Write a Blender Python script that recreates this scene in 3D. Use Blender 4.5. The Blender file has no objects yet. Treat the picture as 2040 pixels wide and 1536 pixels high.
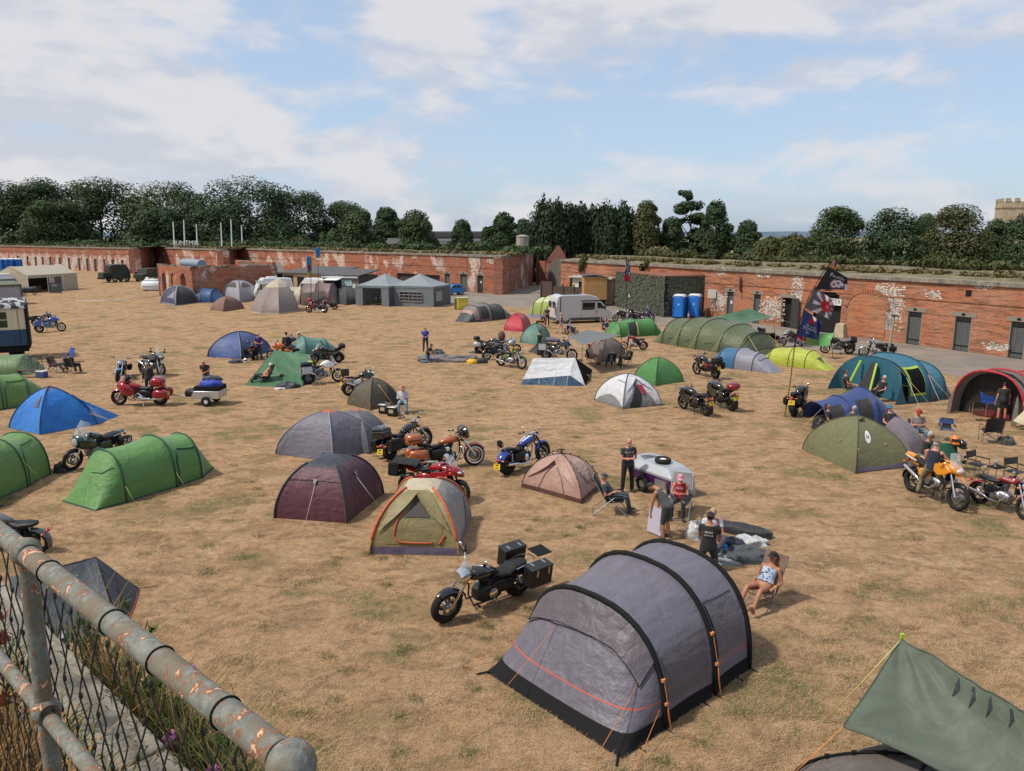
import bpy,bmesh,math,random
import numpy as np
from mathutils import Vector,Matrix,noise
V=Vector
PI=math.pi
R=math.radians
RND=random.Random(7)
NP=np.random.default_rng(11)
SC=bpy.context.scene
COL=SC.collection
# camera
F,CAM_H,PITCH=1530.0,8.0,R(11.1)
CP,SP=math.cos(PITCH),math.sin(PITCH)
cam=bpy.data.objects.new('camera',bpy.data.cameras.new('camera'))
COL.objects.link(cam)
cam.location=(0,0,CAM_H)
cam.rotation_euler=(R(90)-PITCH,0,0)
cam.data.sensor_width=36
cam.data.lens=36*F/2040
cam.data.clip_start,cam.data.clip_end=0.1,9000
SC.camera=cam
# light
SUN_EL,SUN_AZ=R(55),R(252)
sun=bpy.data.objects.new('sun',bpy.data.lights.new('sun','SUN'))
COL.objects.link(sun)
sdir=V((math.sin(SUN_AZ)*math.cos(SUN_EL),math.cos(SUN_AZ)*math.cos(SUN_EL),math.sin(SUN_EL)))
sun.rotation_euler=sdir.to_track_quat('Z','Y').to_euler()
sun.data.energy,sun.data.angle,sun.data.color=3.0,R(4),(1.0,0.93,0.83)
world=bpy.data.worlds.new('World')
SC.world=world
world.use_nodes=True
wn,wl=world.node_tree.nodes,world.node_tree.links
wn.clear()
def W(t,**k):
 n=wn.new(t)
 for a,b in k.items():
  setattr(n,a,b)
 return n
def wset(n,i,v):
 n.inputs[i].default_value=v
def wmath(op,a,b=None,c=None,clamp=False):
 n=W('ShaderNodeMath',operation=op,use_clamp=clamp)
 for i,x in enumerate((a,b,c)):
  if x is None:continue
  if isinstance(x,(int,float)):n.inputs[i].default_value=x
  else:wl.new(x,n.inputs[i])
 return n.outputs[0]
sky=W('ShaderNodeTexSky',sky_type='NISHITA',sun_disc=False,sun_elevation=SUN_EL,sun_rotation=SUN_AZ,altitude=20,air_density=1.0,dust_density=1.4,ozone_density=1.6)
tc=W('ShaderNodeTexCoord')
sep=W('ShaderNodeSeparateXYZ');wl.new(tc.outputs['Generated'],sep.inputs[0])
zc=wmath('MAXIMUM',sep.outputs[2],0.0)
mpz=W('ShaderNodeMapping');wl.new(tc.outputs['Generated'],mpz.inputs[0]);mpz.inputs['Scale'].default_value=(1,1,2.7)
def cloud_noise(off,scale,detail,rough,dist=0.0):
 mp=W('ShaderNodeMapping');wl.new(mpz.outputs[0],mp.inputs[0]);mp.inputs['Location'].default_value=off
 n=W('ShaderNodeTexNoise');wl.new(mp.outputs[0],n.inputs['Vector'])
 n.inputs['Scale'].default_value,n.inputs['Detail'].default_value,n.inputs['Roughness'].default_value,n.inputs['Distortion'].default_value=scale,detail,rough,dist
 return n.outputs['Fac']
big=cloud_noise((3.1,1.7,.4),1.9,3,.5)
fin=cloud_noise((7.3,4.1,2),6.0,10,.54,.2)
fup=cloud_noise((7.3,4.1,2.16),6.0,5,.54,.2)
dens=wmath('ADD',wmath('MULTIPLY',big,0.85),wmath('MULTIPLY',fin,1.05))
side=wmath('MULTIPLY',sep.outputs[0],-0.17)
low=wmath('MULTIPLY',wmath('SUBTRACT',0.22,sep.outputs[2],clamp=True),-0.35)
dens=wmath('ADD',wmath('ADD',dens,side),low)
ramp=W('ShaderNodeMapRange',interpolation_type='SMOOTHSTEP');wl.new(dens,ramp.inputs[0])
for i,v in((1,.79),(2,1.02),(3,0),(4,.93)):ramp.inputs[i].default_value=v
shade=W('ShaderNodeMapRange',interpolation_type='SMOOTHSTEP');wl.new(wmath('SUBTRACT',fin,fup),shade.inputs[0])
for i,v in((1,-.10),(2,.10),(3,0),(4,1)):shade.inputs[i].default_value=v
ccol=W('ShaderNodeMix',data_type='RGBA');wl.new(shade.outputs[0],ccol.inputs[0])
ccol.inputs[6].default_value=(2.95,3.1,3.5,1);ccol.inputs[7].default_value=(3.75,3.7,3.85,1)
tint=W('ShaderNodeMix',data_type='RGBA',blend_type='MULTIPLY');tint.inputs[0].default_value=1
wl.new(sky.outputs[0],tint.inputs[6]);tint.inputs[7].default_value=(0.95,0.98,1.05,1)
veil=W('ShaderNodeMix',data_type='RGBA');veil.inputs[0].default_value=.66
wl.new(tint.outputs[2],veil.inputs[6]);veil.inputs[7].default_value=(2.2,2.75,3.5,1)
mix=W('ShaderNodeMix',data_type='RGBA');wl.new(ramp.outputs[0],mix.inputs[0])
wl.new(veil.outputs[2],mix.inputs[6]);wl.new(ccol.outputs[2],mix.inputs[7])
bg=W('ShaderNodeBackground');wl.new(mix.outputs[2],bg.inputs[0]);bg.inputs[1].default_value=0.15
wo=W('ShaderNodeOutputWorld');wl.new(bg.outputs[0],wo.inputs[0])
vs=SC.view_settings
SC.display_settings.display_device='sRGB'
vs.view_transform,vs.look,vs.exposure,vs.gamma,vs.use_curve_mapping='Standard','None',0.42,1.0,False
SC.cycles.max_bounces,SC.cycles.diffuse_bounces,SC.cycles.glossy_bounces,SC.cycles.transparent_max_bounces=6,2,2,12
SC.cycles.transmission_bounces=3
SC.cycles.caustics_reflective=SC.cycles.caustics_refractive=False
# helpers: from a row and column of the photograph to metres on the field
def ray(u,v):
 x,y=(u-1020)/F,(768-v)/F
 return V((x,CP+y*SP,-SP+y*CP))
def G(u,v,z=0.0):
 d=ray(u,v);t=(z-CAM_H)/d.z
 return V((d.x*t,d.y*t,z))
def AT(u,v,Y):
 d=ray(u,v);t=Y/d.y
 return V((d.x*t,Y,CAM_H+d.z*t))
def TOP(P,v):
 """height of row v above the ground point P"""
 d=ray(1020,v)
 return CAM_H+P.y*d.z/d.y
def ang(a,b):
 return math.atan2(b.y-a.y,b.x-a.x)
def lerp(a,b,t):
 return a+(b-a)*t
 # materials
MATS={}
def mat(name,col,rough=.55,metal=0.0,var=.0,vscale=3.0,bump=0.0,bscale=40.0,alpha=1.0,coat=0.0,trans=0.0,spec=None,stretch=None,dirt=None):
 if name in MATS:return MATS[name]
 m=bpy.data.materials.new(name);m.use_nodes=True
 nt=m.node_tree;N,L=nt.nodes,nt.links
 b=N['Principled BSDF']
 c4=(col[0],col[1],col[2],1)
 b.inputs['Base Color'].default_value=c4
 b.inputs['Roughness'].default_value=rough
 b.inputs['Metallic'].default_value=metal
 if spec is not None:b.inputs['Specular IOR Level'].default_value=spec
 if coat:b.inputs['Coat Weight'].default_value=coat;b.inputs['Coat Roughness'].default_value=.08
 if trans:b.inputs['Transmission Weight'].default_value=trans
 if alpha<1:b.inputs['Alpha'].default_value=alpha
 if var or bump:
  t=N.new('ShaderNodeTexCoord');src=t.outputs['Object']
  if stretch:
   mp=N.new('ShaderNodeMapping');mp.inputs['Scale'].default_value=stretch
   L.new(src,mp.inputs[0]);src=mp.outputs[0]
 if var:
  n=N.new('ShaderNodeTexNoise');n.inputs['Scale'].default_value=vscale;n.inputs['Detail'].default_value=5
  L.new(src,n.inputs['Vector'])
  mr=N.new('ShaderNodeMapRange');L.new(n.outputs['Fac'],mr.inputs[0])
  mr.inputs[1].default_value,mr.inputs[2].default_value,mr.inputs[3].default_value,mr.inputs[4].default_value=.3,.7,1-var,1+var
  mx=N.new('ShaderNodeMix');mx.data_type='RGBA';mx.blend_type='MULTIPLY';mx.inputs[0].default_value=1
  mx.inputs[6].default_value=c4;L.new(mr.outputs[0],mx.inputs[7])
  out=mx.outputs[2]
  if dirt:
   n2=N.new('ShaderNodeTexNoise');n2 .inputs['Scale'].default_value=vscale*2.3;n2 .inputs['Detail'].default_value=8
   L.new(src,n2 .inputs['Vector'])
   m2=N.new('ShaderNodeMapRange');L.new(n2 .outputs['Fac'],m2 .inputs[0]);m2 .inputs[1].default_value,m2 .inputs[2].default_value=.52,.66
   m2 .inputs[4].default_value=.8
   mx2=N.new('ShaderNodeMix');mx2 .data_type='RGBA';L.new(m2 .outputs[0],mx2 .inputs[0]);L.new(out,mx2 .inputs[6]);mx2 .inputs[7].default_value=(*dirt,1)
   out=mx2 .outputs[2]
  L.new(out,b.inputs['Base Color'])
 if bump:
  n=N.new('ShaderNodeTexNoise');n.inputs['Scale'].default_value=bscale;n.inputs['Detail'].default_value=6
  L.new(src,n.inputs['Vector'])
  bp=N.new('ShaderNodeBump');bp.inputs['Strength'].default_value=bump;bp.inputs['Distance'].default_value=.02
  L.new(n.outputs['Fac'],bp.inputs['Height']);L.new(bp.outputs[0],b.inputs['Normal'])
 MATS[name]=m
 return m
def fab(name,col,rough=.55,k=.46,seams=0.0):
 """thin tent cloth: creases that run in long pulled folds, a little light coming through"""
 if name in MATS:return MATS[name]
 m=bpy.data.materials.new(name);m.use_nodes=True
 nt=m.node_tree;N,L=nt.nodes,nt.links
 b=N['Principled BSDF']
 b.inputs['Roughness'].default_value=rough
 b.inputs['Sheen Weight'].default_value=.15
 t=N.new('ShaderNodeTexCoord')
 def nz(scale,st,det=4,rot=(0,0,0),dist=0.0):
  mp=N.new('ShaderNodeMapping');mp.inputs['Scale'].default_value=st;mp.inputs['Rotation'].default_value=rot
  L.new(t.outputs['Object'],mp.inputs[0])
  n=N.new('ShaderNodeTexNoise');n.inputs['Scale'].default_value=scale;n.inputs['Detail'].default_value=det;n.inputs['Distortion'].default_value=dist
  L.new(mp.outputs[0],n.inputs['Vector']);return n.outputs['Fac']
 a,c,e=nz(2.2,(1,1,.22),5,(.25,.4,.5),.6),nz(5.5,(.25,1,1),4,(.6,.2,.9),.4),nz(28,(1,1,1),3)
 def mth(op,x,y):
  n=N.new('ShaderNodeMath');n.operation=op
  for i,q in enumerate((x,y)):
   if isinstance(q,float):n.inputs[i].default_value=q
   else:L.new(q,n.inputs[i])
  return n.outputs[0]
 g1=nz(9,(1,.16,1),3,(.9,.2,.4),.5)
 h=mth('ADD',mth('ADD',a,mth('MULTIPLY',c,.4)),mth('ADD',mth('MULTIPLY',e,.035),mth('MULTIPLY',g1,.16)))
 bp=N.new('ShaderNodeBump');bp.inputs['Strength'].default_value=k;bp.inputs['Distance'].default_value=.15
 L.new(h,bp.inputs['Height']);L.new(bp.outputs[0],b.inputs['Normal'])
 mr=N.new('ShaderNodeMapRange');L.new(c,mr.inputs[0])
 for i,q in((1,.3),(2,.7),(3,.88),(4,1.12)):mr.inputs[i].default_value=q
 mx=N.new('ShaderNodeMix');mx.data_type='RGBA';mx.blend_type='MULTIPLY';mx.inputs[0].default_value=1
 mx.inputs[6].default_value=(*col,1);L.new(mr.outputs[0],mx.inputs[7])
 L.new(mx.outputs[2],b.inputs['Base Color'])
 tr=N.new('ShaderNodeBsdfTranslucent');L.new(mx.outputs[2],tr.inputs[0]);L.new(bp.outputs[0],tr.inputs['Normal'])
 ms=N.new('ShaderNodeMixShader');ms.inputs[0].default_value=.12
 L.new(b.outputs[0],ms.inputs[1]);L.new(tr.outputs[0],ms.inputs[2])
 L.new(ms.outputs[0],N['Material Output'].inputs[0])
 MATS[name]=m
 return m
 # mesh building
def frame(d,ref=None):
 d=d.normalized()
 r=ref if ref is not None and abs(d.dot(ref.normalized()))<.97 else(V((0,0,1))if abs(d.z)<.9 else V((1,0,0)))
 a=r.cross(d).normalized()
 return a,d.cross(a).normalized()
class MB:
 def __init__(s):
  s.v,s.f,s.mi,s.M=[],[],[],None
 def add(s,vs,fs,mi=0):
  o=len(s.v)
  s.v+=[s.M@V(p)for p in vs]if s.M is not None else[tuple(p)for p in vs]
  for f in fs:
   s.f.append([i+o for i in f]);s.mi.append(mi)
  return s
 def box(s,c,sz,rot=None,mi=0,tx=1.0,ty=1.0):
  x,y,z=sz[0]/2,sz[1]/2,sz[2]/2
  P=[V((a*x*(tx if d>0 else 1),b*y*(ty if d>0 else 1),d*z))for d in(-1,1)for a,b in((-1,-1),(1,-1),(1,1),(-1,1))]
  if rot is not None:P=[rot@p for p in P]
  P=[p+V(c)for p in P]
  return s.add(P,[(3,2,1,0),(4,5,6,7),(0,1,5,4),(1,2,6,5),(2,3,7,6),(3,0,4,7)],mi)
 def rings(s,rs,closed=True,cap=True,mi=0):
  n=len(rs[0]);vs=[p for r in rs for p in r];fs=[]
  for i in range(len(rs)-1):
   for j in range(n if closed else n-1):
    k=(j+1)%n
    fs.append((i*n+j,i*n+k,(i+1)*n+k,(i+1)*n+j))
  if cap:
   fs.append(tuple(range(n))[::-1]);fs.append(tuple((len(rs)-1)*n+j for j in range(n)))
  return s.add(vs,fs,mi)
 def tube(s,pts,r,n=8,cap=True,mi=0,ref=None,sq=None):
  pts=[V(p)for p in pts];rs=[]
  a=None
  for i,p in enumerate(pts):
   d=(pts[min(i+1,len(pts)-1)]-pts[max(i-1,0)])
   if d.length<1e-9:d=V((0,0,1))
   d.normalize()
   if a is None:a,b=frame(d,ref)
   else:
    a=(a-d*a.dot(d))
    a=a.normalized()if a.length>1e-6 else frame(d)[0]
    b=d.cross(a)
   q=r[i]if isinstance(r,(list,tuple))else r
   qa,qb=q if isinstance(q,(list,tuple))else(q,q)
   rs.append([p+a*(qa*math.cos(2*PI*k/n))+b*(qb*math.sin(2*PI*k/n))for k in range(n)])
  return s.rings(rs,True,cap,mi)
 def cyl(s,a,b,r,n=12,r2=None,mi=0):
  return s.tube([a,b],[r,r if r2 is None else r2],n,True,mi)
 def ball(s,c,r,nu=12,nv=8,mi=0,rot=None):
  if not isinstance(r,(tuple,list,Vector)):r=(r,r,r)
  rs=[]
  for i in range(nv+1):
   t=PI*min(max(i/nv,.012),.988);z=-math.cos(t);q=math.sin(t)
   ring=[V((r[0]*q*math.cos(2*PI*j/nu),r[1]*q*math.sin(2*PI*j/nu),r[2]*z))for j in range(nu)]
   rs.append([(rot@p if rot is not None else p)+V(c)for p in ring])
  return s.rings(rs,True,True,mi)
 def loft(s,secs,n=14,cap=True,mi=0,axis='x'):
  """secs: (x, z, half width, half height, power, y) superellipse sections along local x"""
  rs=[]
  for q in secs:
   x,z,w,h=q[:4];p=q[4]if len(q)>4 else 2.6;y0=q[5]if len(q)>5 else 0
   ring=[]
   for k in range(n):
    t=2*PI*(k+.5)/n;c,sn=math.cos(t),math.sin(t)
    ring.append(V((x,y0+w*math.copysign(abs(c)**(2/p),c),z+h*math.copysign(abs(sn)**(2/p),sn))))
   rs.append(ring)
  return s.rings(rs,True,cap,mi)
 def torus(s,c,ax,R0,r,N=28,n=8,mi=0,w=None,a0=0,a1=2*PI):
  ax=V(ax).normalized();e1,e2=frame(ax);rs=[];full=abs(a1-a0-2*PI)<1e-6
  w=r if w is None else w
  for i in range(N if full else N+1):
   t=a0+(a1-a0)*i/N;d=e1*math.cos(t)+e2*math.sin(t)
   rs.append([V(c)+d*(R0+r*math.cos(2*PI*k/n))+ax*(w*math.sin(2*PI*k/n))for k in range(n)])
  if full:rs.append(rs[0])
  return s.rings(rs,True,not full,mi)
 def lathe(s,prof,n=16,c=(0,0,0),ax=(0,0,1),mi=0,cap=True):
  ax=V(ax).normalized();e1,e2=frame(ax)
  rs=[[V(c)+ax*z+(e1*math.cos(2*PI*k/n)+e2*math.sin(2*PI*k/n))*max(r,.0005)for k in range(n)]for r,z in prof]
  return s.rings(rs,True,cap,mi)
 def grid(s,fn,nu,nv,mi=0,inside=None,mfn=None):
  vs=[fn(i/nu,j/nv)for j in range(nv+1)for i in range(nu+1)]
  o=len(s.v)
  s.v+=[tuple(s.M@V(p))for p in vs]if s.M is not None else[tuple(p)for p in vs]
  for j in range(nv):
   for i in range(nu):
    u,v=(i+.5)/nu,(j+.5)/nv
    if inside and not inside(u,v):continue
    a=o+j*(nu+1)+i
    s.f.append([a,a+1,a+nu+2,a+nu+1]);s.mi.append(mfn(u,v)if mfn else mi)
  return s
 def prism(s,poly,y0,y1,mi=0):
  """poly: (x, z) outline, extruded along y"""
  n=len(poly)
  vs=[V((x,y0,z))for x,z in poly]+[V((x,y1,z))for x,z in poly]
  fs=[tuple(range(n)),tuple(range(2*n-1,n-1,-1))]+[(i,i+n,(i+1)%n+n,(i+1)%n)for i in range(n)]
  return s.add(vs,fs,mi)
 def mesh(s,name,smooth=40):
  me=bpy.data.meshes.new(name)
  me.from_pydata([tuple(p)for p in s.v],[],s.f)
  if any(s.mi):me.polygons.foreach_set('material_index',s.mi)
  if smooth:
   me.polygons.foreach_set('use_smooth',[True]*len(s.f))
   if smooth<180:me.set_sharp_from_angle(angle=R(smooth))
  me.update()
  return me
def ob(name,mb,mats,parent=None,smooth=40,bev=0,loc=None,rot=None,**props):
 me=mb.mesh(name,smooth)if isinstance(mb,MB)else mb
 if not isinstance(mats,(list,tuple)):mats=[mats]
 if not me.materials:
  for m in mats:me.materials.append(m)
 o=bpy.data.objects.new(name,me);COL.objects.link(o)
 if parent is not None:o.parent=parent
 if loc is not None:o.location=loc
 if rot is not None:o.rotation_euler=rot
 if bev:
  b=o.modifiers.new('bevel','BEVEL');b.width,b.segments,b.limit_method,b.angle_limit=bev,2,'ANGLE',R(40)
 for k,q in props.items():o[k]=q
 return o
def thing(name,label,cat,loc=(0,0,0),rz=0.0,group=None,lean=0.0):
 o=bpy.data.objects.new(name,None);COL.objects.link(o)
 o.empty_display_size=.2
 o.location=loc;o.rotation_euler=(lean,0,rz)
 o['label']=label;o['category']=cat
 if group:o['group']=group
 return o
def zbands(mb,zs):
 """cut a mesh level by level; returns one MB per band from the ground up"""
 bm=bmesh.new();V_=[bm.verts.new(p)for p in mb.v]
 for f,k in zip(mb.f,mb.mi):
  try:q=bm.faces.new([V_[i]for i in f]);q.material_index=k
  except ValueError:pass
 for z in zs:bmesh.ops.bisect_plane(bm,geom=bm.verts[:]+bm.edges[:]+bm.faces[:],plane_co=(0,0,z),plane_no=(0,0,1))
 bm.normal_update();out=[MB()for _ in range(len(zs)+1)]
 for f in bm.faces:
  z=f.calc_center_median().z;k=sum(z>q for q in zs)
  o=out[k];o.add([v.co+v.normal*0 for v in f.verts],[tuple(range(len(f.verts)))],f.material_index)
 bm.free();res=[]
 for o in out:
  ix,vs,fs={},[],[]
  for f in o.f:
   g=[]
   for i in f:
    key=tuple(round(c,5)for c in o.v[i])
    if key not in ix:ix[key]=len(vs);vs.append(o.v[i])
    g.append(ix[key])
   fs.append(g)
  o.v,o.f=vs,fs;res.append(o)
 return res
def tag(o,label,cat,group=None):
 o['label']=label;o['category']=cat
 if group:o['group']=group
 return o
def struct(name,mb,m,**k):
 o=ob(name,mb,m,**k);o['kind']='structure';return o
def np_mesh(name,verts,quads,mtl,tri=False):
 """verts (n,3), faces all of one size"""
 k=3 if tri else 4
 me=bpy.data.meshes.new(name)
 nf=len(quads)
 me.vertices.add(len(verts));me.vertices.foreach_set('co',verts.astype(np.float32).ravel())
 me.loops.add(nf*k);me.loops.foreach_set('vertex_index',quads.astype(np.int32).ravel())
 me.polygons.add(nf);me.polygons.foreach_set('loop_start',np.arange(0,nf*k,k,dtype=np.int32))
 me.polygons.foreach_set('use_smooth',np.zeros(nf,dtype=bool))
 me.update(calc_edges=True)
 me.materials.append(mtl)
 return me
_text_cache={}
def text_geo(s,size=1.0,res=2):
 """flat lettering as (verts, faces), centred on the origin in x/y"""
 k=(s,res)
 if k not in _text_cache:
  cu=bpy.data.curves.new('t','FONT');cu.body=s;cu.align_x,cu.align_y='CENTER','CENTER';cu.resolution_u=res
  o=bpy.data.objects.new('t',cu);COL.objects.link(o)
  me=o.evaluated_get(bpy.context.evaluated_depsgraph_get()).to_mesh()
  _text_cache[k]=([v.co.copy()for v in me.vertices],[tuple(p.vertices)for p in me.polygons])
  bpy.data.objects.remove(o);bpy.data.curves.remove(cu)
 vs,fs=_text_cache[k]
 return[v*size for v in vs],fs
def put_text(mb,s,size,fn,mi=0):
 """lettering laid on a surface: fn(x, y) -> point"""
 vs,fs=text_geo(s,size)
 return mb.add([fn(v.x,v.y)for v in vs],fs,mi)
BLACK=mat('black_plastic',(.012,.012,.013),.4,spec=.3)
BLACKM=mat('black_matt',(.013,.013,.014),.85,spec=.15)
STEEL=mat('steel',(.42,.42,.43),.32,.9)
CHROME=mat('chrome',(.75,.75,.76),.10,1.0)
ALU=mat('aluminium',(.55,.56,.57),.38,.85)
RUBBER=mat('rubber',(.02,.0195,.019),.85,spec=.2,var=.25,vscale=30)
WHITE=mat('white_paint',(.74,.74,.72),.45,var=.05,vscale=2)
GLASS=mat('dark_glass',(.015,.018,.02),.06,spec=.8)
ROPE=mat('guy_rope_yellow',(.50,.44,.16),.7)
ROPEO=mat('guy_rope_orange',(.62,.22,.06),.7)
ROPEW=mat('guy_rope_white',(.6,.58,.52),.7)
# setting: ground, walls, terrain, trees
def node_mat(name):
 m=bpy.data.materials.new(name);m.use_nodes=True
 nt=m.node_tree
 return m,nt.nodes,nt.links,nt.nodes['Principled BSDF']
class NT:
 """tiny node-writing helper"""
 def __init__(s,nt):s.N,s.L=nt.nodes,nt.links
 def lk(s,x,inp):
  if isinstance(x,(int,float)):inp.default_value=x
  elif isinstance(x,tuple):inp.default_value=(*x,1)if len(x)==3 and inp.type=='RGBA' else x
  else:s.L.new(x,inp)
 def coord(s,kind='Object',scale=None,rot=None,loc=None):
  t=s.N.new('ShaderNodeTexCoord').outputs[kind]
  if scale or rot or loc:
   mp=s.N.new('ShaderNodeMapping');s.L.new(t,mp.inputs[0])
   if scale:mp.inputs['Scale'].default_value=scale
   if rot:mp.inputs['Rotation'].default_value=rot
   if loc:mp.inputs['Location'].default_value=loc
   t=mp.outputs[0]
  return t
 def noise(s,vec,scale,det=4,rough=.5,dist=0.0):
  n=s.N.new('ShaderNodeTexNoise');s.L.new(vec,n.inputs['Vector'])
  n.inputs['Scale'].default_value,n.inputs['Detail'].default_value,n.inputs['Roughness'].default_value,n.inputs['Distortion'].default_value=scale,det,rough,dist
  return n.outputs['Fac']
 def rng(s,x,a,b,c=0.0,d=1.0,smooth=True):
  n=s.N.new('ShaderNodeMapRange');s.lk(x,n.inputs[0])
  if smooth:n.interpolation_type='SMOOTHSTEP'
  for i,q in enumerate((a,b,c,d)):s.lk(q,n.inputs[i+1])
  return n.outputs[0]
 def mix(s,f,a,b,mode='MIX'):
  n=s.N.new('ShaderNodeMix');n.data_type='RGBA';n.blend_type=mode
  s.lk(f,n.inputs[0]);s.lk(a,n.inputs[6]);s.lk(b,n.inputs[7]);return n.outputs[2]
 def m(s,op,a,b=0.0,clamp=False):
  n=s.N.new('ShaderNodeMath');n.operation=op;n.use_clamp=clamp
  s.lk(a,n.inputs[0]);s.lk(b,n.inputs[1]);return n.outputs[0]
 def bump(s,h,strength,dist,target):
  n=s.N.new('ShaderNodeBump');n.inputs['Strength'].default_value,n.inputs['Distance'].default_value=strength,dist
  s.L.new(h,n.inputs['Height']);s.L.new(n.outputs[0],target.inputs['Normal'])
  # dry trampled grass
m,N,L,B=node_mat('dry_grass');T=NT(m.node_tree)
c=T.coord()
n1,n2,n3,n4=T.noise(c,.09,4,.55),T.noise(c,.7,5,.6),T.noise(c,5,5,.65,.5),T.noise(c,34,4,.7,.8)
n5=T.noise(T.coord(loc=(31,7,0)),.33,6,.62)
n6=T.noise(T.coord(scale=(1,3.2,1),rot=(0,0,.5)),42,4,.75,.8)
base=T.mix(T.rng(n2,.3,.7),(.455,.285,.160),(.525,.355,.215))
base=T.mix(T.rng(n1,.38,.62),base,(.51,.33,.19))
fine=T.m('ADD',T.m('MULTIPLY',n3,.5),T.m('MULTIPLY',n4,.8))
mo=T.noise(T.coord(scale=(1,1.6,1),loc=(5,9,0)),1.15,6,.68,.8)
base=T.mix(T.rng(mo,.45,.64,0,.70),base,(.215,.145,.082));base=T.mix(T.rng(mo,.46,.28,0,.5),base,(.56,.42,.26))
base=T.mix(T.rng(fine,.45,.85,.0,1.0),T.mix(1.0,base,(.42,.38,.33),'MULTIPLY'),base)
base=T.mix(T.rng(n6,.52,.75,0,.5),base,(.60,.47,.31))
green=T.m('MULTIPLY',T.rng(n5,.54,.64),T.rng(n3,.36,.60))
base=T.mix(T.m('MULTIPLY',green,.85),base,(.10,.105,.038))
bare=T.m('MULTIPLY',T.rng(T.noise(T.coord(loc=(3,55,0)),.45,5,.6),.62,.72),T.rng(n3,.38,.6))
ol=T.m('MULTIPLY',T.rng(T.noise(T.coord(loc=(8,3,0)),.55,6,.65,.6),.50,.66),T.rng(n4,.30,.62))
base=T.mix(T.m('MULTIPLY',ol,.62),base,(.165,.135,.062))
base=T.mix(T.m('MULTIPLY',bare,.7),base,(.17,.125,.085))
L.new(base,B.inputs['Base Color']);B.inputs['Roughness'].default_value=1.0;B.inputs['Specular IOR Level'].default_value=.1
T.bump(T.m('ADD',T.m('MULTIPLY',n4,.6),T.m('MULTIPLY',n6,.6)),.8,.035,B)
DRY=m
# distant farmland
m,N,L,B=node_mat('farmland');T=NT(m.node_tree)
c=T.coord(scale=(1,3,1))
b1=T.mix(T.rng(T.noise(c,.006,3),.42,.58),(.30,.225,.12),(.10,.115,.045))
L.new(b1,B.inputs['Base Color']);B.inputs['Roughness'].default_value=1.0
FARM=m
# worn tarmac and dust
m,N,L,B=node_mat('worn_track');T=NT(m.node_tree)
c=T.coord()
t1=T.mix(T.rng(T.noise(c,.35,6,.6),.35,.65),(.245,.205,.165),(.17,.15,.13))
t1=T.mix(T.rng(T.noise(T.coord(scale=(.3,1,1),rot=(0,0,-1.08)),1.2,5,.6),.5,.72),t1,(.30,.235,.16))
t1=T.mix(T.rng(T.noise(c,14,5,.7),.4,.7,0,.5),t1,(.11,.095,.08))
L.new(t1,B.inputs['Base Color']);B.inputs['Roughness'].default_value=.95;T.bump(T.noise(c,22,5,.7),.5,.03,B)
TRACK=m
mb=MB();S=7000
mb.add([(-S,-60,-.05),(S,-60,-.05),(S,S,-.05),(-S,S,-.05)],[(0,1,2,3)])
struct('farmland',mb,FARM)
WL=[V((-175,233.7,0)),V((-79,163,0)),V((-81.7,178,0)),V((-56,151,0)),V((-57,162,0)),V((-1.3,105,0)),V((3.4,127,0))]
WR0,WR1=V((6.4,101.5,0)),V((33.4,49.6,0))
WR2=WR1+(WR1-WR0)*.72
mb=MB()
mb.add([(-190,2,0),(46,2,0),(60,20,0),tuple(WR2),tuple(WR0),(12,140,0),(3.4,140,0),tuple(WL[5]),tuple(WL[4]),tuple(WL[3]),tuple(WL[2]),tuple(WL[1]),tuple(WL[0]),(-190,233,0)],[tuple(range(14))])
struct('grass_field',mb,DRY)
near=[G(2200,800),G(2040,770),G(1900,748),G(1780,722),G(1660,700),G(1560,690),G(1440,668),G(1330,650),G(1230,640),G(1130,622),G(1060,615),G(960,608),G(880,604),G(800,602),G(700,600),G(640,596)]
far=[WR2,lerp(WR1,WR2,.2),lerp(WR0,WR1,.88),lerp(WR0,WR1,.76),lerp(WR0,WR1,.62),lerp(WR0,WR1,.5),lerp(WR0,WR1,.36),lerp(WR0,WR1,.2),lerp(WR0,WR1,.08),V((6.0,102.4,0)),V((4.2,103.4,0)),V((1.5,104.2,0)),WL[5]+V((-.2,-.4,0)),lerp(WL[5],WL[4],.12),lerp(WL[5],WL[4],.25),lerp(WL[5],WL[4],.36)]
mb=MB();A,Bp=[],[]
for i in range(len(near)-1):
 for k in range(12):
  f=k/12
  p=lerp(near[i],near[i+1],f);q=lerp(far[i],far[i+1],f)
  j=noise.noise(V((p.x*.5,p.y*.5,3)))*1.0+noise.noise(V((p.x*2.2,p.y*2.2,9)))*.5
  d=(p-q).normalized();p=p+d*j
  A.append((p.x,p.y,.004));Bp.append((q.x,q.y,.004))
mb.rings([A,Bp],False,False)
struct('track',mb,TRACK)
mb=MB();mb.add([(-1.2,104.6,.008),(6.3,101.8,.008),(9.5,138,.008),(3.0,138,.008)],[(0,1,2,3)]);struct('gap_path',mb,TRACK)
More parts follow.
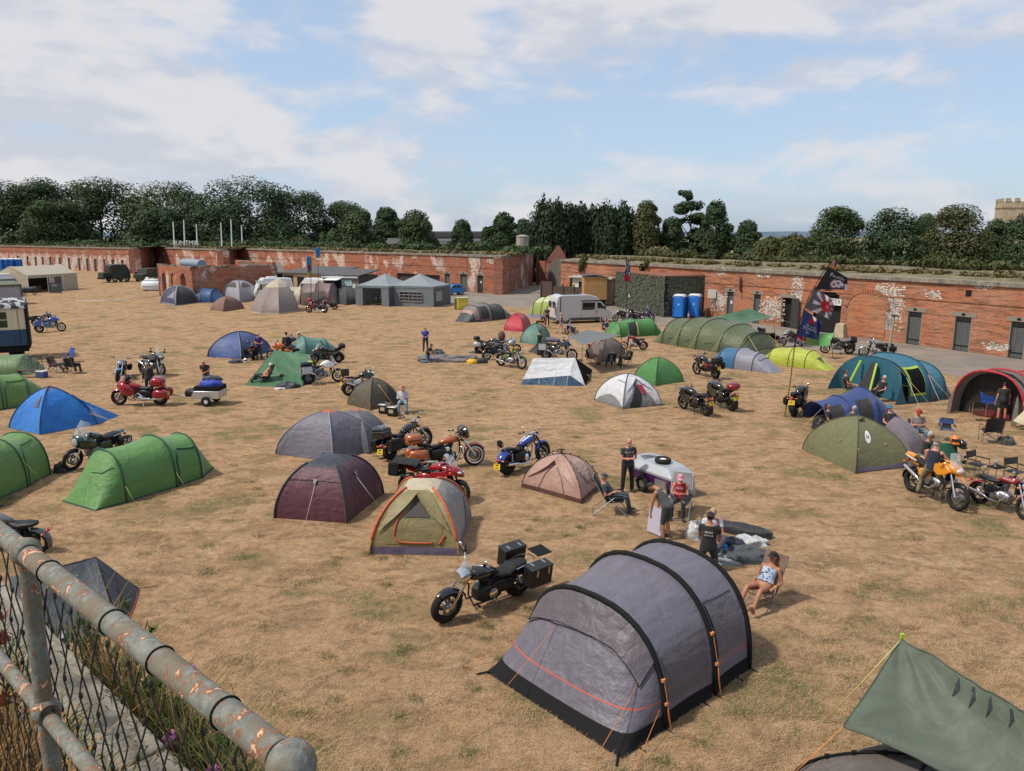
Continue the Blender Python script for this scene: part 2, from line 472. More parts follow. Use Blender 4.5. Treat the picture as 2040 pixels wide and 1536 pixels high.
# brick
def brick_mat(name,c1,c2,mortar,white=0.0,wseed=0.0,dark=.35,drip=False):
 m,N,L,B=node_mat(name);T=NT(m.node_tree)
 t=N.new('ShaderNodeTexCoord');sp=N.new('ShaderNodeSeparateXYZ');L.new(t.outputs['Object'],sp.inputs[0])
 cb=N.new('ShaderNodeCombineXYZ');L.new(T.m('ADD',sp.outputs[0],sp.outputs[1]),cb.inputs[0]);L.new(sp.outputs[2],cb.inputs[1])
 bk=N.new('ShaderNodeTexBrick');L.new(cb.outputs[0],bk.inputs['Vector'])
 for k,q in(('Scale',1),('Brick Width',.29),('Row Height',.098),('Mortar Size',.014),('Mortar Smooth',.2),('Bias',-.1)):bk.inputs[k].default_value=q
 bk.inputs['Color1'].default_value=(*c1,1);bk.inputs['Color2'].default_value=(*c2,1);bk.inputs['Mortar'].default_value=(*mortar,1)
 obj=T.coord(loc=(wseed,0,0))
 col=bk.outputs['Color']
 col=T.mix(T.rng(T.noise(obj,.42,5,.6),.38,.62),col,T.mix(1.0,col,(1.06,.82,.70),'MULTIPLY'))
 rows=T.noise(T.coord(scale=(.35,.35,3.2),loc=(wseed,4,1)),1.6,6,.65)
 col=T.mix(T.rng(rows,.46,.62,0,dark+.35),col,(.115,.07,.05))
 cs=T.noise(T.coord(scale=(.7,.7,6),loc=(wseed,2,7)),2.4,5,.75)
 col=T.mix(T.rng(cs,.50,.70,0,.55),col,(.47,.265,.17));col=T.mix(T.rng(cs,.48,.33,0,.5),col,(.17,.06,.035))
 patch=T.noise(T.coord(loc=(wseed+9,2,0)),2.6,4,.7)
 col=T.mix(T.rng(patch,.55,.75,0,.45),col,(.43,.20,.095))
 if white:
  w1=T.noise(T.coord(scale=(1,1,.42)if drip else(1,1,.8),loc=(wseed*3,0,5)),.30 if not drip else .62,4,.55)
  w2=T.noise(obj,3.2,6,.75)
  f=T.m('MULTIPLY',T.rng(w1,.60-white*.14,.68-white*.14),T.rng(w2,.38,.56))
  if drip:
   f=T.m('MULTIPLY',f,T.rng(T.m('ADD',sp.outputs[2],T.m('MULTIPLY',w1,3.0)),5.3,4.4))
  col=T.mix(T.m('MULTIPLY',f,.88),col,T.mix(T.noise(obj,6,3),(.60,.50,.44),(.70,.63,.58)))
 L.new(col,B.inputs['Base Color']);B.inputs['Roughness'].default_value=.93;B.inputs['Specular IOR Level'].default_value=.2
 h=T.m('ADD',T.m('MULTIPLY',bk.outputs['Fac'],-1.0),T.m('MULTIPLY',T.noise(obj,9,5,.7),1.1))
 T.bump(h,.55,.02,B)
 return m
BR_R=brick_mat('brick_right',(.43,.155,.075),(.30,.095,.052),(.42,.33,.24),0,3.0)
BR_L=brick_mat('brick_left',(.38,.125,.07),(.27,.08,.05),(.37,.26,.2),.50,17.0)
BR_D=brick_mat('brick_far_left',(.37,.12,.07),(.27,.08,.05),(.37,.27,.21),1.15,41.0,drip=True)
BR_I=brick_mat('brick_infill',(.44,.17,.075),(.35,.125,.06),(.42,.31,.21),0,8.0,.2)
STONE=mat('coping_stone',(.215,.19,.15),.95,var=.35,vscale=1.5,bump=.5,bscale=9,dirt=(.12,.11,.08))
CONC=mat('concrete',(.36,.33,.28),.95,var=.2,vscale=3,bump=.5,bscale=25,dirt=(.2,.18,.15))
DOORM=mat('grey_boards',(.085,.09,.088),.8,var=.3,vscale=2.5,stretch=(6,6,.5))
DOORD=mat('dark_boards',(.035,.032,.03),.8,var=.3,vscale=2.5,stretch=(6,6,.5))
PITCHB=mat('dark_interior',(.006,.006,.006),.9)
FRAMEM=mat('door_frame',(.22,.19,.15),.8)
class Wall:
 """a straight wall standing on the ground between A and B; local x runs along it, local -y looks into the field"""
 def __init__(s,name,label,A,B,h,m,openings=(),thick=1.2,cop=True,course=None,cat='wall',coph=.28):
  s.A,s.B,s.h=A.copy(),B.copy(),h
  s.L=(B-A).length;s.rz=ang(A,B);s.M=Matrix.Translation(A)@Matrix.Rotation(s.rz,4,'Z');s.Mi=s.M.inverted()
  s.root=thing(name,label,cat,A,s.rz)
  xs=sorted({0.0,s.L,*[q for o in openings for q in o[:2]]});zs=sorted({0.0,h,*[q for o in openings for q in o[2:4]]})
  mb=MB()
  def hole(x,z):return any(o[0]<x<o[1]and o[2]<z<o[3]for o in openings)
  for i in range(len(xs)-1):
   for j in range(len(zs)-1):
    if hole((xs[i]+xs[i+1])/2,(zs[j]+zs[j+1])/2):continue
    x0,x1,z0,z1=xs[i],xs[i+1],zs[j],zs[j+1]
    mb.add([(x0,0,z0),(x1,0,z0),(x1,0,z1),(x0,0,z1)],[(0,1,2,3)])
  for oo in openings:
   x0,x1,z0,z1=oo[:4];d=.4
   if len(oo)>4:mb.add([(x0,0,z1),(x0,d,z1),(x1,d,z1),(x1,0,z1)],[(0,3,2,1)]);continue
   mb.add([(x0,0,z0),(x0,d,z0),(x0,d,z1),(x0,0,z1)],[(3,2,1,0)])
   mb.add([(x1,0,z0),(x1,d,z0),(x1,d,z1),(x1,0,z1)],[(0,1,2,3)])
   mb.add([(x0,0,z1),(x0,d,z1),(x1,d,z1),(x1,0,z1)],[(0,3,2,1)])
  t=thick
  mb.add([(0,0,0),(0,t,0),(0,t,h),(0,0,h),(s.L,0,0),(s.L,t,0),(s.L,t,h),(s.L,0,h)],[(0,3,2,1),(4,5,6,7),(1,2,6,5),(2,3,7,6)])
  ob('brickwork',mb,m,s.root,0)
  if cop:
   k=max(1,int(s.L/2.4));c=MB()
   for i in range(k):
    a,b=s.L*i/k+.01,s.L*(i+1)/k-.01
    z=RND.uniform(-.02,.03)
    c.box(((a+b)/2,.38+RND.uniform(-.03,.03),h+coph/2+z*.5),(b-a,1.1,coph+z))
   ob('coping',c,STONE,s.root,0,kind='stuff')
  if course:
   c=MB()
   for z in course:c.box((s.L/2,-.02,z),(s.L-.02,.08,.08))
   ob('string_course',c,m,s.root,0)
 def on(s,u,v):
  """wall x and height under a pixel"""
  d=ray(u,v);o=V((0,0,CAM_H))
  o2,d2=s.Mi@o,s.Mi.to_3x3()@d
  t=-o2 .y/d2 .y
  p=o2+d2*t
  return p.x,p.z
 def door(s,x0,x1,z0,z1,m=DOORM,lintel=True,plaque=True,paper=False,name='door'):
  w=x1-x0;n=max(3,int(w/.16));mb=MB();ch=MB()
  for i in range(n):
   a=x0+w*i/n
   mb.box((a+w/n/2,.22+RND.uniform(0,.012),(z0+z1)/2),(w/n-.014,.04,z1-z0-.02))
  d=ob(name,mb,m,s.root,0)
  for z in(z0+.35,z1-.35):ch.box((x0+w*.42,.19,z),(w*.8,.02,.07))
  ob('strap_hinge',ch,BLACKM,d,0)
  fr=MB();fr.box((x0+.04,.1,(z0+z1)/2),(.078,.18,z1-z0-.01)).box((x1-.04,.1,(z0+z1)/2),(.078,.18,z1-z0-.01))
  ob('door_frame',fr,FRAMEM,s.root,0)
  if lintel:
   li=MB();li.box(((x0+x1)/2,.1,z1+.15),(w+.5,.26,.296));ob('lintel',li,FRAMEM,s.root,0)
   if plaque:
    pl=MB();pl.box(((x0+x1)/2,-.045,z1+.17),(.24,.03,.15));ob('number_plaque',pl,BLACKM,s.root,0)
  if paper:
   pp=MB();pp.box(((x0+x1)/2,.185,z0+(z1-z0)*.62),(.21,.01,.3));ob('paper_notice',pp,WHITE,d,0)
   # right wall
tmp=Wall.__new__(Wall);tmp.A,tmp.B=WR0,WR2
tmp.M=Matrix.Translation(WR0)@Matrix.Rotation(ang(WR0,WR2),4,'Z');tmp.Mi=tmp.M.inverted()
def op(w,u0,u1,vt,z0=.0):
 a,za=w.on(u0,vt);b,zb=w.on(u1,vt);return(a,b,z0,(za+zb)/2)
RD=[op(tmp,1448,1463,581),op(tmp,1501,1517,586),op(tmp,1808,1839,621),op(tmp,1902,1938,631),op(tmp,2013,2048,641)]
RO=op(tmp,1560,1579,593)
ax0,ax1=tmp.on(1622,600)[0],tmp.on(1677,600)[0]
zt=tmp.on(1650,577)[1];zs_=zt-(ax1-ax0)*.42
arch=[]
n=10
for i in range(n):
 f0,f1=i/n,(i+1)/n
 fc=((f0+f1)/2-.5)*2
 arch.append((lerp(ax0,ax1,f0),lerp(ax0,ax1,f1),0,zs_+(zt-zs_)*math.sqrt(max(0,1-fc*fc)),1))
bx0,bx1=tmp.on(1690,620)[0],tmp.on(1766,620)[0]
RW=Wall('brick_wall','long orange red brick casemate wall behind the blue portable toilets and the flags',WR0,WR2,4.62,BR_R,RD+[RO]+arch,course=(3.42,))
for i,d in enumerate(RD):RW.door(*d,paper=(i==0))
mb=MB();mb.box(((ax0+ax1)/2,.3,2),(ax1-ax0+.4,.05,5));ob('gateway_dark_sheet',mb,PITCHB,RW.root,0)  # black sheet behind the arch, painted as its unlit depth
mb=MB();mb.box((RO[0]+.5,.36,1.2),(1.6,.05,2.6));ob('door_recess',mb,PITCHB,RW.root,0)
x0,z0=RW.on(1580,595);x1,_=RW.on(1597,595)
mb=MB()
for i in range(7):mb.box((RO[1]+(x1-RO[1])*(i+.5)/7,-.06-.03*i,RO[3]/2+.04),((x1-RO[1])/7-.015,.045,RO[3]-.08))
ob('open_door',mb,DOORD,RW.root,0,label='dark boarded door standing open')
mb=MB();mb.box((RO[0]-.06,.0,RO[3]/2),(.12,.14,RO[3])).box(((RO[0]+RO[1])/2,-.02,RO[3]+.14),(RO[1]-RO[0]+.6,.14,.276));ob('door_frame',mb,FRAMEM,RW.root,0)
sx0,sz0=RW.on(1634,606);sx1,sz1=RW.on(1678,595)
mb=MB();mb.box(((sx0+sx1)/2,-.06,(sz0+sz1)/2),(sx1-sx0,.05,.52));sg=ob('gateway_sign',mb,mat('sign_white',(.72,.71,.66),.6),RW.root,0)
mb=MB();put_text(mb,'PANZER',.56,lambda x,y:((sx0+sx1)/2+x,-.09,(sz0+sz1)/2+y));ob('lettering',mb,BLACKM,sg,0)
mb=MB();n=14;cx,hw=(bx0+bx1)/2,(bx1-bx0)/2
prof=[(bx0,.02),(bx1,.02)]+[(cx+hw*math.cos(PI*k/n),2.35+1.2*math.sin(PI*k/n))for k in range(n+1)]
mb.prism(prof,-.05,.02);ob('bricked_up_arch',mb,BR_I,RW.root,0,label='bricked up archway in smoother orange brick')
mb=MB()
for k in range(n*2):
 t=PI*(k+.5)/(n*2);c=V((cx+(hw+.17)*math.cos(t),-.04,2.35+(1.2+.17)*math.sin(t)))
 mb.box(c,(.30,.1,.15),Matrix.Rotation(-t,3,'Y'))
ob('arch_ring',mb,BR_R,RW.root,0,kind='stuff')
mb=MB()
for d in RD[2:]:
 c=(d[0]+d[1])/2
 for k in range(-8,9):
  mb.box((c+k*.15,.026,d[3]+1.15-abs(k)*.045),(.09,.06,.42),Matrix.Rotation(k*.05,3,'Y'))
ob('relieving_arch',mb,BR_I,RW.root,0,kind='stuff')
mb=MB();a,b=RW.on(1930,584);mb.box((a,-.01,b),(.4,.04,.42));ob('vent_slit',mb,BLACKM,RW.root,0)
def flakes(wall,cx,cz,w,h,n,seed,name='paint_remnant'):
 r=random.Random(seed);mb=MB()
 for _ in range(n):
  x,z=r.gauss(0,.45),r.gauss(0,.45)
  if abs(x)>1 or abs(z)>1:continue
  x=cx+x*w/2;z=cz+z*h/2
  row=round(z/.075);z=row*.075;x=round(x/.1125)*.1125+(row%2)*.11
  mb.box((x,-.004,z),(.215*r.choice((1,1,.5)),.012,.066))
 return ob(name,mb,mat('old_whitewash',(.62,.56,.50),.95,var=.3,vscale=8),wall.root,0,kind='stuff')
for u,v,w,h,n,sd in((1588,575,1.3,2.6,260,1),(1775,610,2.0,3.6,620,2),(1752,582,.8,1.4,90,3),(1535,615,3.0,2.2,420,4),(1430,600,2.4,2.0,280,5),(1857,588,1.4,.7,70,6),(1985,690,1.8,.7,90,7),(1960,570,1.2,.6,50,8),(1436,540,1.6,.9,80,9),(1520,545,2.5,.8,90,10),(1770,645,.8,1.2,120,11)):
 x,z=RW.on(u,v);flakes(RW,x,z,w,h,n,sd)
 # left walls
def lw(A,B):
 w=Wall.__new__(Wall);w.A,w.B=A,B;w.M=Matrix.Translation(A)@Matrix.Rotation(ang(A,B),4,'Z');w.Mi=w.M.inverted();return w
t3=lw(WL[4],WL[5])
D3=[op(t3,885,897,545),op(t3,916,931,546),op(t3,950,963,549)]
big3=op(t3,791,876,546)
W3=Wall('brick_wall','red brick casemate wall behind the pair of grey gazebos and the blue car',WL[4],WL[5],5.0,BR_L,D3+[big3],course=(3.5,))
for i,d in enumerate(D3):W3 .door(*d,m=DOORM if i<2 else DOORD,paper=(i==2))
mb=MB();mb.box(((big3[0]+big3[1])/2,.38,1.6),(big3[1]-big3[0]+.4,.04,3.4));ob('wide_recess',mb,DOORD,W3 .root,0)
for u,v,w,h,n,sd in((505,515,5,2.4,420,20),(560,520,6,2,420,21),(640,518,6,1.4,260,22),(876,525,2.2,2.6,200,23),(978,520,2,.8,60,24)):
 x,z=W3 .on(u,v);flakes(W3,x,z,w,h,n,sd)
mb=MB()
for k,(u,v)in enumerate(((930,528),(958,528))):
 x,z=W3 .on(u,v);mb.tube([(x,-.05,z+.8),(x+.05,-.05,z),(x-.3*k,-.05,z-.9)],.06,6)
ob('rain_pipe',mb,STONE,W3 .root)
W3r=Wall('brick_wall','dark side of the red brick wall facing the gap beside the round water tank',WL[5],WL[6],5.0,BR_L,(),course=(3.5,))
t1=lw(WL[0],WL[1])
D1=[]
for i,u in enumerate((37,56,72,86,101,120,138,158,174,190,208,225,244,263)):
 a,_=t1 .on(u,525);D1 .append((a-.62,a+.62,0,2.75))
W1=Wall('brick_wall','far red brick wall with a row of narrow dark doors behind the cream marquee',WL[0],WL[1],5.05,BR_D,D1,course=(3.9,))
for i,d in enumerate(D1):W1 .door(*d,lintel=False,paper=i in(1,13))
for i,d in enumerate(D1):
 flakes(W1,d[0]-.9,2.3+RND.uniform(-.3,.5),1.4+RND.random(),4.2,150+RND.randrange(130),50+i)
W1r=Wall('brick_wall','shaded brick return at the end of the far wall behind the dark jeep',WL[1],WL[2],5.05,BR_L)
flakes(W1,W1 .L-.9,2.5,1.2,5.6,330,77)
W2=Wall('brick_wall','short red brick wall behind the low building with arches',WL[2],WL[3],5.0,BR_L,course=(3.5,))
for u,v,w,h,n,sd in((377,510,4.5,3.2,420,30),(325,505,2.5,1,70,31)):
 x,z=W2 .on(u,v);flakes(W2,x,z,w,h,n,sd)
W2r=Wall('brick_wall','narrow shaded brick return between the two middle walls',WL[3],WL[4],5.0,BR_L)
# earth on top of the casemates
EARTH=mat('rampart_earth',(.15,.12,.065),1,var=.45,vscale=.9,bump=.8,bscale=3,dirt=(.07,.085,.03))
def bank(pts,depth,z,seed):
 mb=MB()
 front,rs=[],[]
 for i in range(len(pts)-1):
  n=max(2,int((pts[i+1]-pts[i]).length/2))
  front+=[lerp(pts[i],pts[i+1],k/n)for k in range(n)]
 front.append(pts[-1])
 for k,(off,dz)in enumerate(((.85,0),(2,.12),(4,.32),(8,.42),(12,.25),(depth,-1.6),(depth+9,-5.2))):
  r=[]
  for i,p in enumerate(front):
   q=p+V((depth_dir.x,depth_dir.y,0))*off
   r.append((q.x,q.y,z+dz+noise.noise(V((q.x*.35,q.y*.35,seed)))*.2*min(1,off/3)))
  rs.append(r)
 mb.rings(rs,False,False)
 return struct('rampart_bank',mb,EARTH,smooth=180)
depth_dir=V((.884,.466,0));bank([WR2,WR0],26,4.86,1)
depth_dir=V((.205,.978,0));bank([WL[5],WL[4],WL[3],WL[2],WL[1],WL[0]],22,5.12,2)
mb=MB()
rs=[[],[],[]]
for i in range(90):
 x=-1500+i*42
 h=16+9*noise.noise(V((x*.0016,2,0)))+4*noise.noise(V((x*.008,5,0)))
 rs[0].append((x,2450,-1));rs[1].append((x,2500,h));rs[2].append((x,2800,h*.9))
mb.rings(rs,False,False);struct('hills',mb,mat('hazed_hill_woods',(.085,.125,.17),1,var=.2,vscale=.02),smooth=180)  # blue of the distant air is mixed into the hill colour
# trees
def leaf_mat(name,a,b,c):
 m,N,L,B=node_mat(name);T=NT(m.node_tree)
 o=T.coord()
 col=T.mix(T.rng(T.noise(o,.55,3,.6),.35,.65),a,b)
 col=T.mix(T.rng(T.noise(o,3.1,2,.6),.5,.75,0,.8),col,c)
 L.new(col,B.inputs['Base Color']);B.inputs['Roughness'].default_value=.65;B.inputs['Specular IOR Level'].default_value=.25
 tr=N.new('ShaderNodeBsdfTranslucent');L.new(col,tr.inputs[0])
 ms=N.new('ShaderNodeMixShader');ms.inputs[0].default_value=.16
 L.new(B.outputs[0],ms.inputs[1]);L.new(tr.outputs[0],ms.inputs[2]);L.new(ms.outputs[0],N['Material Output'].inputs[0])
 return m
LF=dict(dark=leaf_mat('leaf_dark',(.030,.052,.020),(.042,.070,.025),(.062,.094,.034)),mid=leaf_mat('leaf_mid',(.036,.062,.021),(.055,.086,.027),(.080,.110,.036)),cypress=leaf_mat('leaf_cypress',(.018,.034,.015),(.026,.046,.019),(.042,.066,.026)),olive=leaf_mat('leaf_olive',(.052,.062,.020),(.078,.082,.027),(.11,.105,.036)),dry=leaf_mat('leaf_dry',(.16,.125,.055),(.11,.105,.04),(.23,.17,.08)))
BARK=mat('bark',(.085,.066,.05),.95,var=.3,vscale=3,bump=.6,bscale=6)
def leaf_quads(lobes,count,size,seed,up=.25,stretch=1.0,fill=.35):
 """quads spread over and inside ellipsoid lobes: (centre, radii)"""
 g=np.random.default_rng(seed)
 area=np.array([(r[0]*r[1]+r[1]*r[2]+r[0]*r[2])for _,r in lobes]);area=area/area.sum()
 idx=g.choice(len(lobes),count,p=area)
 C0=np.array([tuple(c)for c,_ in lobes])[idx];R0=np.array([tuple(r)for _,r in lobes])[idx]
 d=g.normal(size=(count,3));d/=np.linalg.norm(d,axis=1)[:,None]
 rad=1-fill*g.random(count)**2.0+g.normal(0,.05,count)
 P=C0+d*R0*rad[:,None]
 nrm=d/R0;nrm/=np.linalg.norm(nrm,axis=1)[:,None]
 nrm=nrm+g.normal(0,.40,(count,3));nrm[:,2]+=up;nrm/=np.linalg.norm(nrm,axis=1)[:,None]
 t=np.cross(nrm,g.normal(size=(count,3)));
 if stretch>1:t=np.cross(np.cross(nrm,np.array([0,0,1.0])+g.normal(0,.35,(count,3))),nrm)
 t/=np.linalg.norm(t,axis=1)[:,None]+1e-9
 b=np.cross(nrm,t)
 s=size*(.55+.9*g.random(count))[:,None]
 a1,b1=t*s*stretch*.6,b*s*.5
 sk=a1*g.uniform(-.4,.4,count)[:,None]
 vs=np.stack([P-a1,P-b1+sk,P+a1,P+b1-sk],1).reshape(-1,3)
 return vs,np.arange(count*4).reshape(-1,4)
def lobes_round(w,h,seed,n=26,base=.12):
 r=random.Random(seed);out=[]
 for k in range(n):
  t=2*PI*r.random();zz=r.random();
  z=h*(base+(1-base)*zz*.86)
  q=.78*w*math.sqrt(max(.05,1-((zz-.36)/.74)**2))
  rad=w*r.uniform(.22,.36)*(1.1-.3*zz)
  out.append((V((q*math.cos(t)*(a0:=r.uniform(.5,1)),q*math.sin(t)*a0,z)),(rad,rad,rad*r.uniform(.6,.85))))
 out.append((V((0,0,h*.5)),(w*.72,w*.72,h*.42)))
 out.append((V((0,0,h*.82)),(w*.5,w*.5,h*.15)))
 return out
def lobes_cypress(w,h,seed,n=52):
 r=random.Random(seed);out=[]
 for k in range(n):
  t=2*PI*r.random();q=math.sqrt(r.random())*w*.8
  hh=h*r.uniform(.55,1.0)*(1-.22*(q/w)**2)
  rr=w*r.uniform(.14,.24)
  out.append((V((q*math.cos(t),q*math.sin(t),hh*.56)),(rr,rr,hh*.45)))
 for k in range(9):out.append((V((w*.5*math.cos(k*.7),w*.5*math.sin(k*.7),h*.42)),(w*.42,w*.42,h*r.uniform(.36,.46))))
 return out
def lobes_layers(w,h,layers,seed):
 r=random.Random(seed);out=[]
 for z,q,th in layers:
  for k in range(7):
   t=2*PI*r.random();a=w*1.1*q*r.uniform(.1,.65)
   out.append((V((a*math.cos(t)+w*.25*math.sin(z*9),a*math.sin(t),h*z+r.uniform(-.9,.6))),(w*q*r.uniform(.25,.5),w*q*r.uniform(.25,.5),h*th*r.uniform(.6,1.3))))
 return out
def tree(name,label,u,v_top,halfpx,Y,kind,leaf,seed,count=9000,group='trees beyond the brick walls',size=None,layers=None,n=26,base=.12,z0=0.0):
 """a tree standing at forward distance Y in the column u, as tall as row v_top asks"""
 d=ray(u,480);P=V((d.x/d.y*Y,Y,z0));h=TOP(P,v_top)-z0;w=halfpx/F*Y
 w*=1.22
 t=thing(name,label,'tree',P,RND.uniform(0,6),group)
 if kind=='cypress':lb=lobes_cypress(w,h,seed)
 elif kind=='layers':lb=lobes_layers(w,h,layers,seed)
 else:lb=lobes_round(w,h,seed,n,base)
 s=size or max(.28,Y*.0026)
 cy=kind=='cypress'
 vs,q=leaf_quads(lb,count,s,seed,.55 if not cy else .1,1.9 if cy else 1.0,.30 if cy else .4)
 vs[:,2]=np.maximum(vs[:,2],.1)
 ob('crown',np_mesh('crown',vs,q,LF[leaf]),LF[leaf],t)
 mb=MB();r=random.Random(seed)
 rt=max(.16,h*.018)
 mb.tube([(0,0,-.3),(.05*w,0,h*.25),(-.03*w,.05*w,h*.55),(.02*w,0,h*.9)],[rt,rt*.8,rt*.5,rt*.12],8)
 for k in range(6):
  a=2*PI*k/6+r.random();z=h*r.uniform(.3,.6)
  mb.tube([(0,0,z),(w*.3*math.cos(a),w*.3*math.sin(a),z+h*.1),(w*.7*math.cos(a),w*.7*math.sin(a),z+h*.2)],[rt*.45,rt*.3,rt*.08],6)
 ob('trunk',mb,BARK,t)
 return t
TREES=[('broad_tree','dense tree at the far left edge of the wood above the blue toilets',12,351,75,236,'round','mid',1),('broad_tree','dark tree with a clustered top over the cream marquee',92,347,62,246,'round','dark',2),('broad_tree','pale yellowish lower tree in front of the wood above the marquee',110,392,68,218,'round','mid',3),('broad_tree','tall round topped tree above the shaded brick return',207,346,80,240,'round','dark',4),('broad_tree','broad tree with a flat top just left of the white flagpoles',335,355,88,238,'round','mid',5),('broad_tree','smaller dark tree behind the first three white flagpoles',322,408,62,205,'round','dark',6),('broad_tree','tallest domed tree of the wood behind the second three flagpoles',500,344,86,232,'round','dark',7),('broad_tree','wide dark tree on the shoulder right of the tallest dome',598,374,76,242,'round','dark',8),('broad_tree','low dark tree filling the gap beneath the domed tree',420,405,60,214,'round','dark',9),('broad_tree','uneven topped tree with a stray branch on its crown',690,396,52,246,'round','dark',10),('broad_tree','full leafy tree low at the right end of the wood',712,416,40,216,'round','mid',11),('broad_tree','slim dark tree at the very end of the wood',772,408,32,236,'round','dark',12),('broad_tree','lone bright green tree in front of the brick barn',829,413,41,150,'round','mid',13),('broad_tree','small dark tree standing before the middle of the barn roof',921,433,26,156,'round','dark',14),('broad_tree','dark tree standing immediately left of the round water tank',1003,418,29,150,'round','dark',15),('small_tree','small pointed tree between the barn and the tank',969,449,15,152,'round','dark',16),('broad_tree','small dark tree peeping out behind the round water tank',1043,432,22,172,'round','dark',17),('cypress_tree','largest dark cypress hedge tree right of the water tank',1103,382,48,152,'cypress','cypress',18),('cypress_tree','second dark cypress tree with a spiky shoulder',1160,391,38,156,'cypress','cypress',19),('cypress_tree','third dark cypress tree above the camouflaged shed',1224,388,44,152,'cypress','cypress',20),('broad_tree','brownish open tree right of the cypress row',1286,393,31,148,'round','olive',21),('broad_tree','dark lower tree left of the layered pine',1338,428,30,150,'round','dark',22),('pine_tree','tall pine with separate flat layers of needles',1374,379,34,152,'layers','dark',23),('broad_tree','tall narrow dark tree right of the layered pine',1424,393,31,148,'round','dark',24),('small_tree','small conical tree standing alone above the open door',1488,434,29,146,'round','dark',25),('broad_tree','loose green tree above the black flag',1660,405,54,118,'round','mid',26),('broad_tree','rounded dark tree above the white peeled paint',1776,407,66,112,'round','dark',27),('broad_tree','large yellowish green tree left of the church tower',1905,399,66,108,'round','olive',28),('broad_tree','dark tree hiding the foot of the church tower',2042,424,52,104,'round','dark',29),('broad_tree','low dark tree covering the left foot of the church tower',1984,431,34,112,'round','mid',31),('broad_tree','pale small tree wedged between two rounded trees',1842,420,30,122,'round','mid',30),]
for nm,lab,u,vt,hp,Y,kd,lf,sd in TREES:
 lay=None
 if kd=='layers':lay=((.95,.5,.035),(.83,.75,.045),(.68,.85,.05),(.5,.8,.07),(.36,1.0,.08),(.2,1.1,.1))
 big=Y>190
 tree(nm,lab,u,vt,hp,Y,kd,lf,sd,count=20000 if big else(22000 if kd=='cypress' else 14000),layers=lay,n=34 if big else 26,base=.10 if u!=1660 else .3,size={True:.50}.get(big,.33 if Y>130 else .26))
def scrub(name,label,pts,w,h,leaf,count,seed,size=.3,group='bushes above the walls'):
 r=random.Random(seed);lb=[]
 for i in range(len(pts)-1):
  L_=(pts[i+1]-pts[i]).length;n=max(2,int(L_/(w*.8)))
  for k in range(n):
   p=lerp(pts[i],pts[i+1],(k+r.random())/n);hh=h*r.uniform(.45,1.1)
   lb.append((p+V((r.uniform(-.5,.5)*w,r.uniform(-.5,.5)*w,hh*.45)),(w*r.uniform(.4,.8),w*r.uniform(.4,.8),hh*.55)))
 vs,q=leaf_quads(lb,count,size,seed,.3,1.3,.6)
 return ob(name,np_mesh(name,vs,q,LF[leaf]),LF[leaf])
def along(u0,u1,Y0,Y1,z,n=6):
 out=[]
 for i in range(n+1):
  u=lerp(u0,u1,i/n);Y=lerp(Y0,Y1,i/n);d=ray(u,480);out.append(V((d.x/d.y*Y,Y,z)))
 return out
for nm,lab,a,k in(('bush','olive green bush above the wall right of the conical tree',along(1525,1612,112,108,4.0,3),dict(w=2.4,h=3.9,leaf='olive',count=7000,seed=60,size=.3)),('bush','yellow green bush under the conical tree',along(1478,1505,104,104,4.4,1),dict(w=1.5,h=1.8,leaf='olive',count=1600,seed=61,size=.26)),('bush','dry pale bush above the camouflaged shed',along(1303,1345,106,104,4.6,2),dict(w=1.6,h=2.4,leaf='dry',count=2400,seed=62,size=.25)),('bush','rounded olive bush at the foot of the wood above the dark sheds',along(592,612,190,190,5,1),dict(w=2.6,h=4.4,leaf='olive',count=3000,seed=63,size=.5)),('bush','dark olive bush beside the rounded olive one',along(640,665,190,190,5,1),dict(w=2.6,h=4.4,leaf='mid',count=3000,seed=64,size=.5)),('ivy','ivy hanging over the top of the brick wall above the pirate flag',[RW.M@V((4.6,-.15,3.4)),RW.M@V((6.2,-.15,4.8))],dict(w=.5,h=1.0,leaf='olive',count=1300,seed=65,size=.2)),('ivy','ivy tuft on the wall beside the camouflaged shed',[RW.M@V((17.6,-.15,4.2)),RW.M@V((18.5,-.15,4.8))],dict(w=.4,h=.9,leaf='olive',count=700,seed=66,size=.2))):
 tag(scrub(nm,lab,a,**k),lab,'bush' if nm=='bush' else 'plant')
def off(p,q):return p+q
dd=V((.884,.466,0));dl=V((.45,.893,0))
for nm,pts,k in(('dry_weeds',[WR2+dd*3+V((0,0,5.0)),WR0+dd*3+V((0,0,5.0))],dict(w=1.3,h=.55,leaf='dry',count=9000,seed=70,size=.2)),('undergrowth',[WR2+dd*14+V((0,0,5.1)),WR0+dd*14+V((0,0,5.1))],dict(w=2.2,h=1.0,leaf='olive',count=6000,seed=71,size=.28)),('dry_weeds',[p+dl*2.5+V((0,0,5.2))for p in(WL[5],WL[4],WL[3],WL[2])],dict(w=1.4,h=.6,leaf='dry',count=8000,seed=72,size=.3)),('undergrowth',[p+dl*13+V((0,0,5.2))for p in(WL[5],WL[4],WL[3],WL[2],WL[1],WL[0])],dict(w=3,h=1.7,leaf='mid',count=15000,seed=73,size=.42)),('dry_weeds',[WL[1]+dl*3+V((0,0,5.2)),WL[0]+dl*3+V((0,0,5.2))],dict(w=1.6,h=.7,leaf='olive',count=4000,seed=74,size=.36)),('undergrowth',along(-60,800,222,222,1.0,10),dict(w=6,h=9,leaf='dark',count=26000,seed=75,size=.75)),('undergrowth',along(1270,2150,165,125,0,10),dict(w=5,h=5.0,leaf='dark',count=16000,seed=76,size=.5)),('undergrowth',along(1440,1640,420,420,0,6),dict(w=9,h=7,leaf='mid',count=6000,seed=77,size=1.0))):
 o=scrub(nm,'',pts,**k);o['kind']='stuff'
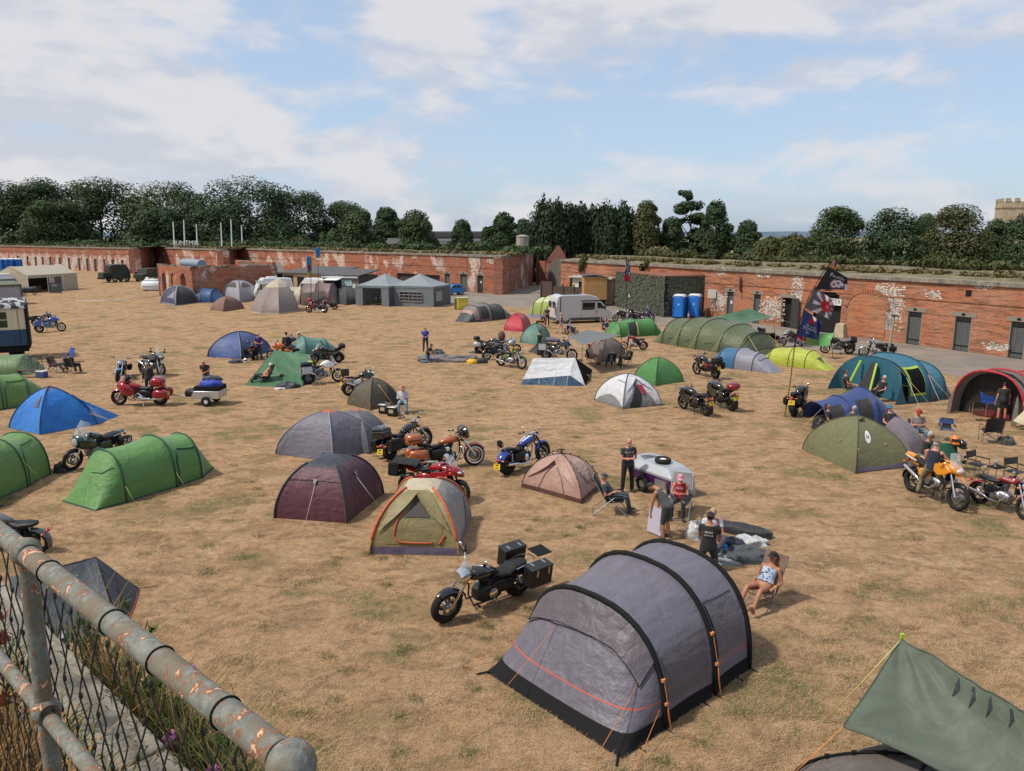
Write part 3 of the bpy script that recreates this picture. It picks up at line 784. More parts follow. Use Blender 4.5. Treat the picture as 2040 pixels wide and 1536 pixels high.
 # tents
TENTG='tents pitched on the camp field'
class Tunnel:
 """hooped tent: local x runs along the tent, hoops = (x, half width, height); each end is a ground line (x, half width) or None for an upright end"""
 def __init__(s,name,label,loc,rz,hoops,front,back,cols,n=26,p=.80,sag=.06,sleeves=True,sleeve_r=.035,skirt=.0,sleeve_mat=None,skirt_mat=None,group=TENTG,cat='tent',piping=None,piping_mat=None):
  s.root=thing(name,label,cat,loc,rz,group);s.n,s.p,s.hoops=n,p,hoops
  st=[]
  seg=[]
  def ground(e,tipf=1.0):return('g',e[0],e[1])
  seq=([ground(front)]if front else[])+[('h',*h)for h in hoops]+([ground(back)]if back else[])
  s.rings_,s.info=[],[]
  K=8
  for i in range(len(seq)-1):
   a,b=seq[i],seq[i+1]
   for k in range(K+(1 if i==len(seq)-2 else 0)):
    f=k/K
    s.rings_.append([s._pt(a,b,f,j/n,sag)for j in range(n+1)]);s.info.append((i,f))
  s.seq=seq
  skirt_faces=[]
  mb=MB();nr=len(s.rings_)
  s.seed=RND.random()*50
  flat=[q for r in s.rings_ for q in r]
  fs,mi=[],[]
  for i in range(nr-1):
   for j in range(n):
    a=i*(n+1)+j
    f=(a,a+1,a+n+2,a+n+1)
    fs.append(f)
    zc=sum(flat[q].z for q in f)/4
    mi.append(min(s.info[i][0],len(cols)-1))
  mb.v=flat;mb.f=fs;mb.mi=mi
  s.nr,s.K=nr,K
  zs=([skirt]if skirt else[])+([piping,piping+.022]if piping else[])
  if zs:
   bands=zbands(mb,zs)
   s.fly=ob('flysheet',bands[-1],cols,s.root,50)
   if skirt:
    fl=bands[0]
    fl.v=[(x*1.004,y*(1.006+.03*max(0,1-z/skirt)**3),z)for x,y,z in fl.v]
    ob('mud_flap',fl,skirt_mat or BLACKM,s.root,50)
   if piping:
    ob('piping',bands[-2],piping_mat,s.root,50)
    ob('flysheet_lower',bands[-3],cols,s.root,50)
  else:s.fly=ob('flysheet',mb,cols,s.root,50)
  sm=sleeve_mat or BLACKM
  if sleeves:
   for(x,w,h)in hoops:
    pts=[s._arch(x,w+.012,h+.012,j/28)for j in range(29)]
    mb=MB();mb.tube(pts,sleeve_r,6);ob('pole_sleeve',mb,sm,s.root,180)
 def _arch(s,x,w,h,t):
  th=PI*t-.36*math.sin(2*PI*t);c,q=math.cos(th),math.sin(th)
  return V((x,-w*math.copysign(abs(c)**s.p,c),h*abs(q)**s.p+.01))
 def _pt(s,a,b,f,t,sag):
  def P(q,t):
   if q[0]=='h':return s._arch(q[1],q[2],q[3],t)
   c=math.cos(PI*t-.36*math.sin(2*PI*t));y=-q[2]*c
   return V((q[1],y,.01))
  A,B=P(a,t),P(b,t)
  if a[0]=='g' or b[0]=='g':
   r=lerp(A,B,f)
   k=4*f*(1-f)*math.sin(PI*t)
   r.z+=.05*k
   return r
  r=lerp(A,B,f);k=1-sag*4*f*(1-f)
  return V((r.x,r.y*(1-(1-k)*.6),r.z*k if r.z>.05 else r.z))
 def S(s,i,t):
  """point on the fly: ring index (float), t across"""
  i=min(max(i,0),s.nr-1);i0=int(math.floor(i));i1=min(i0+1,s.nr-1);fi=i-i0
  j=t*s.n;j0=min(int(j),s.n-1);fj=j-j0
  a=lerp(s.rings_[i0][j0],s.rings_[i0][j0+1],fj);b=lerp(s.rings_[i1][j0],s.rings_[i1][j0+1],fj)
  return lerp(a,b,fi)
 def _t_at_z(s,i,z,side):
  best=0.0
  for k in range(1,40):
   t=k/80
   if s.S(i,t if side==0 else 1-t).z>z:return(t if side==0 else 1-t)
  return .5
 def out(s,i,t,d=.015):
  p=s.S(i,t);e=.02
  u=s.S(min(i+.3,s.nr-1),t)-s.S(max(i-.3,0),t);v=s.S(i,min(t+e,1))-s.S(i,max(t-e,0))
  nn=v.cross(u);
  if nn.length<1e-7:return p+V((0,0,d))
  nn.normalize();c=V((p.x,0,.3))
  if nn.dot(p-c)<0:nn=-nn
  return p+nn*d
 def patch(s,name,i0,i1,t0,t1,m,d=.014,inside=None,label=None):
  mb=MB();mb.grid(lambda u,v:s.out(lerp(i0,i1,u),lerp(t0,t1,v),d),14,14,inside=inside)
  k={'label':label}if label else{}
  return ob(name,mb,m,s.root,60,**k)
 def line(s,name,pts,m,r=.012,d=.012):
  mb=MB();P=[]
  for k in range(len(pts)-1):
   for q in range(8):f=q/8;P.append(s.out(lerp(pts[k][0],pts[k+1][0],f),lerp(pts[k][1],pts[k+1][1],f),d))
  P.append(s.out(*pts[-1],d));mb.tube(P,r,5);return ob(name,mb,m,s.root,180)
 def guy(s,i,t,dx,dy,m=ROPE,r=.006):
  a=s.S(i,t);guy_rope(s.root,a,V((a.x+dx,a.y+dy,.02)),m,r)
def guy_rope(root,a,b,m=ROPE,r=.006):
 mb=MB();mb.tube([a,lerp(a,b,.5)+V((0,0,-.015)),b],r,4);ob('guy_rope',mb,m,root,180)
 mb=MB();mb.cyl(b+V((0,0,.05)),b+V((0,0,-.03)),.007,5);ob('peg',mb,STEEL,root,180)
class Dome:
 """tent on arched poles that meet over the middle; corners are local ground points in order"""
 def __init__(s,name,label,loc,rz,corners,h,cols,cap=None,capf=.78,skirt=None,skf=.08,p=(.85,.95),poles=None,pole_r=.012,concave=.07,apex=(0,0),group=TENTG,cat='tent',skip=(),clips=None,lift=.0,ridge=None):
  s.root=thing(name,label,cat,loc,rz,group)
  s.c=[V((x,y,0))for x,y in corners];s.h,s.p,s.con,s.lift=h,(p[0]*1.42,p[1]*1.30),concave,lift;s.N=len(corners)
  s.ap=[V((apex[0],apex[1],0))]*s.N
  if ridge:
   s.ap=[V((ridge if c.x>0 else-ridge,apex[1],0))for c in s.c]
  mats=list(cols)
  ci=len(mats);mats+=[cap]if cap else[]
  si=len(mats);mats+=[skirt]if skirt else[]
  mb=MB()
  for i in range(s.N):
   if i in skip:continue
   def mf(u,v,i=i):
    if cap and v>capf:return ci
    if skirt and v<skf:return si
    return i%len(cols)
   mb.grid(lambda u,v,i=i:s.P(i,u,v),10,20,mfn=mf)
  s.fly=ob('flysheet',mb,mats,s.root,50)
  if poles:
   for i in range(s.N):
    pts=[s.P(i,0,k/20)*1.0+V((0,0,.012))for k in range(21)]
    pts=[q+(q-V((0,0,0))).normalized()*.012 for q in pts]
    m2=MB();m2 .tube(pts,pole_r,6);ob('pole',m2,poles,s.root,180)
 def arc(s,i,t):
  i%=s.N;ph=t*PI/2;c,q=max(math.cos(ph),0)**s.p[0],math.sin(ph)**s.p[1]
  b=lerp(s.ap[i],s.c[i],c);return V((b.x,b.y,s.h*q+.01))
 def P(s,i,u,t):
  a,b=s.arc(i,t),s.arc(i+1,t);r=lerp(a,b,u)
  k=4*u*(1-u)*s.con*(1-t*t)*math.sin(PI*min(t*1.15+.06,1))
  m=lerp(s.ap[i%s.N],s.ap[(i+1)%s.N],u)
  r.x=lerp(r.x,m.x,k);r.y=lerp(r.y,m.y,k)
  if s.lift:r.z+=s.lift*4*u*(1-u)*max(0,1-t*4)
  return r
 def out(s,i,u,t,d=.015):
  p=s.P(i,u,t);e=.02
  a=s.P(i,min(u+e,1),t)-s.P(i,max(u-e,0),t);b=s.P(i,u,min(t+e,1))-s.P(i,u,max(t-e,0))
  nn=a.cross(b)
  if nn.length<1e-8:return p+V((0,0,d))
  nn.normalize()
  if nn.dot(p-V((0,0,.1)))<0:nn=-nn
  return p+nn*d
 def patch(s,name,i,u0,u1,t0,t1,m,d=.014,inside=None,label=None,res=22):
  mb=MB();mb.grid(lambda a,b:s.out(i,lerp(u0,u1,a),lerp(t0,t1,b),d),res,res,inside=inside)
  k={'label':label}if label else{}
  return ob(name,mb,m,s.root,60,**k)
 def line(s,name,i,pts,m,r=.012,d=.014):
  mb=MB();P=[]
  for k in range(len(pts)-1):
   for q in range(6):f=q/6;P.append(s.out(i,lerp(pts[k][0],pts[k+1][0],f),lerp(pts[k][1],pts[k+1][1],f),d))
  P.append(s.out(i,*pts[-1],d));mb.tube(P,r,5);return ob(name,mb,m,s.root,180)
 def guy(s,i,u,t,dist,m=ROPE,r=.006,side=0.0):
  a=s.P(i,u,t);d=V((a.x,a.y,0)).normalized();b=V((a.x,a.y,.02))+d*dist+V((-d.y,d.x,0))*side
  guy_rope(s.root,a,b,m,r)
def arch_in(u,v,top=1.0,w=1.0):
 """arched doorway outline in the unit square"""
 x=abs(u-.5)*2/w
 return x<1 and v<top*(.55+.45*math.sqrt(max(0,1-x*x)))
class Sheet:
 """cloth stretched between points: patches of four corners with sag, sharing one mesh"""
 def __init__(s,name,label,loc,group=TENTG,cat='tent'):
  s.root=thing(name,label,cat,loc,0,group);s.o=V(loc);s.mb=MB()
 def bil(s,a,b,c,d,u,v,sag=0.0,edge=0.0):
  a,b,c,d=[V(q)-s.o for q in(a,b,c,d)]
  p=lerp(lerp(a,b,u),lerp(d,c,u),v)
  p.z-=sag*16*u*(1-u)*v*(1-v)
  if edge:
   m=(a+b+c+d)/4;k=edge*(4*u*(1-u)*(1-4*v*(1-v))+4*v*(1-v)*(1-4*u*(1-u)))
   p=lerp(p,V((m.x,m.y,p.z)),k)
  return p
 def quad(s,a,b,c,d,mi=0,sag=0.0,n=14,ripple=0.0,edge=0.0,seed=0):
  def fn(u,v):
   p=s.bil(a,b,c,d,u,v,sag,edge)
   if ripple:
    w=min(1,6*min(u,1-u,v,1-v))
    p.z+=ripple*noise.noise(V((u*3.5+seed,v*9,seed)))*w
   return p
  s.mb.grid(fn,n,n,mi);return s
 def done(s,name,mats,smooth=50):
  o=ob(name,s.mb,mats,s.root,smooth);s.mb=MB();return o
 def pole(s,a,b,m=BLACKM,r=.014):
  mb=MB();mb.tube([V(a)-s.o,V(b)-s.o],r,6);ob('pole',mb,m,s.root,180)
 def guy(s,a,b,m=ROPE,r=.006):guy_rope(s.root,V(a)-s.o,V(b)-s.o,m,r)
 def tubes(s,name,pts,m,r=.012):
  mb=MB();mb.tube([V(q)-s.o for q in pts],r,6);ob(name,mb,m,s.root,180)
def tri_patch(mb,a,b,c):
 mb.add([a,b,c],[(0,1,2)])
 # the big grey tunnel tent nearest the camera
GREY=fab('grey_ripstop',(.135,.125,.160),.5)
GREYD=fab('grey_ripstop_darker_panel',(.105,.090,.108),.5)
OPIPE=mat('orange_piping',(.45,.08,.045),.6)
a,b,c=G(985,1342),G(1232,1512),G(1497,1330)
axd=(c-b).normalized();Lt=(c-b).length
nd=V((-axd.y,axd.x,0));half=abs((a-b).dot(nd))/2+.05
o=b+nd*half
x1,x2=(G(1311,1444)-b).dot(axd),(G(1409,1377)-b).dot(axd)
Tn=Tunnel('tunnel_tent','large grey inflatable tunnel tent with black hoops and orange piping nearest the camera',o,ang(b,c),[(x1,half,1.76),(x2,half*1.01,2.02),(Lt*.985,half*.98,1.92)],(0.02,half*1.0),(Lt+.55,half*.55),[GREY],p=.80,sag=.035,sleeve_r=.055,skirt=.24,n=36,piping=.50,piping_mat=OPIPE)
K=Tn.K
Tn.patch('vent_hood',5.4,7.8,.30,.68,GREYD,.03)
Tn.line('vent_seam',[(7.7,.30),(5.3,.30),(5.6,.42),(5.2,.55),(5.7,.68),(7.7,.68)],BLACKM,.008,.035)
Tn.patch('side_panel',K+.8,2*K-.8,.12,.30,GREYD,.006)
Tn.patch('window',2*K+1.2,3*K-1.2,.18,.34,GREYD,.012)
Tn.line('window_seam',[(2*K+1,.17),(2*K+1,.35),(3*K-1,.35)],BLACKM,.007)
OCLIP=mat('orange_clip',(.70,.25,.08),.5)
for i,x in((1,K),(2,2*K)):
 for t in((.27,.17)if i==2 else(.24,.15)):
  mb=MB();mb.box(Tn.out(x,t,.06),(.07,.05,.05));ob('strap_clip',mb,OCLIP,Tn.root)
  mb=MB();mb.tube([Tn.out(x,t,.08),Tn.out(x,t*.55,.09),Tn.out(x+.25,.0,.12)],.007,5);ob('guy_rope',mb,ROPEO,Tn.root)
for(i,t,dx,dy)in((5.4,.31,-1.55,-.25),(5.3,.55,-1.5,.2),(7.4,.14,-1.3,-.45),(7.6,.86,-1.3,.45)):Tn.guy(i,t,dx,dy,ROPEO,.006)
for i in(3,K,K+6,2*K,2*K+5,3*K):
 mb=MB();q=Tn.S(i,0);mb.tube([V((q.x,q.y-.02,.03)),V((q.x,q.y-.2,.0))],.012,5);ob('peg_loop',mb,BLACKM,Tn.root)
for q in(-half,half):
 mb=MB();mb.tube([V((0.05,q*.97,.05)),V((-.16,q*1.06,.01))],.02,5);ob('corner_strap',mb,BLACKM,Tn.root)
 # all other tents, each set out from the ground points where it stands
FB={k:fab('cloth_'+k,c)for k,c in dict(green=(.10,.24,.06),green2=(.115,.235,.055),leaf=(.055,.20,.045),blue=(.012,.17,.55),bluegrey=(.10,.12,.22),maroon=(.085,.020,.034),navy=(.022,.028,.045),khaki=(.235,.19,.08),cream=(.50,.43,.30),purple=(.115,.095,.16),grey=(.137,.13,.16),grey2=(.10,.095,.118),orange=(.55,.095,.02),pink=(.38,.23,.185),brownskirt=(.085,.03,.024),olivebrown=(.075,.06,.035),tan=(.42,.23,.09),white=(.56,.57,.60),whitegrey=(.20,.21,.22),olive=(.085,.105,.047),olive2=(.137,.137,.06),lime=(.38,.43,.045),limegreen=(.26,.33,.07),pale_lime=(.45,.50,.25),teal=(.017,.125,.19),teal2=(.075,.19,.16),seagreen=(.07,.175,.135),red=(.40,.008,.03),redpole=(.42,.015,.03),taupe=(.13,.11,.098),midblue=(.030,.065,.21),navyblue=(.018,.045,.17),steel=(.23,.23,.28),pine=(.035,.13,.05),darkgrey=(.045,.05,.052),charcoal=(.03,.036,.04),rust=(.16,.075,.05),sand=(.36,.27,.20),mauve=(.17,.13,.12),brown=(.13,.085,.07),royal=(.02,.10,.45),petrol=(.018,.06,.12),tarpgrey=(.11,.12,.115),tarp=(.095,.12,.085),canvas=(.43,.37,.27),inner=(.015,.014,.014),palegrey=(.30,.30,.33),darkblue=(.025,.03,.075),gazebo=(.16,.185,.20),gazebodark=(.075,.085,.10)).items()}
MESHB=mat('black_mesh',(.008,.008,.009),.9,spec=.1)
CLEAR=mat('clear_window',(.35,.36,.36),.15,spec=.6)
def domeG(name,label,L_,Fr,Rt,v_top,cols,h=None,top_u=None,**k):
 l,f,r=G(*L_),G(*Fr),G(*Rt);b=l+r-f
 c=(l+r)/2
 if h is None:h=TOP(c,v_top)
 pts=[l,f,r,b]
 return Dome(name,label,c,0,[(p.x-c.x,p.y-c.y)for p in pts],h,cols,**k)
def tunnelG(name,label,p0,p1,W,hoops,front,back,cols,**k):
 """p0 -> p1: near ground edge; hoops: (pixel on that edge, top row, width share)"""
 a,b=G(*p0),G(*p1);d=(b-a).normalized();n=V((-d.y,d.x,0))
 if n.y<0:n=-n
 o=a+n*W/2;hs=[]
 for(px,vt,wm)in hoops:
  x=(G(*px)-a).dot(d);cpt=o+d*x
  hs.append((x,W/2*wm,TOP(cpt,vt)if vt>3 else vt))
 Lx=(b-a).length
 fr=None if front is None else(front[0],W/2*front[1]);bk=None if back is None else(Lx+back[0],W/2*back[1])
 t=Tunnel(name,label,o,ang(a,b),hs,fr,bk,cols,**k)
 t.near=0 if n.dot(V((-d.y,d.x,0)))>0 else 1
 return t
def merge(a,b):
 """the second cover becomes parts of the first tent"""
 d=b.root.matrix_basis.copy();d0=a.root.matrix_basis.inverted()@d
 for ch in list(b.root.children):
  ch.parent=a.root;ch.matrix_basis=d0@ch.matrix_basis
 bpy.data.objects.remove(b.root)
def near_arch(t,i0,i1,w0,w1):return(w0,w1)if t.near==0 else(1-w1,1-w0)
t=tunnelG('tunnel_tent','bright green three hoop tunnel tent with dark green poles beside the dark faired motorcycle',(196,1021),(455,938),2.05,[((264,1004),897,.92),((358,972),868,1.0),((418,956),864,.9)],(0,.82),(0,.28),[FB['green']],sleeve_mat=mat('dark_green_sleeve',(.012,.06,.03),.6),sleeve_r=.026,skirt=.05,skirt_mat=mat('dark_green_sleeve',(.012,.06,.03),.6))
DG=MATS['dark_green_sleeve'];q=lambda a:a if t.near==0 else 1-a
t.line('door_zip',[(17,q(.02)),(17.2,q(.26)),(18.4,q(.36)),(23.6,q(.34))],DG,.03);t.line('vent_zip',[(4.5,.5),(5.0,.42),(7,.36)],DG,.012)
t.guy(4,.5,-1.6,0,ROPE);t.guy(24,.5,1.9,0,ROPE);t.guy(16,q(.2),0,-.5,ROPE);t.guy(8,q(.2),0,-.5)
t=tunnelG('tunnel_tent','green tunnel tent cut by the frame edge beside the spoked wheel of the faired motorcycle',(-70,1030),(126,936),2.1,[((-60,1022),880,.9),((66,970),874,1.0),((112,946),862,.92)],(-1.2,.8),(0.2,.35),[FB['green2']],sleeve_mat=DG,sleeve_r=.024,skirt=.05,skirt_mat=DG)
q=lambda a:a if t.near==0 else 1-a
t.line('door_zip',[(17,q(.02)),(17.2,q(.28)),(18.6,q(.38)),(23,q(.40))],DG,.015);t.guy(16,q(.3),.1,-.7)
t=tunnelG('tunnel_tent','light green tunnel tent behind the bright blue tent at the frame edge',(-80,830),(88,803),2.3,[((-60,825),748,.95),((12,817),743,1.0),((66,808),745,.95)],(-1,.8),(1.0,.3),[FB['green2']],sleeve_mat=DG,sleeve_r=.026,skirt=.06,skirt_mat=DG)
q=lambda a:a if t.near==0 else 1-a
t.line('door_zip',[(17,q(.02)),(17.1,q(.26)),(18.4,q(.37)),(23.8,q(.38))],DG,.02);t.guy(8,q(.2),-.2,-1.4,ROPE,.008)
t=tunnelG('tunnel_tent','plain sage green tent below the blue and cream railway carriage',(-90,752),(50,747),2.6,[((-70,751),708,1.0),((36,748),706,1.0)],(-1,.9),(.3,.95),[fab('cloth_sage',(.125,.20,.085))],sleeves=False)
t=domeG('dome_tent','bright blue tent with a grey purple cap and a long tail',(19,853),(80,866),(193,846),771,[FB['blue']],cap=FB['bluegrey'],capf=.80,p=(.98,1.0),poles=mat('dark_blue_seam',(.01,.03,.10),.6),pole_r=.02,concave=.10)
mb=MB();tl=G(238,828)-t.root.location
for e_ in(0,.16):mb.grid(lambda a,b:lerp(t.P(2,e_*0,b*.62)+V((0,e_,0)),lerp(tl,t.P(2,0,.62),b),a)+V((0,0,-.16*math.sin(PI*a)*b)),10,10)
ob('tail',mb,FB['blue'],t.root,60)
t.patch('vent',0,.55,.8,.45,.66,FB['purple'],.03,inside=lambda u,v:u>(1-(1-v))*.8)
t.guy(0,.9,.8,.5,ROPE,.008,.2);t.guy(2,.0,.3,1.1,ROPE,.008);t.guy(1,.98,.25,1.3,ROPE,.008)
s=Sheet('backpacking_tent','low dark navy tent with red edged fly below the rusty railing',G(180,1190))
A,B_,C_,D_,E_=G(100,1134,1.0),G(192,1110,1.05),G(278,1171,.02),G(243,1262,.02),G(70,1290,.02)
F_=lerp(A,E_,.0)
s.quad(A,B_,D_,E_,0,.06,14,.04,.05);s.quad(B_,C_,lerp(C_,D_,.5),D_,0,.05,12,.03,.06,3);s.quad(A,B_,G(215,1142,.02),G(80,1152,.02),0,.04)
s.quad(A,E_,G(10,1270,.03),G(20,1150,.03),0,.04)
s.done('flysheet',fab('cloth_blueblack',(.035,.045,.062),.6))
s.tubes('edge_tape',[C_,lerp(C_,D_,.5)+V((.05,-.02,0)),D_],mat('red_tape',(.35,.03,.02),.6),.012);s.tubes('seam',[A,B_],BLACKM,.012);s.tubes('seam',[B_,D_],BLACKM,.008)
s.tubes('zip',[lerp(B_,C_,.45),lerp(lerp(B_,D_,.6),lerp(C_,D_,.5),.6)],mat('brown_zip',(.10,.05,.04),.7),.01)
for f,g in((.86,.74),(.90,.30)):
 p0=lerp(A,B_,g);mb=MB();o_=V(s.o);qd=[lerp(lerp(A,B_,g+dx),lerp(E_,D_,g+dx),f+dy)-o_+V((0,-.03,.03))for dx,dy in((-.05,.05),(.05,.05),(.05,-.03),(-.0,-.05))]
 mb.add(qd,[(0,1,2,3)]);ob('reflective_tab',mb,FB['palegrey'],s.root)
mb=MB();o_=V(s.o)
def on_q(x,y):return s.bil(A,B_,D_,E_,.50+x,.17-y*.9,.06)+V((0,-.02,.025))
put_text(mb,'outdoor',.085,lambda x,y:on_q(x*.55,y*.55));ob('lettering',mb,FB['palegrey'],s.root)
s.guy(C_,C_+V((.35,.1,0)),BLACKM)
t=domeG('dome_tent','maroon dome tent with a navy blue top in front of the grey and orange dome',(547,1032),(690,1043),(764,984),908,[FB['maroon']],cap=FB['navy'],capf=.70,p=(.62,.85),concave=.05)
for i in range(4):t.line('pole_sleeve',i,[(0,.0),(0,.25),(0,.5),(0,.78)],FB['charcoal'],.03,.01)
for i,u in((0,.52),(1,.5)):
 t.patch('guy_tab',i,u-.05,u+.05,.44,.52,FB['steel'],.05,inside=lambda a,b:abs(a-.5)<b*.5);t.guy(i,u,.45,.75,ROPEW,.006)
t.line('seam',0,[(0.02,.50),(.98,.50)],BLACKM,.006)
t=domeG('dome_tent','khaki tent with orange pole sleeves and a lilac skirt behind the chrome cruiser',(737,1104),(912,1108),(938,1030),958,[FB['khaki'],fab('cloth_greige',(.22,.205,.19)),FB['khaki'],FB['khaki']],cap=FB['cream'],capf=.74,skirt=FB['purple'],skf=.11,p=(.66,.85),concave=.03)
for i in range(4):t.line('pole_sleeve',i,[(0,.18),(0,.4),(0,.6),(0,.82)],FB['orange'],.035,.015);t.line('pole',i,[(0,.0),(0,.2)],FB['tan'],.02,.02)
t.patch('door_panel',0,.17,.86,.13,.66,fab('cloth_khaki_door',(.205,.17,.072)),.012,inside=lambda u,v:arch_in(u,v,1,1)and v<.98)
t.patch('door_window',0,.34,.72,.42,.62,mat('tent_mesh_grey',(.07,.065,.055),.9),.03,inside=lambda u,v:abs(u-.5)<(.52-.36*v))
t.line('door_piping',0,[(.30,.48),(.25,.36),(.25,.22),(.32,.155),(.5,.145),(.72,.15)],FB['orange'],.022,.03);t.line('door_piping',0,[(.80,.14),(.88,.24)],FB['orange'],.022,.03)
hood=MB();hood.grid(lambda u,v:t.out(0,lerp(.04+.13*v,.96-.13*v,u),lerp(.26+.40*(1-abs(2*u-1)),.76,v),.05+.14*(1-v)*(1-abs(2*u-1))),16,10);ob('door_hood',hood,FB['khaki'],t.root)
t.patch('side_vent',1,.62,.92,.1,.38,FB['purple'],.02,inside=lambda a,b:b<a)
t.guy(1,.85,.5,.7,ROPEW);t.guy(0,.02,.3,.35,ROPEO,.005)
t=domeG('dome_tent','grey dome tent with an orange cap and orange lower hem',(549,905),(663,920),(764,893),817,[FB['grey']],cap=FB['orange'],capf=.87,skirt=FB['orange'],skf=.022,p=(.92,.85),concave=.10)
t.line('pole_sleeve',1,[(0,.02),(0,.4),(0,.87)],FB['palegrey'],.022,.01)
t.line('pole_sleeve',0,[(0,.02),(0,.4),(0,.87)],FB['palegrey'],.018,.01);t.line('pole_sleeve',2,[(0,.02),(0,.4),(0,.87)],FB['palegrey'],.018,.01)
t2=domeG('porch','x',(640,890),(735,905),(778,880),816,[FB['grey2']],cap=FB['orange'],capf=.92,p=(.8,.8),concave=.03);merge(t,t2)
t.guy(0,.1,.35,.8,ROPE)
PB=mat('brown_pole',(.055,.022,.018),.5)
t=domeG('dome_tent','pale pink tent with dark brown skirt and clipped outer poles',(1040,971),(1158,1004),(1196,972),905,[FB['pink']],skirt=FB['brownskirt'],skf=.085,p=(.70,.88),poles=PB,pole_r=.013,concave=.05)
for i in range(4):
 for k in range(5):
  mb=MB();p=t.arc(i,.3+k*.14);mb.cyl(p,p+(p*1.0).normalized()*.05+V((0,0,.03)),.014,6);ob('pole_clip',mb,BLACKM,t.root)
mb=MB();mb.cyl((0,0,t.h),(0,0,t.h+.16),.03,8).box((0,0,t.h+.16),(.2,.05,.03)).box((0,0,t.h+.13),(.05,.2,.03));ob('pole_hub',mb,PB,t.root)
hood=MB();hood.grid(lambda u,v:t.out(0,lerp(.03+.2*v,.97-.2*v,u),lerp(.24+.42*(1-abs(2*u-1)),.84,v),.03+.12*(1-v)*(1-abs(2*u-1))),16,10);ob('door_hood',hood,FB['pink'],t.root)
t.line('door_zip',0,[(.28,.10),(.34,.4),(.48,.62)],PB,.009);t.line('door_zip',0,[(.72,.10),(.68,.36),(.56,.56)],PB,.009)
t.patch('window_flap',1,.18,.84,.26,.74,fab('cloth_pink_light',(.45,.29,.235),.5,.9),.03,inside=lambda u,v:abs(u-.5)<.5*min(1,v*1.6+.05));t.line('window_seam',1,[(.16,.74),(.5,.24),(.84,.30)],PB,.008,.03)
t=domeG('dome_tent','olive brown dome tent with an open orange lined door beside the seated reader',(693,806),(738,817),(797,804),754,[FB['olivebrown']],p=(.85,.9),concave=.05,poles=mat('olive_seam',(.04,.035,.02),.7),pole_r=.014)
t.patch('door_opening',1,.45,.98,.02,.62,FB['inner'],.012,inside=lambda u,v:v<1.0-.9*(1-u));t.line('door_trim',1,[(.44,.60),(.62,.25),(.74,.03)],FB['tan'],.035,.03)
t.line('seam',0,[(.62,.02),(.72,.3),(.94,.7)],FB['tan'],.01);t.guy(0,.3,.3,.7,ROPEO);t.guy(1,.0,.2,.6,ROPEO)
s=Sheet('ridge_tent','dark green ridge tent with a white and blue end beside the sunbathing man',G(560,750))
A,B_,C_,D_,E_=G(546,698,1.45),G(616,706,1.35),G(489,768),G(560,772),G(603,770)
s.quad(A,B_,E_,D_,0,.08,16,.10,.03,2);s.quad(A,A,D_,C_,0,.02,12,.06,.0,5);s.quad(A,B_,G(640,740,.03),G(530,735,.03),0,.05)
s.done('flysheet',FB['pine'])
H_=G(628,752);M0=lerp(B_,E_,.72);M1=lerp(B_,H_,.72)
s.quad(B_,B_,M1,M0,0,-.03,10,.02);s.quad(M0,M1,H_,E_,1,0,8,.02);s.done('end_panel',[FB['white'],FB['petrol']])
s.tubes('edge_cord',[A,C_],BLACKM,.012);s.guy(C_,G(470,762),ROPE);s.guy(B_,G(640,772),ROPEW)
t=domeG('dome_tent','blue dome tent behind the man in a purple shirt',(414,711),(482,716),(540,700),661,[FB['midblue']],p=(.88,.82),poles=mat('navy_seam',(.012,.02,.06),.6),pole_r=.03,concave=.12)
t.line('pole_sleeve',0,[(.98,.02),(.98,.5),(.9,.95)],FB['palegrey'],.02);t.guy(0,.0,.25,1.2,ROPE,.01);t.guy(1,.05,.4,.7,ROPE,.01)
t=tunnelG('tunnel_tent','pale teal tent behind the man in a cream cap',(585,721),(696,713),2.3,[((612,719),668,1.0),((655,716),674,.95)],(-.6,.8),(0,.35),[FB['teal2']],sleeve_r=.02,sleeve_mat=mat('teal_seam',(.02,.07,.06),.7))
t.line('vent_hood',[(14,.42),(14.5,.34),(16,.28)],BLACKM,.03)
s=Sheet('ridge_tent','white ridge tent with deep blue sides near the dropped helmet',G(1100,750))
R1,R2=G(1062,713,1.35),G(1146,713,1.38);gl,gr=G(1036,766),G(1166,769);bl,br=G(1050,735),G(1180,737)
e1,e2=lerp(R1,gl,.80),lerp(R2,G(1130,770),.62)
em=lerp(e1,e2,.5)
s.quad(R1,R2,e2,e1,0,.06,18,.07,.02,1);s.quad(R1,R2,br,bl,0,.06,12,.05);s.quad(R2,R2,gr,e2,0,.0,10,.03);s.quad(R1,R1,gl,e1,0,0,8);s.done('flysheet',FB['white'])
s.quad(e1,e2,G(1130,769),gl,0,.0,12,.05);s.quad(e2,lerp(e2,gr,.55),gr,G(1130,769),0,0,8);s.quad(R2,R2,br,gr,1);s.done('inner_tent',[FB['petrol'],MESHB])
s.quad(lerp(R2,gr,.02),lerp(R2,br,.1),br,lerp(gr,br,.3),0,.02,8);s.done('mesh_door',mat('tent_mesh_dark',(.05,.05,.055),.9))
for f in(.0,.36,.68,.95):s.guy(lerp(e1,e2,f),lerp(gl,G(1130,769),f)+V((.05,-.25,0)),ROPEW,.009)
s.guy(lerp(R1,e1,.4),lerp(gl,G(1130,769),.3),ROPEW,.008);s.guy(lerp(e1,e2,.4),lerp(gl,G(1130,769),.62),ROPEW,.007)
t=domeG('dome_tent','white dome tent with grey lower edge and a part open door',(1185,798),(1241,815),(1317,808),745,[FB['white'],FB['white']],p=(.85,.82),poles=mat('grey_seam',(.11,.11,.12),.6),pole_r=.022,concave=.04,skirt=FB['whitegrey'],skf=.03)
t.patch('lower_panel',0,.04,.96,.03,.24,FB['whitegrey'],.012,inside=lambda u,v:v<math.sin(PI*u)**.7)
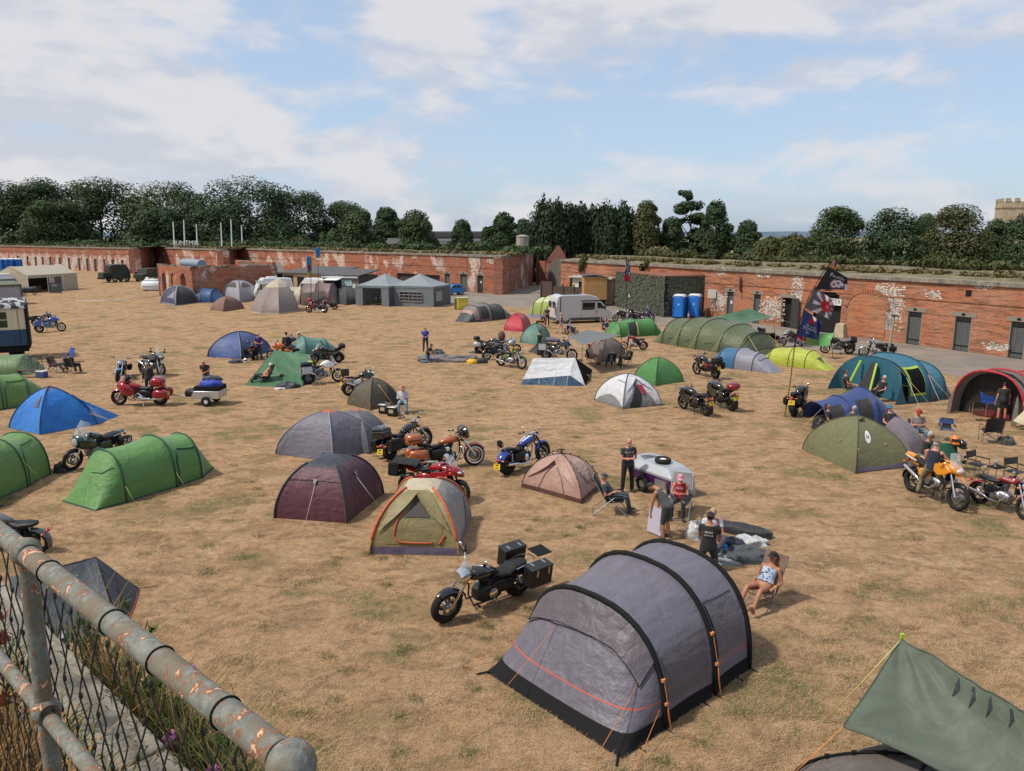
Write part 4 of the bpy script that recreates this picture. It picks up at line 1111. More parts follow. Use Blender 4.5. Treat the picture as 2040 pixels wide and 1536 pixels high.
t.patch('door_panel',1,.06,.94,.02,.66,FB['whitegrey'],.012,inside=lambda u,v:abs(u-.46)<.50*(1-v*.95));t.patch('door_opening',1,.10,.66,.0,.55,FB['inner'],.03,inside=lambda u,v:u>.12 and u<.62+.3*v and abs(u-.55)<.45*(1.05-v))
t.patch('red_lining',1,.46,.66,.16,.50,FB['red'],.045,inside=lambda u,v:v>1-u*1.1 and v>u*.4)
hood=MB();hood.grid(lambda u,v:t.out(1,lerp(.05,.92,u),lerp(.36+.30*(1-abs(2*u-1)),.74,v),.03+.1*(1-v)*(1-abs(2*u-1))),12,6);ob('door_hood',hood,FB['white'],t.root)
t.line('seam',0,[(.45,.62),(.98,.58)],MATS['grey_seam'],.015)
t=domeG('dome_tent','plain green dome tent behind the white dome with the open door',(1262,757),(1306,769),(1361,761),713,[FB['leaf']],p=(.86,.84),concave=.10,poles=DG,pole_r=.018)
t.line('logo',0,[(.88,.12),(.95,.14)],FB['palegrey'],.03);t.guy(1,.02,.5,.4)
t=tunnelG('tunnel_tent','pale grey tunnel tent with a blue back behind the motorcycle with top case',(1408,727),(1532,746),1.9,[((1424,731),692,.95),((1445,738),692,1.0),((1474,744),704,.82)],(-.3,.6),(0,.6),[FB['royal']if 0 else fab('cloth_blue2',(.025,.12,.25)),fab('cloth_blue2',(.025,.12,.25)),FB['steel'],FB['steel']],sleeve_mat=mat('slate_seam',(.06,.07,.085),.6),sleeve_r=.03)
t.line('vent_hood',[(25.5,.36),(26.5,.40),(26.5,.58),(25.5,.62)],MATS['slate_seam'],.02)
t=tunnelG('tunnel_tent','acid yellow tunnel tent with thin black hoops by the striped flagpole',(1509,721),(1642,741),1.75,[((1530,724),693,1.0),((1563,731),691,1.0),((1593,736),699,.9)],(-.1,.4),(0,.55),[FB['lime']],sleeve_r=.016)
q=lambda a:a if t.near==0 else 1-a
t.patch('vent',27,29.5,.40,.52,FB['olivebrown'],.02,inside=lambda u,v:abs(v-.5)<.5*(1-u));t.guy(30,.5,1.0,0);t.guy(8,q(.25),0,-.6)
OS=mat('olive_sleeve',(.035,.045,.02),.7)
t=tunnelG('tunnel_tent','long olive green five hoop family tunnel tent with many yellow guy ropes',(1303,683),(1487,712),4.3,[((1322,684),634,.92),((1352,690),632,1.0),((1385,696),635,1.0),((1425,704),646,1.0),((1462,709),662,.80)],(-.6,.85),(.0,.78),[FB['olive']],sleeve_mat=OS,sleeve_r=.03,p=.85)
q=lambda a:a if t.near==0 else 1-a
for x in(8,16,24,32):t.guy(x,q(.34),.2,-1.7,ROPE,.014);t.guy(x,q(.22),.1,-.9,ROPE,.011)
t.guy(40,q(.40),1.9,-.9,ROPE,.014);t.guy(40,q(.62),2.0,.2,ROPE,.014);t.guy(32,.6,2.8,.8,ROPE,.012)
t.patch('door_panel',41,46,.22,.78,fab('cloth_olive_door',(.055,.07,.03),.6,.9),.03);t.line('door_seam',[(46,.2),(41.2,.22),(40.6,.5),(41.2,.78),(46,.8)],OS,.03,.04)
for x in(13,21,29):t.line('vent_seam',[(x-2,q(.16)),(x,q(.19)),(x+1.5,q(.16))],OS,.02)
t=tunnelG('tunnel_tent','bright green tunnel tent with its dark doorway open beside the red motorcycle',(1225,673),(1322,668),2.3,[((1248,675),641,.95),((1282,673),635,1.0),((1308,669),634,.92)],(-.2,.6),(0.3,.8),[FB['leaf']],sleeve_mat=DG,sleeve_r=.03)
q=lambda a:a if t.near==0 else 1-a
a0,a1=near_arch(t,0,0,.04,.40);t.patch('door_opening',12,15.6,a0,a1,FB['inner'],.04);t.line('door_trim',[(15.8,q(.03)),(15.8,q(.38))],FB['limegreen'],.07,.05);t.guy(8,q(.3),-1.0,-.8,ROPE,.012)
s=Sheet('tarp_canopy','grey tarpaulin canopy on poles over the seated group',G(1185,700),cat='canopy')
c4=[G(1132,670,1.75),G(1170,657,2.0),G(1238,668,2.05),G(1160,688,1.75)]
s.quad(*c4,0,.10,16,.05,.06);s.done('tarpaulin',FB['tarpgrey'])
for c in(c4[0],c4[2],c4[3],c4[1]):s.pole(c,V((c.x,c.y,0)),BLACKM,.018)
s.guy(c4[0],G(1108,688),ROPE,.008);s.guy(c4[3],G(1150,728),ROPEW,.008)
t=domeG('dome_tent','brown dome tent half hidden under the grey tarpaulin canopy',(1166,712),(1200,722),(1246,708),672,[FB['brown']],p=(.85,.85),concave=.06,poles=PB,pole_r=.02)
t.line('pole',0,[(.6,.95),(.35,.5)],FB['cream'],.03,.06)
t=domeG('dome_tent','small sea green tent behind the standing man in black',(1036,683),(1076,687),(1096,676),645,[FB['seagreen']],p=(.85,.82),concave=.1,poles=MATS['teal_seam'],pole_r=.022)
t.guy(0,.3,.35,.5)
s=Sheet('backpacking_tent','low grey tent porch behind the legs of the man in black',G(1065,700))
s.quad(G(1070,684,.8),G(1095,688,.8),G(1092,712),G(1052,701),0,.02);s.quad(G(1070,684,.8),G(1095,688,.8),G(1110,695),G(1080,688),0);s.done('flysheet',fab('cloth_slate',(.075,.075,.095)))
t=domeG('dome_tent','small scarlet dome tent in front of the silver van',(1004,658),(1041,661),(1057,650),624,[FB['red']],p=(.78,.85),concave=.04,poles=FB['red'],pole_r=.018)
t.patch('vent_hood',0,.4,.75,.72,.82,fab('cloth_red_dark',(.22,.006,.02)),.05)
t=tunnelG('tunnel_tent','dark grey and dusty pink tunnel tent beyond the scarlet dome',(934,644),(1030,634),2.7,[((986,645),608,1.0),((1000,641),604,.95),((1020,638),606,.95)],(0.1,.6),(.2,.8),[FB['charcoal'],FB['mauve'],FB['charcoal'],FB['mauve']],sleeve_r=.03)
t.patch('pink_band',5.2,8,.1,.9,FB['mauve'],.02);t.patch('window',4.0,5.4,.36,.6,FB['pink'],.03)
q=lambda a:a if t.near==0 else 1-a
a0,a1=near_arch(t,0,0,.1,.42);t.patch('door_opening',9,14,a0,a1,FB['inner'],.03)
t=tunnelG('drive_away_awning','lime green awning with a pale roof standing at the back of the silver van',(1048,632),(1103,638),2.9,[((1062,633),592,.95),((1078,635),588,1.0),((1100,637),589,1.0)],(-.2,.95),None,[FB['limegreen']],sleeve_r=.025,skirt=.42,skirt_mat=FB['steel'],cat='awning')
t.patch('roof_panel',6.6,23.5,.34,.70,FB['pale_lime'],.02)
l,f,r=G(1702,768),G(1807,806),G(1905,795)
Wt=(l-f).length
t=tunnelG('tunnel_tent','big teal family tent with lime green window surround',(1807,806),(1905,795),Wt*.92,[((1812,805.5),712,.97),((1852,801),705,1.0),((1886,797),716,.95)],None,(.55,.7),[FB['teal']],sleeve_mat=mat('petrol_sleeve',(.01,.035,.05),.6),sleeve_r=.03,skirt=.10,skirt_mat=FB['navy'],p=.72)
LG=mat('lime_trim',(.33,.47,.05),.6)
q=lambda a:a if t.near==0 else 1-a
a0,a1=near_arch(t,0,0,.13,.36);t.patch('window_surround',.6,6.6,a0-.035,a1+.02,LG,.015);t.patch('window',1.4,6.4,a0,a1,MESHB,.03)
t.patch('blue_panel',8.5,15,a0-.06,a1+.05,fab('cloth_teal_light',(.028,.165,.25),.6,.8),.012)
for x,y in((0,.42),(8,.40),(16,.36)):t.guy(x,q(y),.5,-1.9,ROPE,.010)
for x,y in((0,.3),(8,.3)):t.guy(x,q(y),-.4,-1.3,ROPEW,.009)
mb=MB();h0=t.hoops[0]
mb.grid(lambda u,v:(lambda p:V((h0[0]-.06-.7*(1-v)**1.2,p.y*v,p.z*v if v<1 else p.z))if 0 else V((h0[0]-.9*(1-min(1,p.z*1/h0[2]))*(1-v)-.01,p.y*(1-.0*v),p.z*(1-v))))(t._arch(h0[0],h0[1],h0[2],u)),30,10)
ob('end_wall',mb,FB['teal'],t.root)
def endp(y,z):return V((h0[0]-.05-.9*(1-z/h0[2])*.35,y,z))
mb=MB();mb.add([endp(-.55,.05)+V((-.55,0,0)),endp(.35,.05)+V((-.55,0,0)),endp(.1,1.75)+V((-.06,0,0)),endp(-.2,1.75)+V((-.06,0,0))],[(0,1,2,3)]);ob('door_opening',mb,FB['inner'],t.root)
for y0,y1 in((-.62,-.25),(.9,.75)):
 mb=MB();mb.tube([endp(y0,.05)+V((-.62,0,0)),endp(y1,1.7)+V((-.1,0,0))],.06,6);ob('door_trim',mb,LG,t.root)
l,f=G(1898,818),G(2038,849);Wt=(l-f).length
t=tunnelG('tunnel_tent','brown grey tunnel tent with thick red hoops and an open front',(2038,849),(2150,822),Wt*.96,[((2038,849),741,1.0),((2068,842),737,1.0),((2120,829),742,.95)],None,(.6,.7),[FB['taupe']],sleeve_mat=FB['redpole'],sleeve_r=.055,p=.80)
h0=t.hoops[0]
mb=MB()
mb.grid(lambda u,v:(lambda p:V((h0[0]-.55*math.sin(PI*.5*(1-min(1,p.z*v/h0[2])))*(1-0),p.y,max(.02,p.z*v))))(t._arch(h0[0],h0[1],h0[2],lerp(0,.30,u))),10,12)
mb.grid(lambda u,v:(lambda p:V((h0[0]-.35*(1-min(1,p.z*v/h0[2])),p.y,max(.02,p.z*v))))(t._arch(h0[0],h0[1],h0[2],lerp(.72,1,u))),10,12)
ob('front_panel',mb,FB['taupe'],t.root)
mb=MB();mb.grid(lambda u,v:(lambda p:V((h0[0]+.6,p.y*.98,p.z*v)))(t._arch(0,h0[1],h0[2],lerp(.02,.98,u))),16,6);ob('inner_door',mb,FB['inner'],t.root)
mb=MB();mb.grid(lambda u,v:V((h0[0]+.35,lerp(-.9,.9,u)*.9,.04+.35*v*(1-.3*abs(2*u-1)))),10,3);ob('inner_skirt',mb,fab('cloth_wine',(.12,.012,.02)),t.root)
RT=t
t.guy(0,.25,-1.4,-1.2,ROPEW,.008)
s=Sheet('canvas_sheet','pale sand canvas corner in front of the red hooped tent',G(2050,850),cat='tarp')
s.quad(G(2018,838,.35),G(2060,800,1.2),G(2120,840,.9),G(2090,868,.05),0,.03);s.done('canvas',FB['cream'])
t=tunnelG('tunnel_tent','navy blue tent with a low open porch behind the olive dome',(1636,856),(1812,850),2.5,[((1652,855),803,.78),((1700,854),790,.90),((1748,852),773,1.05)],None,(.35,.55),[FB['navyblue']],sleeve_mat=MATS['navy_seam'],sleeve_r=.02)
q=lambda a:a if t.near==0 else 1-a
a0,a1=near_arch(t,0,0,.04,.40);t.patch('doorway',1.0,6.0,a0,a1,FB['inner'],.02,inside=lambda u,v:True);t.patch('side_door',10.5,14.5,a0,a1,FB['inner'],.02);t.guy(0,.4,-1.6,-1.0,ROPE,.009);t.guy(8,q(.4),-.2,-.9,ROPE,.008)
mb=MB();mb.lathe([(.002,0),(.05,.05),(.06,.12),(.02,.2)],10,t.S(3,q(.42))+V((0,-.05,-.35)));ob('lantern',mb,WHITE,t.root)
t=domeG('dome_tent','olive green dome tent with a round white badge on its side',(1599,896),(1704,944),(1814,931),830,[FB['olive2'],FB['olive2'],FB['olive2'],FB['olive2']],p=(.86,.84),concave=.09,poles=mat('olive_seam2',(.07,.07,.03),.7),pole_r=.014,skirt=FB['purple'],skf=.012)
t.patch('lower_panel',1,.03,.97,.015,.10,FB['purple'],.012,inside=lambda u,v:v<.5+.5*abs(2*u-1))
t2=domeG('porch','x',(1745,905),(1815,935),(1842,905),834,[FB['mauve']if 0 else fab('cloth_mushroom',(.16,.13,.15))],p=(.82,.84),concave=.03,apex=(-.25,.15));merge(t,t2)
t.patch('badge',1,.20,.36,.40,.60,mat('badge_white',(.7,.7,.68),.6),.02,inside=lambda u,v:.52<math.hypot((u-.5)*2,(v-.5)*2)<1 and not(abs(math.atan2(v-.5,u-.5)*4%1.0)<.10),res=40)
t.patch('badge_lamp',1,.255,.31,.43,.57,MATS['badge_white'],.022,inside=lambda u,v:abs(u-.5)<(.45 if v<.3 else .25 if v<.65 else .4)and not(.34<v<.42))
for i,u,tt in((0,.62,.36),(1,.02,.34),(1,.66,.36)):
 mb=MB();p=t.out(i,u,tt,.03);mb.ball(p,(.05,.02,.04),8,5);mb.tube([p,p+V((.01,-.02,-.13))],.012,5);ob('guy_hank',mb,FB['tan'],t.root)
hood=MB();hood.grid(lambda u,v:t.out(1,lerp(.04,.5,u),lerp(.80,.90,v),.03+.12*(1-v)*math.sin(PI*u)),10,4);ob('vent_hood',hood,FB['olive2'],t.root)
mb=MB();mb.tube([t.arc(1,.82),t.arc(1,.82)+V((.12,-.06,.12))],.02,6);ob('vent_prop',mb,BLACKM,t.root)
s=Sheet('tarp_canopy','dark green tarpaulin strung on poles above the bikes by the wall',G(1480,655),cat='canopy')
P0,P1,P2,P3=G(1408,634,1.9),G(1492,614,2.5),G(1545,632,1.9),G(1480,645,1.85)
s.quad(P0,P1,P2,P3,0,.18,16,.16,.08,4);s.done('tarpaulin',fab('cloth_bottle',(.05,.125,.06)))
for a in(P0,P2,P3,P1):s.pole(a,V((a.x,a.y,0)),mat('wood_pole',(.35,.25,.13),.7),.022)
s.guy(P2,G(1545,690),ROPEO,.010);s.guy(P2,G(1600,652),ROPEW,.008);s.guy(P3,G(1510,690),ROPE,.010)
s=Sheet('tarp_canopy','light green sheet pitched over a motorcycle beneath the flags',G(1630,685),cat='canopy')
P0,P1,P2,P3=G(1598,667,1.5),G(1662,663,1.7),G(1650,690,.9),G(1606,688,.55)
s.quad(P0,P1,P2,P3,0,.04,12,.03);s.done('tarpaulin',fab('cloth_fresh_green',(.085,.27,.085)))
s.pole(P1,V((P1 .x,P1 .y,0)),BLACKM,.016);s.pole(P0,V((P0 .x,P0 .y,0)),BLACKM,.016);s.guy(P2,V((P2 .x+.1,P2 .y-.6,0)),ROPE,.008);s.guy(P1,G(1685,690),ROPEW,.006)
# the far cluster by the left walls
t=domeG('dome_tent','dark blue inflatable dome tent with grey beams near the ruined arches',(321,604),(350,609),(395,603),570,[FB['darkblue']],p=(.72,.8),poles=FB['steel'],pole_r=.09,concave=.02,skirt=FB['steel'],skf=.03)
t.patch('door_opening',1,.06,.9,.03,.80,FB['inner'],.05,inside=lambda u,v:abs(u-.5)<.5*(1-.35*v));t.patch('window',0,.35,.9,.25,.6,FB['steel'],.04,inside=lambda u,v:v<u)
t=tunnelG('tunnel_tent','mid blue tunnel tent beside the dark blue inflatable dome',(386,603),(435,603),3.0,[((396,603),573,1),((420,603),575,1.0)],(-.5,.8),(.3,.8),[fab('cloth_blue3',(.022,.085,.22))],sleeve_r=.05,sleeve_mat=FB['petrol'])
t.patch('pale_window',2,9,.1,.3,FB['steel'],.03)
t=domeG('dome_tent','pale grey dome tent with two half round mesh windows before the caravan',(437,598),(478,603),(518,597),559,[FB['palegrey']],p=(.70,.78),poles=FB['steel'],pole_r=.07,concave=.02)
for i in(0,1):t.patch('mesh_window',i,.18,.82,.50,.74,mat('tent_mesh_grey',(.07,.065,.055),.9),.05,inside=lambda u,v:math.hypot((u-.5)*2,v)<1)
t=domeG('dome_tent','small rust brown dome tent in front of the pale grey dome',(419,618),(445,621),(487,615),590,[FB['rust']],p=(.85,.88),concave=.08)
t.patch('vent_hood',1,.1,.3,.5,.66,FB['brownskirt'],.05);t.line('peak',0,[(.6,.98),(.98,.9)],FB['brownskirt'],.06)
l,f1,f2,r=G(498,622),G(520,626),G(556,626),G(596,621)
cc=(l+r)/2+V((0,2.0,0))
cor=[l,f1,f2,r,r+V((-1.2,4.2,0)),l+V((1.4,4.4,0))]
t=Dome('bell_tent','beige bell tent with a pale pointed top near the two far motorcycles',cc,0,[(p.x-cc.x,p.y-cc.y)for p in cor],TOP(cc,555),[FB['sand']if 0 else fab('cloth_greybeige',(.225,.175,.155))],cap=FB['canvas'],capf=.62,skirt=FB['canvas'],skf=.05,p=(1.0,1.0),concave=.02)
t.guy(2,.9,.7,1.0,ROPEW,.02)
t=tunnelG('tunnel_tent','beige awning tent joined behind the bell tent',(560,606),(618,606),3.6,[((572,606),571,.9),((600,606),569,1.0)],(-.5,.9),None,[FB['canvas']],sleeve_r=.03,sleeve_mat=FB['sand']);t.patch('door_opening',9,11.5,.1,.36,FB['inner'],.03)
t=tunnelG('tunnel_tent','dusty brown tunnel tent with a grey windbreak in front of the white van',(596,607),(662,607),4.6,[((598,607),566,.95),((628,607),561,1.0),((656,607),564,.95)],(-.4,.9),(.5,.9),[FB['brown']if 0 else fab('cloth_dusty_brown',(.19,.125,.115))],sleeve_r=.05,sleeve_mat=FB['brownskirt'])
s=Sheet('windbreak','grey cloth windbreak strung in front of the dusty brown tunnel tent',G(625,608),cat='windbreak')
s.quad(G(598,584,1.5),G(648,580,1.6),G(650,605),G(600,608),0,0,12,.15,.05);s.done('cloth',FB['palegrey']);s.pole(G(598,584,1.5),G(598,603),STEEL,.03);s.pole(G(648,580,1.6),G(648,601),STEEL,.03)
t=tunnelG('tunnel_tent','small royal blue arched tent in front of the kiosk',(648,597),(692,597),3.2,[((652,597),561,.9),((668,597),561,1.0)],None,(.2,.7),[FB['royal']],sleeve_r=.04,sleeve_mat=MATS['dark_blue_seam']);t.patch('doorway',.5,7,.04,.30,FB['inner'],.04)
t=domeG('dome_tent','wide dark grey dome tent with an open dark porch right of the two far motorcycles',(654,602),(690,608),(730,604),571,[FB['darkgrey']],p=(.85,.85),concave=.03,poles=FB['charcoal'],pole_r=.03)
t.patch('door_opening',0,.05,.5,.02,.75,FB['inner'],.05,inside=lambda u,v:v<math.sin(PI*u)**.5);t.line('door_trim',0,[(.5,.05),(.56,.55),(.8,.72)],FB['olive2'],.05)
t.guy(1,.3,.5,.5,ROPEW,.015)
t=domeG('dome_tent','tiny blue tent beside the grey gazebos',(720,600),(733,602),(748,599),579,[fab('cloth_blue4',(.03,.06,.16))],p=(.9,.9),concave=.02);t.patch('white_panel',0,.3,.95,.03,.4,FB['palegrey'],.05);t.patch('white_panel',1,.05,.5,.03,.4,FB['palegrey'],.05)
# green tarp and the tent beneath it, right foreground
s=Sheet('tarp_canopy','sagging grey green tarpaulin pulled to a point on a yellow guy line',G(1850,1500),cat='canopy')
P0,P1,P2,P3=G(1797,1273,1.75),G(2150,1478,1.85),G(2120,1660,1.0),G(1680,1447,1.05)
def tp(u,v):
 a,b,c,d=[p-s.o for p in(P0,P1,P2,P3)]
 p=lerp(lerp(a,b,u),lerp(d,c,u),v)
 k=16*u*(1-u)*v*(1-v)
 p.z-=.30*k
 e=.10*(4*u*(1-u))*(1-4*v*(1-v));m=(a+b+c+d)/4
 p=lerp(p,V((m.x,m.y,p.z)),e)
 p.z+=.045*math.sin(14*math.atan2(v+.02,u+.02))*math.exp(-2.2*math.hypot(u,v))*min(1,5*math.hypot(u,v))
 p.z+=.05*math.sin(11*math.atan2(1.02-v,u+.02))*math.exp(-2.0*math.hypot(u,1-v))*min(1,5*math.hypot(u,1-v))
 p.z+=.03*noise.noise(V((u*7,v*3,4.2)))+.035*max(0,1-v*7)*noise.noise(V((u*16,v*4,8)))
 return p
mb=MB();mb.grid(tp,70,50);ob('tarpaulin',mb,fab('cloth_tarp_grey_green',(.088,.112,.078),.6,.3),s.root,180)
mb=MB();mb.tube([tp(k/30,0)for k in range(31)],.012,5);mb2=MB();mb2 .tube([tp(0,k/30)for k in range(31)],.012,5);mb3=MB();mb3 .tube([tp(k/30,1)for k in range(31)],.014,5)
for m_ in(mb,mb2,mb3):ob('hem',m_,fab('cloth_hem',(.06,.08,.055)),s.root,180)
for u in(.38,.48,.58,.70):
 mb=MB();p=tp(u,.03);d=(tp(u+.02,.03)-p).normalized();q=tp(u,.16)
 mb.tube([p,lerp(p,q,.5)+d*.05,lerp(p,q,1.0)],[(.03,.008),(.05,.008),(.01,.004)],6);ob('tie_loop',mb,FB['charcoal'],s.root)
s.guy(P0,G(1640,1440),ROPE,.010);s.pole(P0+V((0,0,.06)),V((P0 .x,P0 .y,0)),BLACKM,.014)
s.guy(P3,G(1560,1560),ROPEO,.008)
mb=MB();mb.box(P0-s.o+V((0,0,.05)),(.05,.05,.08));ob('toggle',mb,mat('lime_clip',(.35,.5,.05),.5),s.root)
t=Dome('dome_tent','grey brown tent with thick black poles under the sagging tarpaulin',G(1840,1610),0,[(p.x-G(1840,1610).x,p.y-G(1840,1610).y)for p in(G(1580,1555),G(1730,1790),G(2130,1690),G(1900,1470))],.78,[fab('cloth_brown_grey',(.105,.088,.078),.5)],p=(.80,.80),poles=BLACKM,pole_r=.02,concave=.06)
t.line('red_cord',0,[(.05,.03),(.4,.10),(.9,.06)],mat('red_tape',(.35,.03,.02),.6),.006)
for k in range(3):
 mb=MB();p=t.arc(0,.45+.16*k);mb.box(p+p.normalized()*.03,(.07,.05,.05));ob('pole_clip',mb,BLACKM,t.root)
t.guy(0,.0,.45,.5,BLACKM);t.patch('mesh_panel',3,.1,.9,.5,.85,mat('tent_mesh_tan',(.13,.11,.09),.9),.02)
# motorcycles
AMBER=mat('amber_lens',(.75,.25,.02),.2,coat=.5)
REDL=mat('red_lens',(.45,.012,.012),.2,coat=.5)
LENS=mat('headlamp_glass',(.62,.64,.66),.06,.3,coat=1)
PLATE=mat('number_plate_yellow',(.70,.47,.015),.45)
PLATEW=mat('number_plate_white',(.75,.75,.72),.45)
SEATM=mat('seat_vinyl',(.014,.014,.015),.5,var=.2,vscale=20,bump=.15,bscale=60,spec=.35)
ENGM=mat('engine_alloy',(.23,.23,.235),.42,.75,var=.3,vscale=9)
ENGB=mat('engine_black',(.02,.02,.021),.45,.2,spec=.4)
SCREEN=mat('windscreen',(.55,.58,.60),.04,alpha=.32,spec=.7)
DISC=mat('brake_disc',(.22,.22,.225),.35,.9)
BIKEG='motorcycles parked among the tents'
def paint(name,c,metal=.0,rough=.25):return mat('paint_'+name,c,rough,metal,coat=.7)
PT=dict(black=paint('black',(.008,.008,.009)),red=paint('red',(.27,.004,.012)),dkred=paint('dark_red',(.17,.006,.012)),maroon=paint('wine',(.10,.008,.015)),green=paint('dark_green',(.006,.03,.018)),copper=paint('copper',(.38,.10,.03),.25),blue=paint('blue',(.012,.04,.26)),white=paint('white',(.68,.68,.67)),orange=paint('orange',(.55,.13,.015)),amber=paint('amber_orange',(.60,.22,.012)),grey=paint('grey',(.10,.105,.11),.3),silver=paint('silver',(.42,.43,.44),.6),army=paint('moss_green',(.06,.12,.03)),ltblue=paint('light_blue',(.09,.20,.40)),carbon=paint('charcoal',(.022,.023,.025)),cream=paint('cream',(.55,.50,.38)),plum=paint('plum',(.035,.02,.045)))
HEAD_PIX=None
def wheel(root,x,r,w,kind,tyre=RUBBER,rimm=None,disc=True,whitewall=False):
 rimm=rimm or STEEL
 rr=r-w*.62
 mb=MB()
 mb.torus((0,0,0),(0,1,0),rr,.016,28,6,w=w*.42)
 mb.cyl((0,-w*.6,0),(0,w*.6,0),.045 if kind!='wire' else .035,12)
 if kind=='wire':
  for k in range(18):
   a=2*PI*k/18+(.12 if k%2 else-.12);b=2*PI*k/18;sgn=1 if k%2 else-1
   mb.tube([(.04*math.cos(a),sgn*w*.45,.04*math.sin(a)),(rr*math.cos(b),0,rr*math.sin(b))],.0045,4,False)
 else:
  n={'cast5':5,'cast3':3,'cast10':10,'disc':9}.get(kind,5)
  for k in range(n):
   a=2*PI*k/n
   mb.tube([(.03*math.cos(a),0,.03*math.sin(a)),(rr*.96*math.cos(a+.12),0,rr*.96*math.sin(a+.12))],[(.03,.012),(.018,.011)]if n<8 else[(.014,.01),(.011,.009)],6,False,ref=V((0,1,0)))
 o=ob('wheel',mb,rimm,root,50,loc=(x,0,r))
 mb=MB();mb.torus((0,0,0),(0,1,0),r-w*.5,w*.5,36,10,w=w*.55)
 ob('tyre',mb,tyre,o,60)
 if whitewall:
  for sg in(-1,1):
   mb=MB();mb.torus((0,sg*w*.50,0),(0,1,0),r-w*.62,w*.2,32,6,w=w*.07);ob('white_wall',mb,mat('white_rubber',(.6,.58,.54),.7),o,60)
 if disc:
  for sg in((-1,1)if disc==2 else(1,)):
   mb=MB();mb.torus((0,sg*w*.62,0),(0,1,0),r*.36,.030*r/.33,26,4,w=.004);ob('brake_disc',mb,DISC,o,40)
 return o
def fender(root,name,x,z,R0,w,a0,a1,m,n=14,th=.02,lip=0.0):
 """curved mudguard round a wheel centre; angles from straight up, forwards positive"""
 mb=MB();rs=[]
 for k in range(n+1):
  a=lerp(a0,a1,k/n);ca,sa=math.cos(a),math.sin(a);ring=[]
  e=1-.35*lip*abs(2*k/n-1)**3
  for q in range(9):
   t=(q/8-.5)*2;y=t*w*e;rad=R0-(abs(t)**2.4)*w*.55
   ring.append(V((x+rad*sa,y,z+rad*ca)))
  for q in range(8,-1,-1):
   t=(q/8-.5)*2;y=t*(w*e-.004);rad=R0-.007-(abs(t)**2.4)*w*.55
   ring.append(V((x+rad*sa,y,z+rad*ca)))
  rs.append(ring)
 mb.rings(rs,True,True);return ob(name,mb,m,root,50)
def rbox(root,name,c,sz,m,rot=None,bev=.025,taper=(1,1),**k):
 mb=MB();mb.box((0,0,0),sz,None,0,*taper);
 if rot is not None:mb.v=[tuple(rot@V(p))for p in mb.v]
 return ob(name,mb,m,root,40,bev=bev,loc=c,**k)
def plate(root,x,z,text,tilt=.25,m=PLATE,y=0,front=False,size=(.23,.17)):
 w,h=size;mb=MB();Rm=Matrix.Rotation(tilt,3,'Y')
 mb.box((0,0,0),(.008,w,h));mb.v=[tuple(Rm@V(p)+V((x,y,z)))for p in mb.v]
 o=ob('number_plate',mb,m,root,0)
 sg=1 if front else-1
 mb=MB();ls=text.split('/')
 for i,t in enumerate(ls):
  put_text(mb,t,h*(.50 if len(ls)>1 else .62),lambda a,b:Rm@V((sg*.008,sg*a*.86,b+(h*.23*(1-2*i)if len(ls)>1 else 0)))+V((x,y,z)))
 ob('lettering',mb,BLACKM,o,0)
def mirror(root,base,tip,m=BLACK,r=(.055,.02,.038),glass=True):
 mb=MB();mb.tube([base,lerp(V(base),V(tip),.6)+V((.01,0,.02)),tip],.007,6)
 mb.ball(tip,(.02,r[0],r[2]),10,6)
 o=ob('mirror',mb,m,root,60)
 if glass:
  mb=MB();mb.ball(V(tip)+V((-.012,0,0)),(.012,r[0]*.88,r[2]*.88),10,6);ob('mirror_glass',mb,mat('mirror_glass',(.85,.86,.88),.03,1.0),o,60)
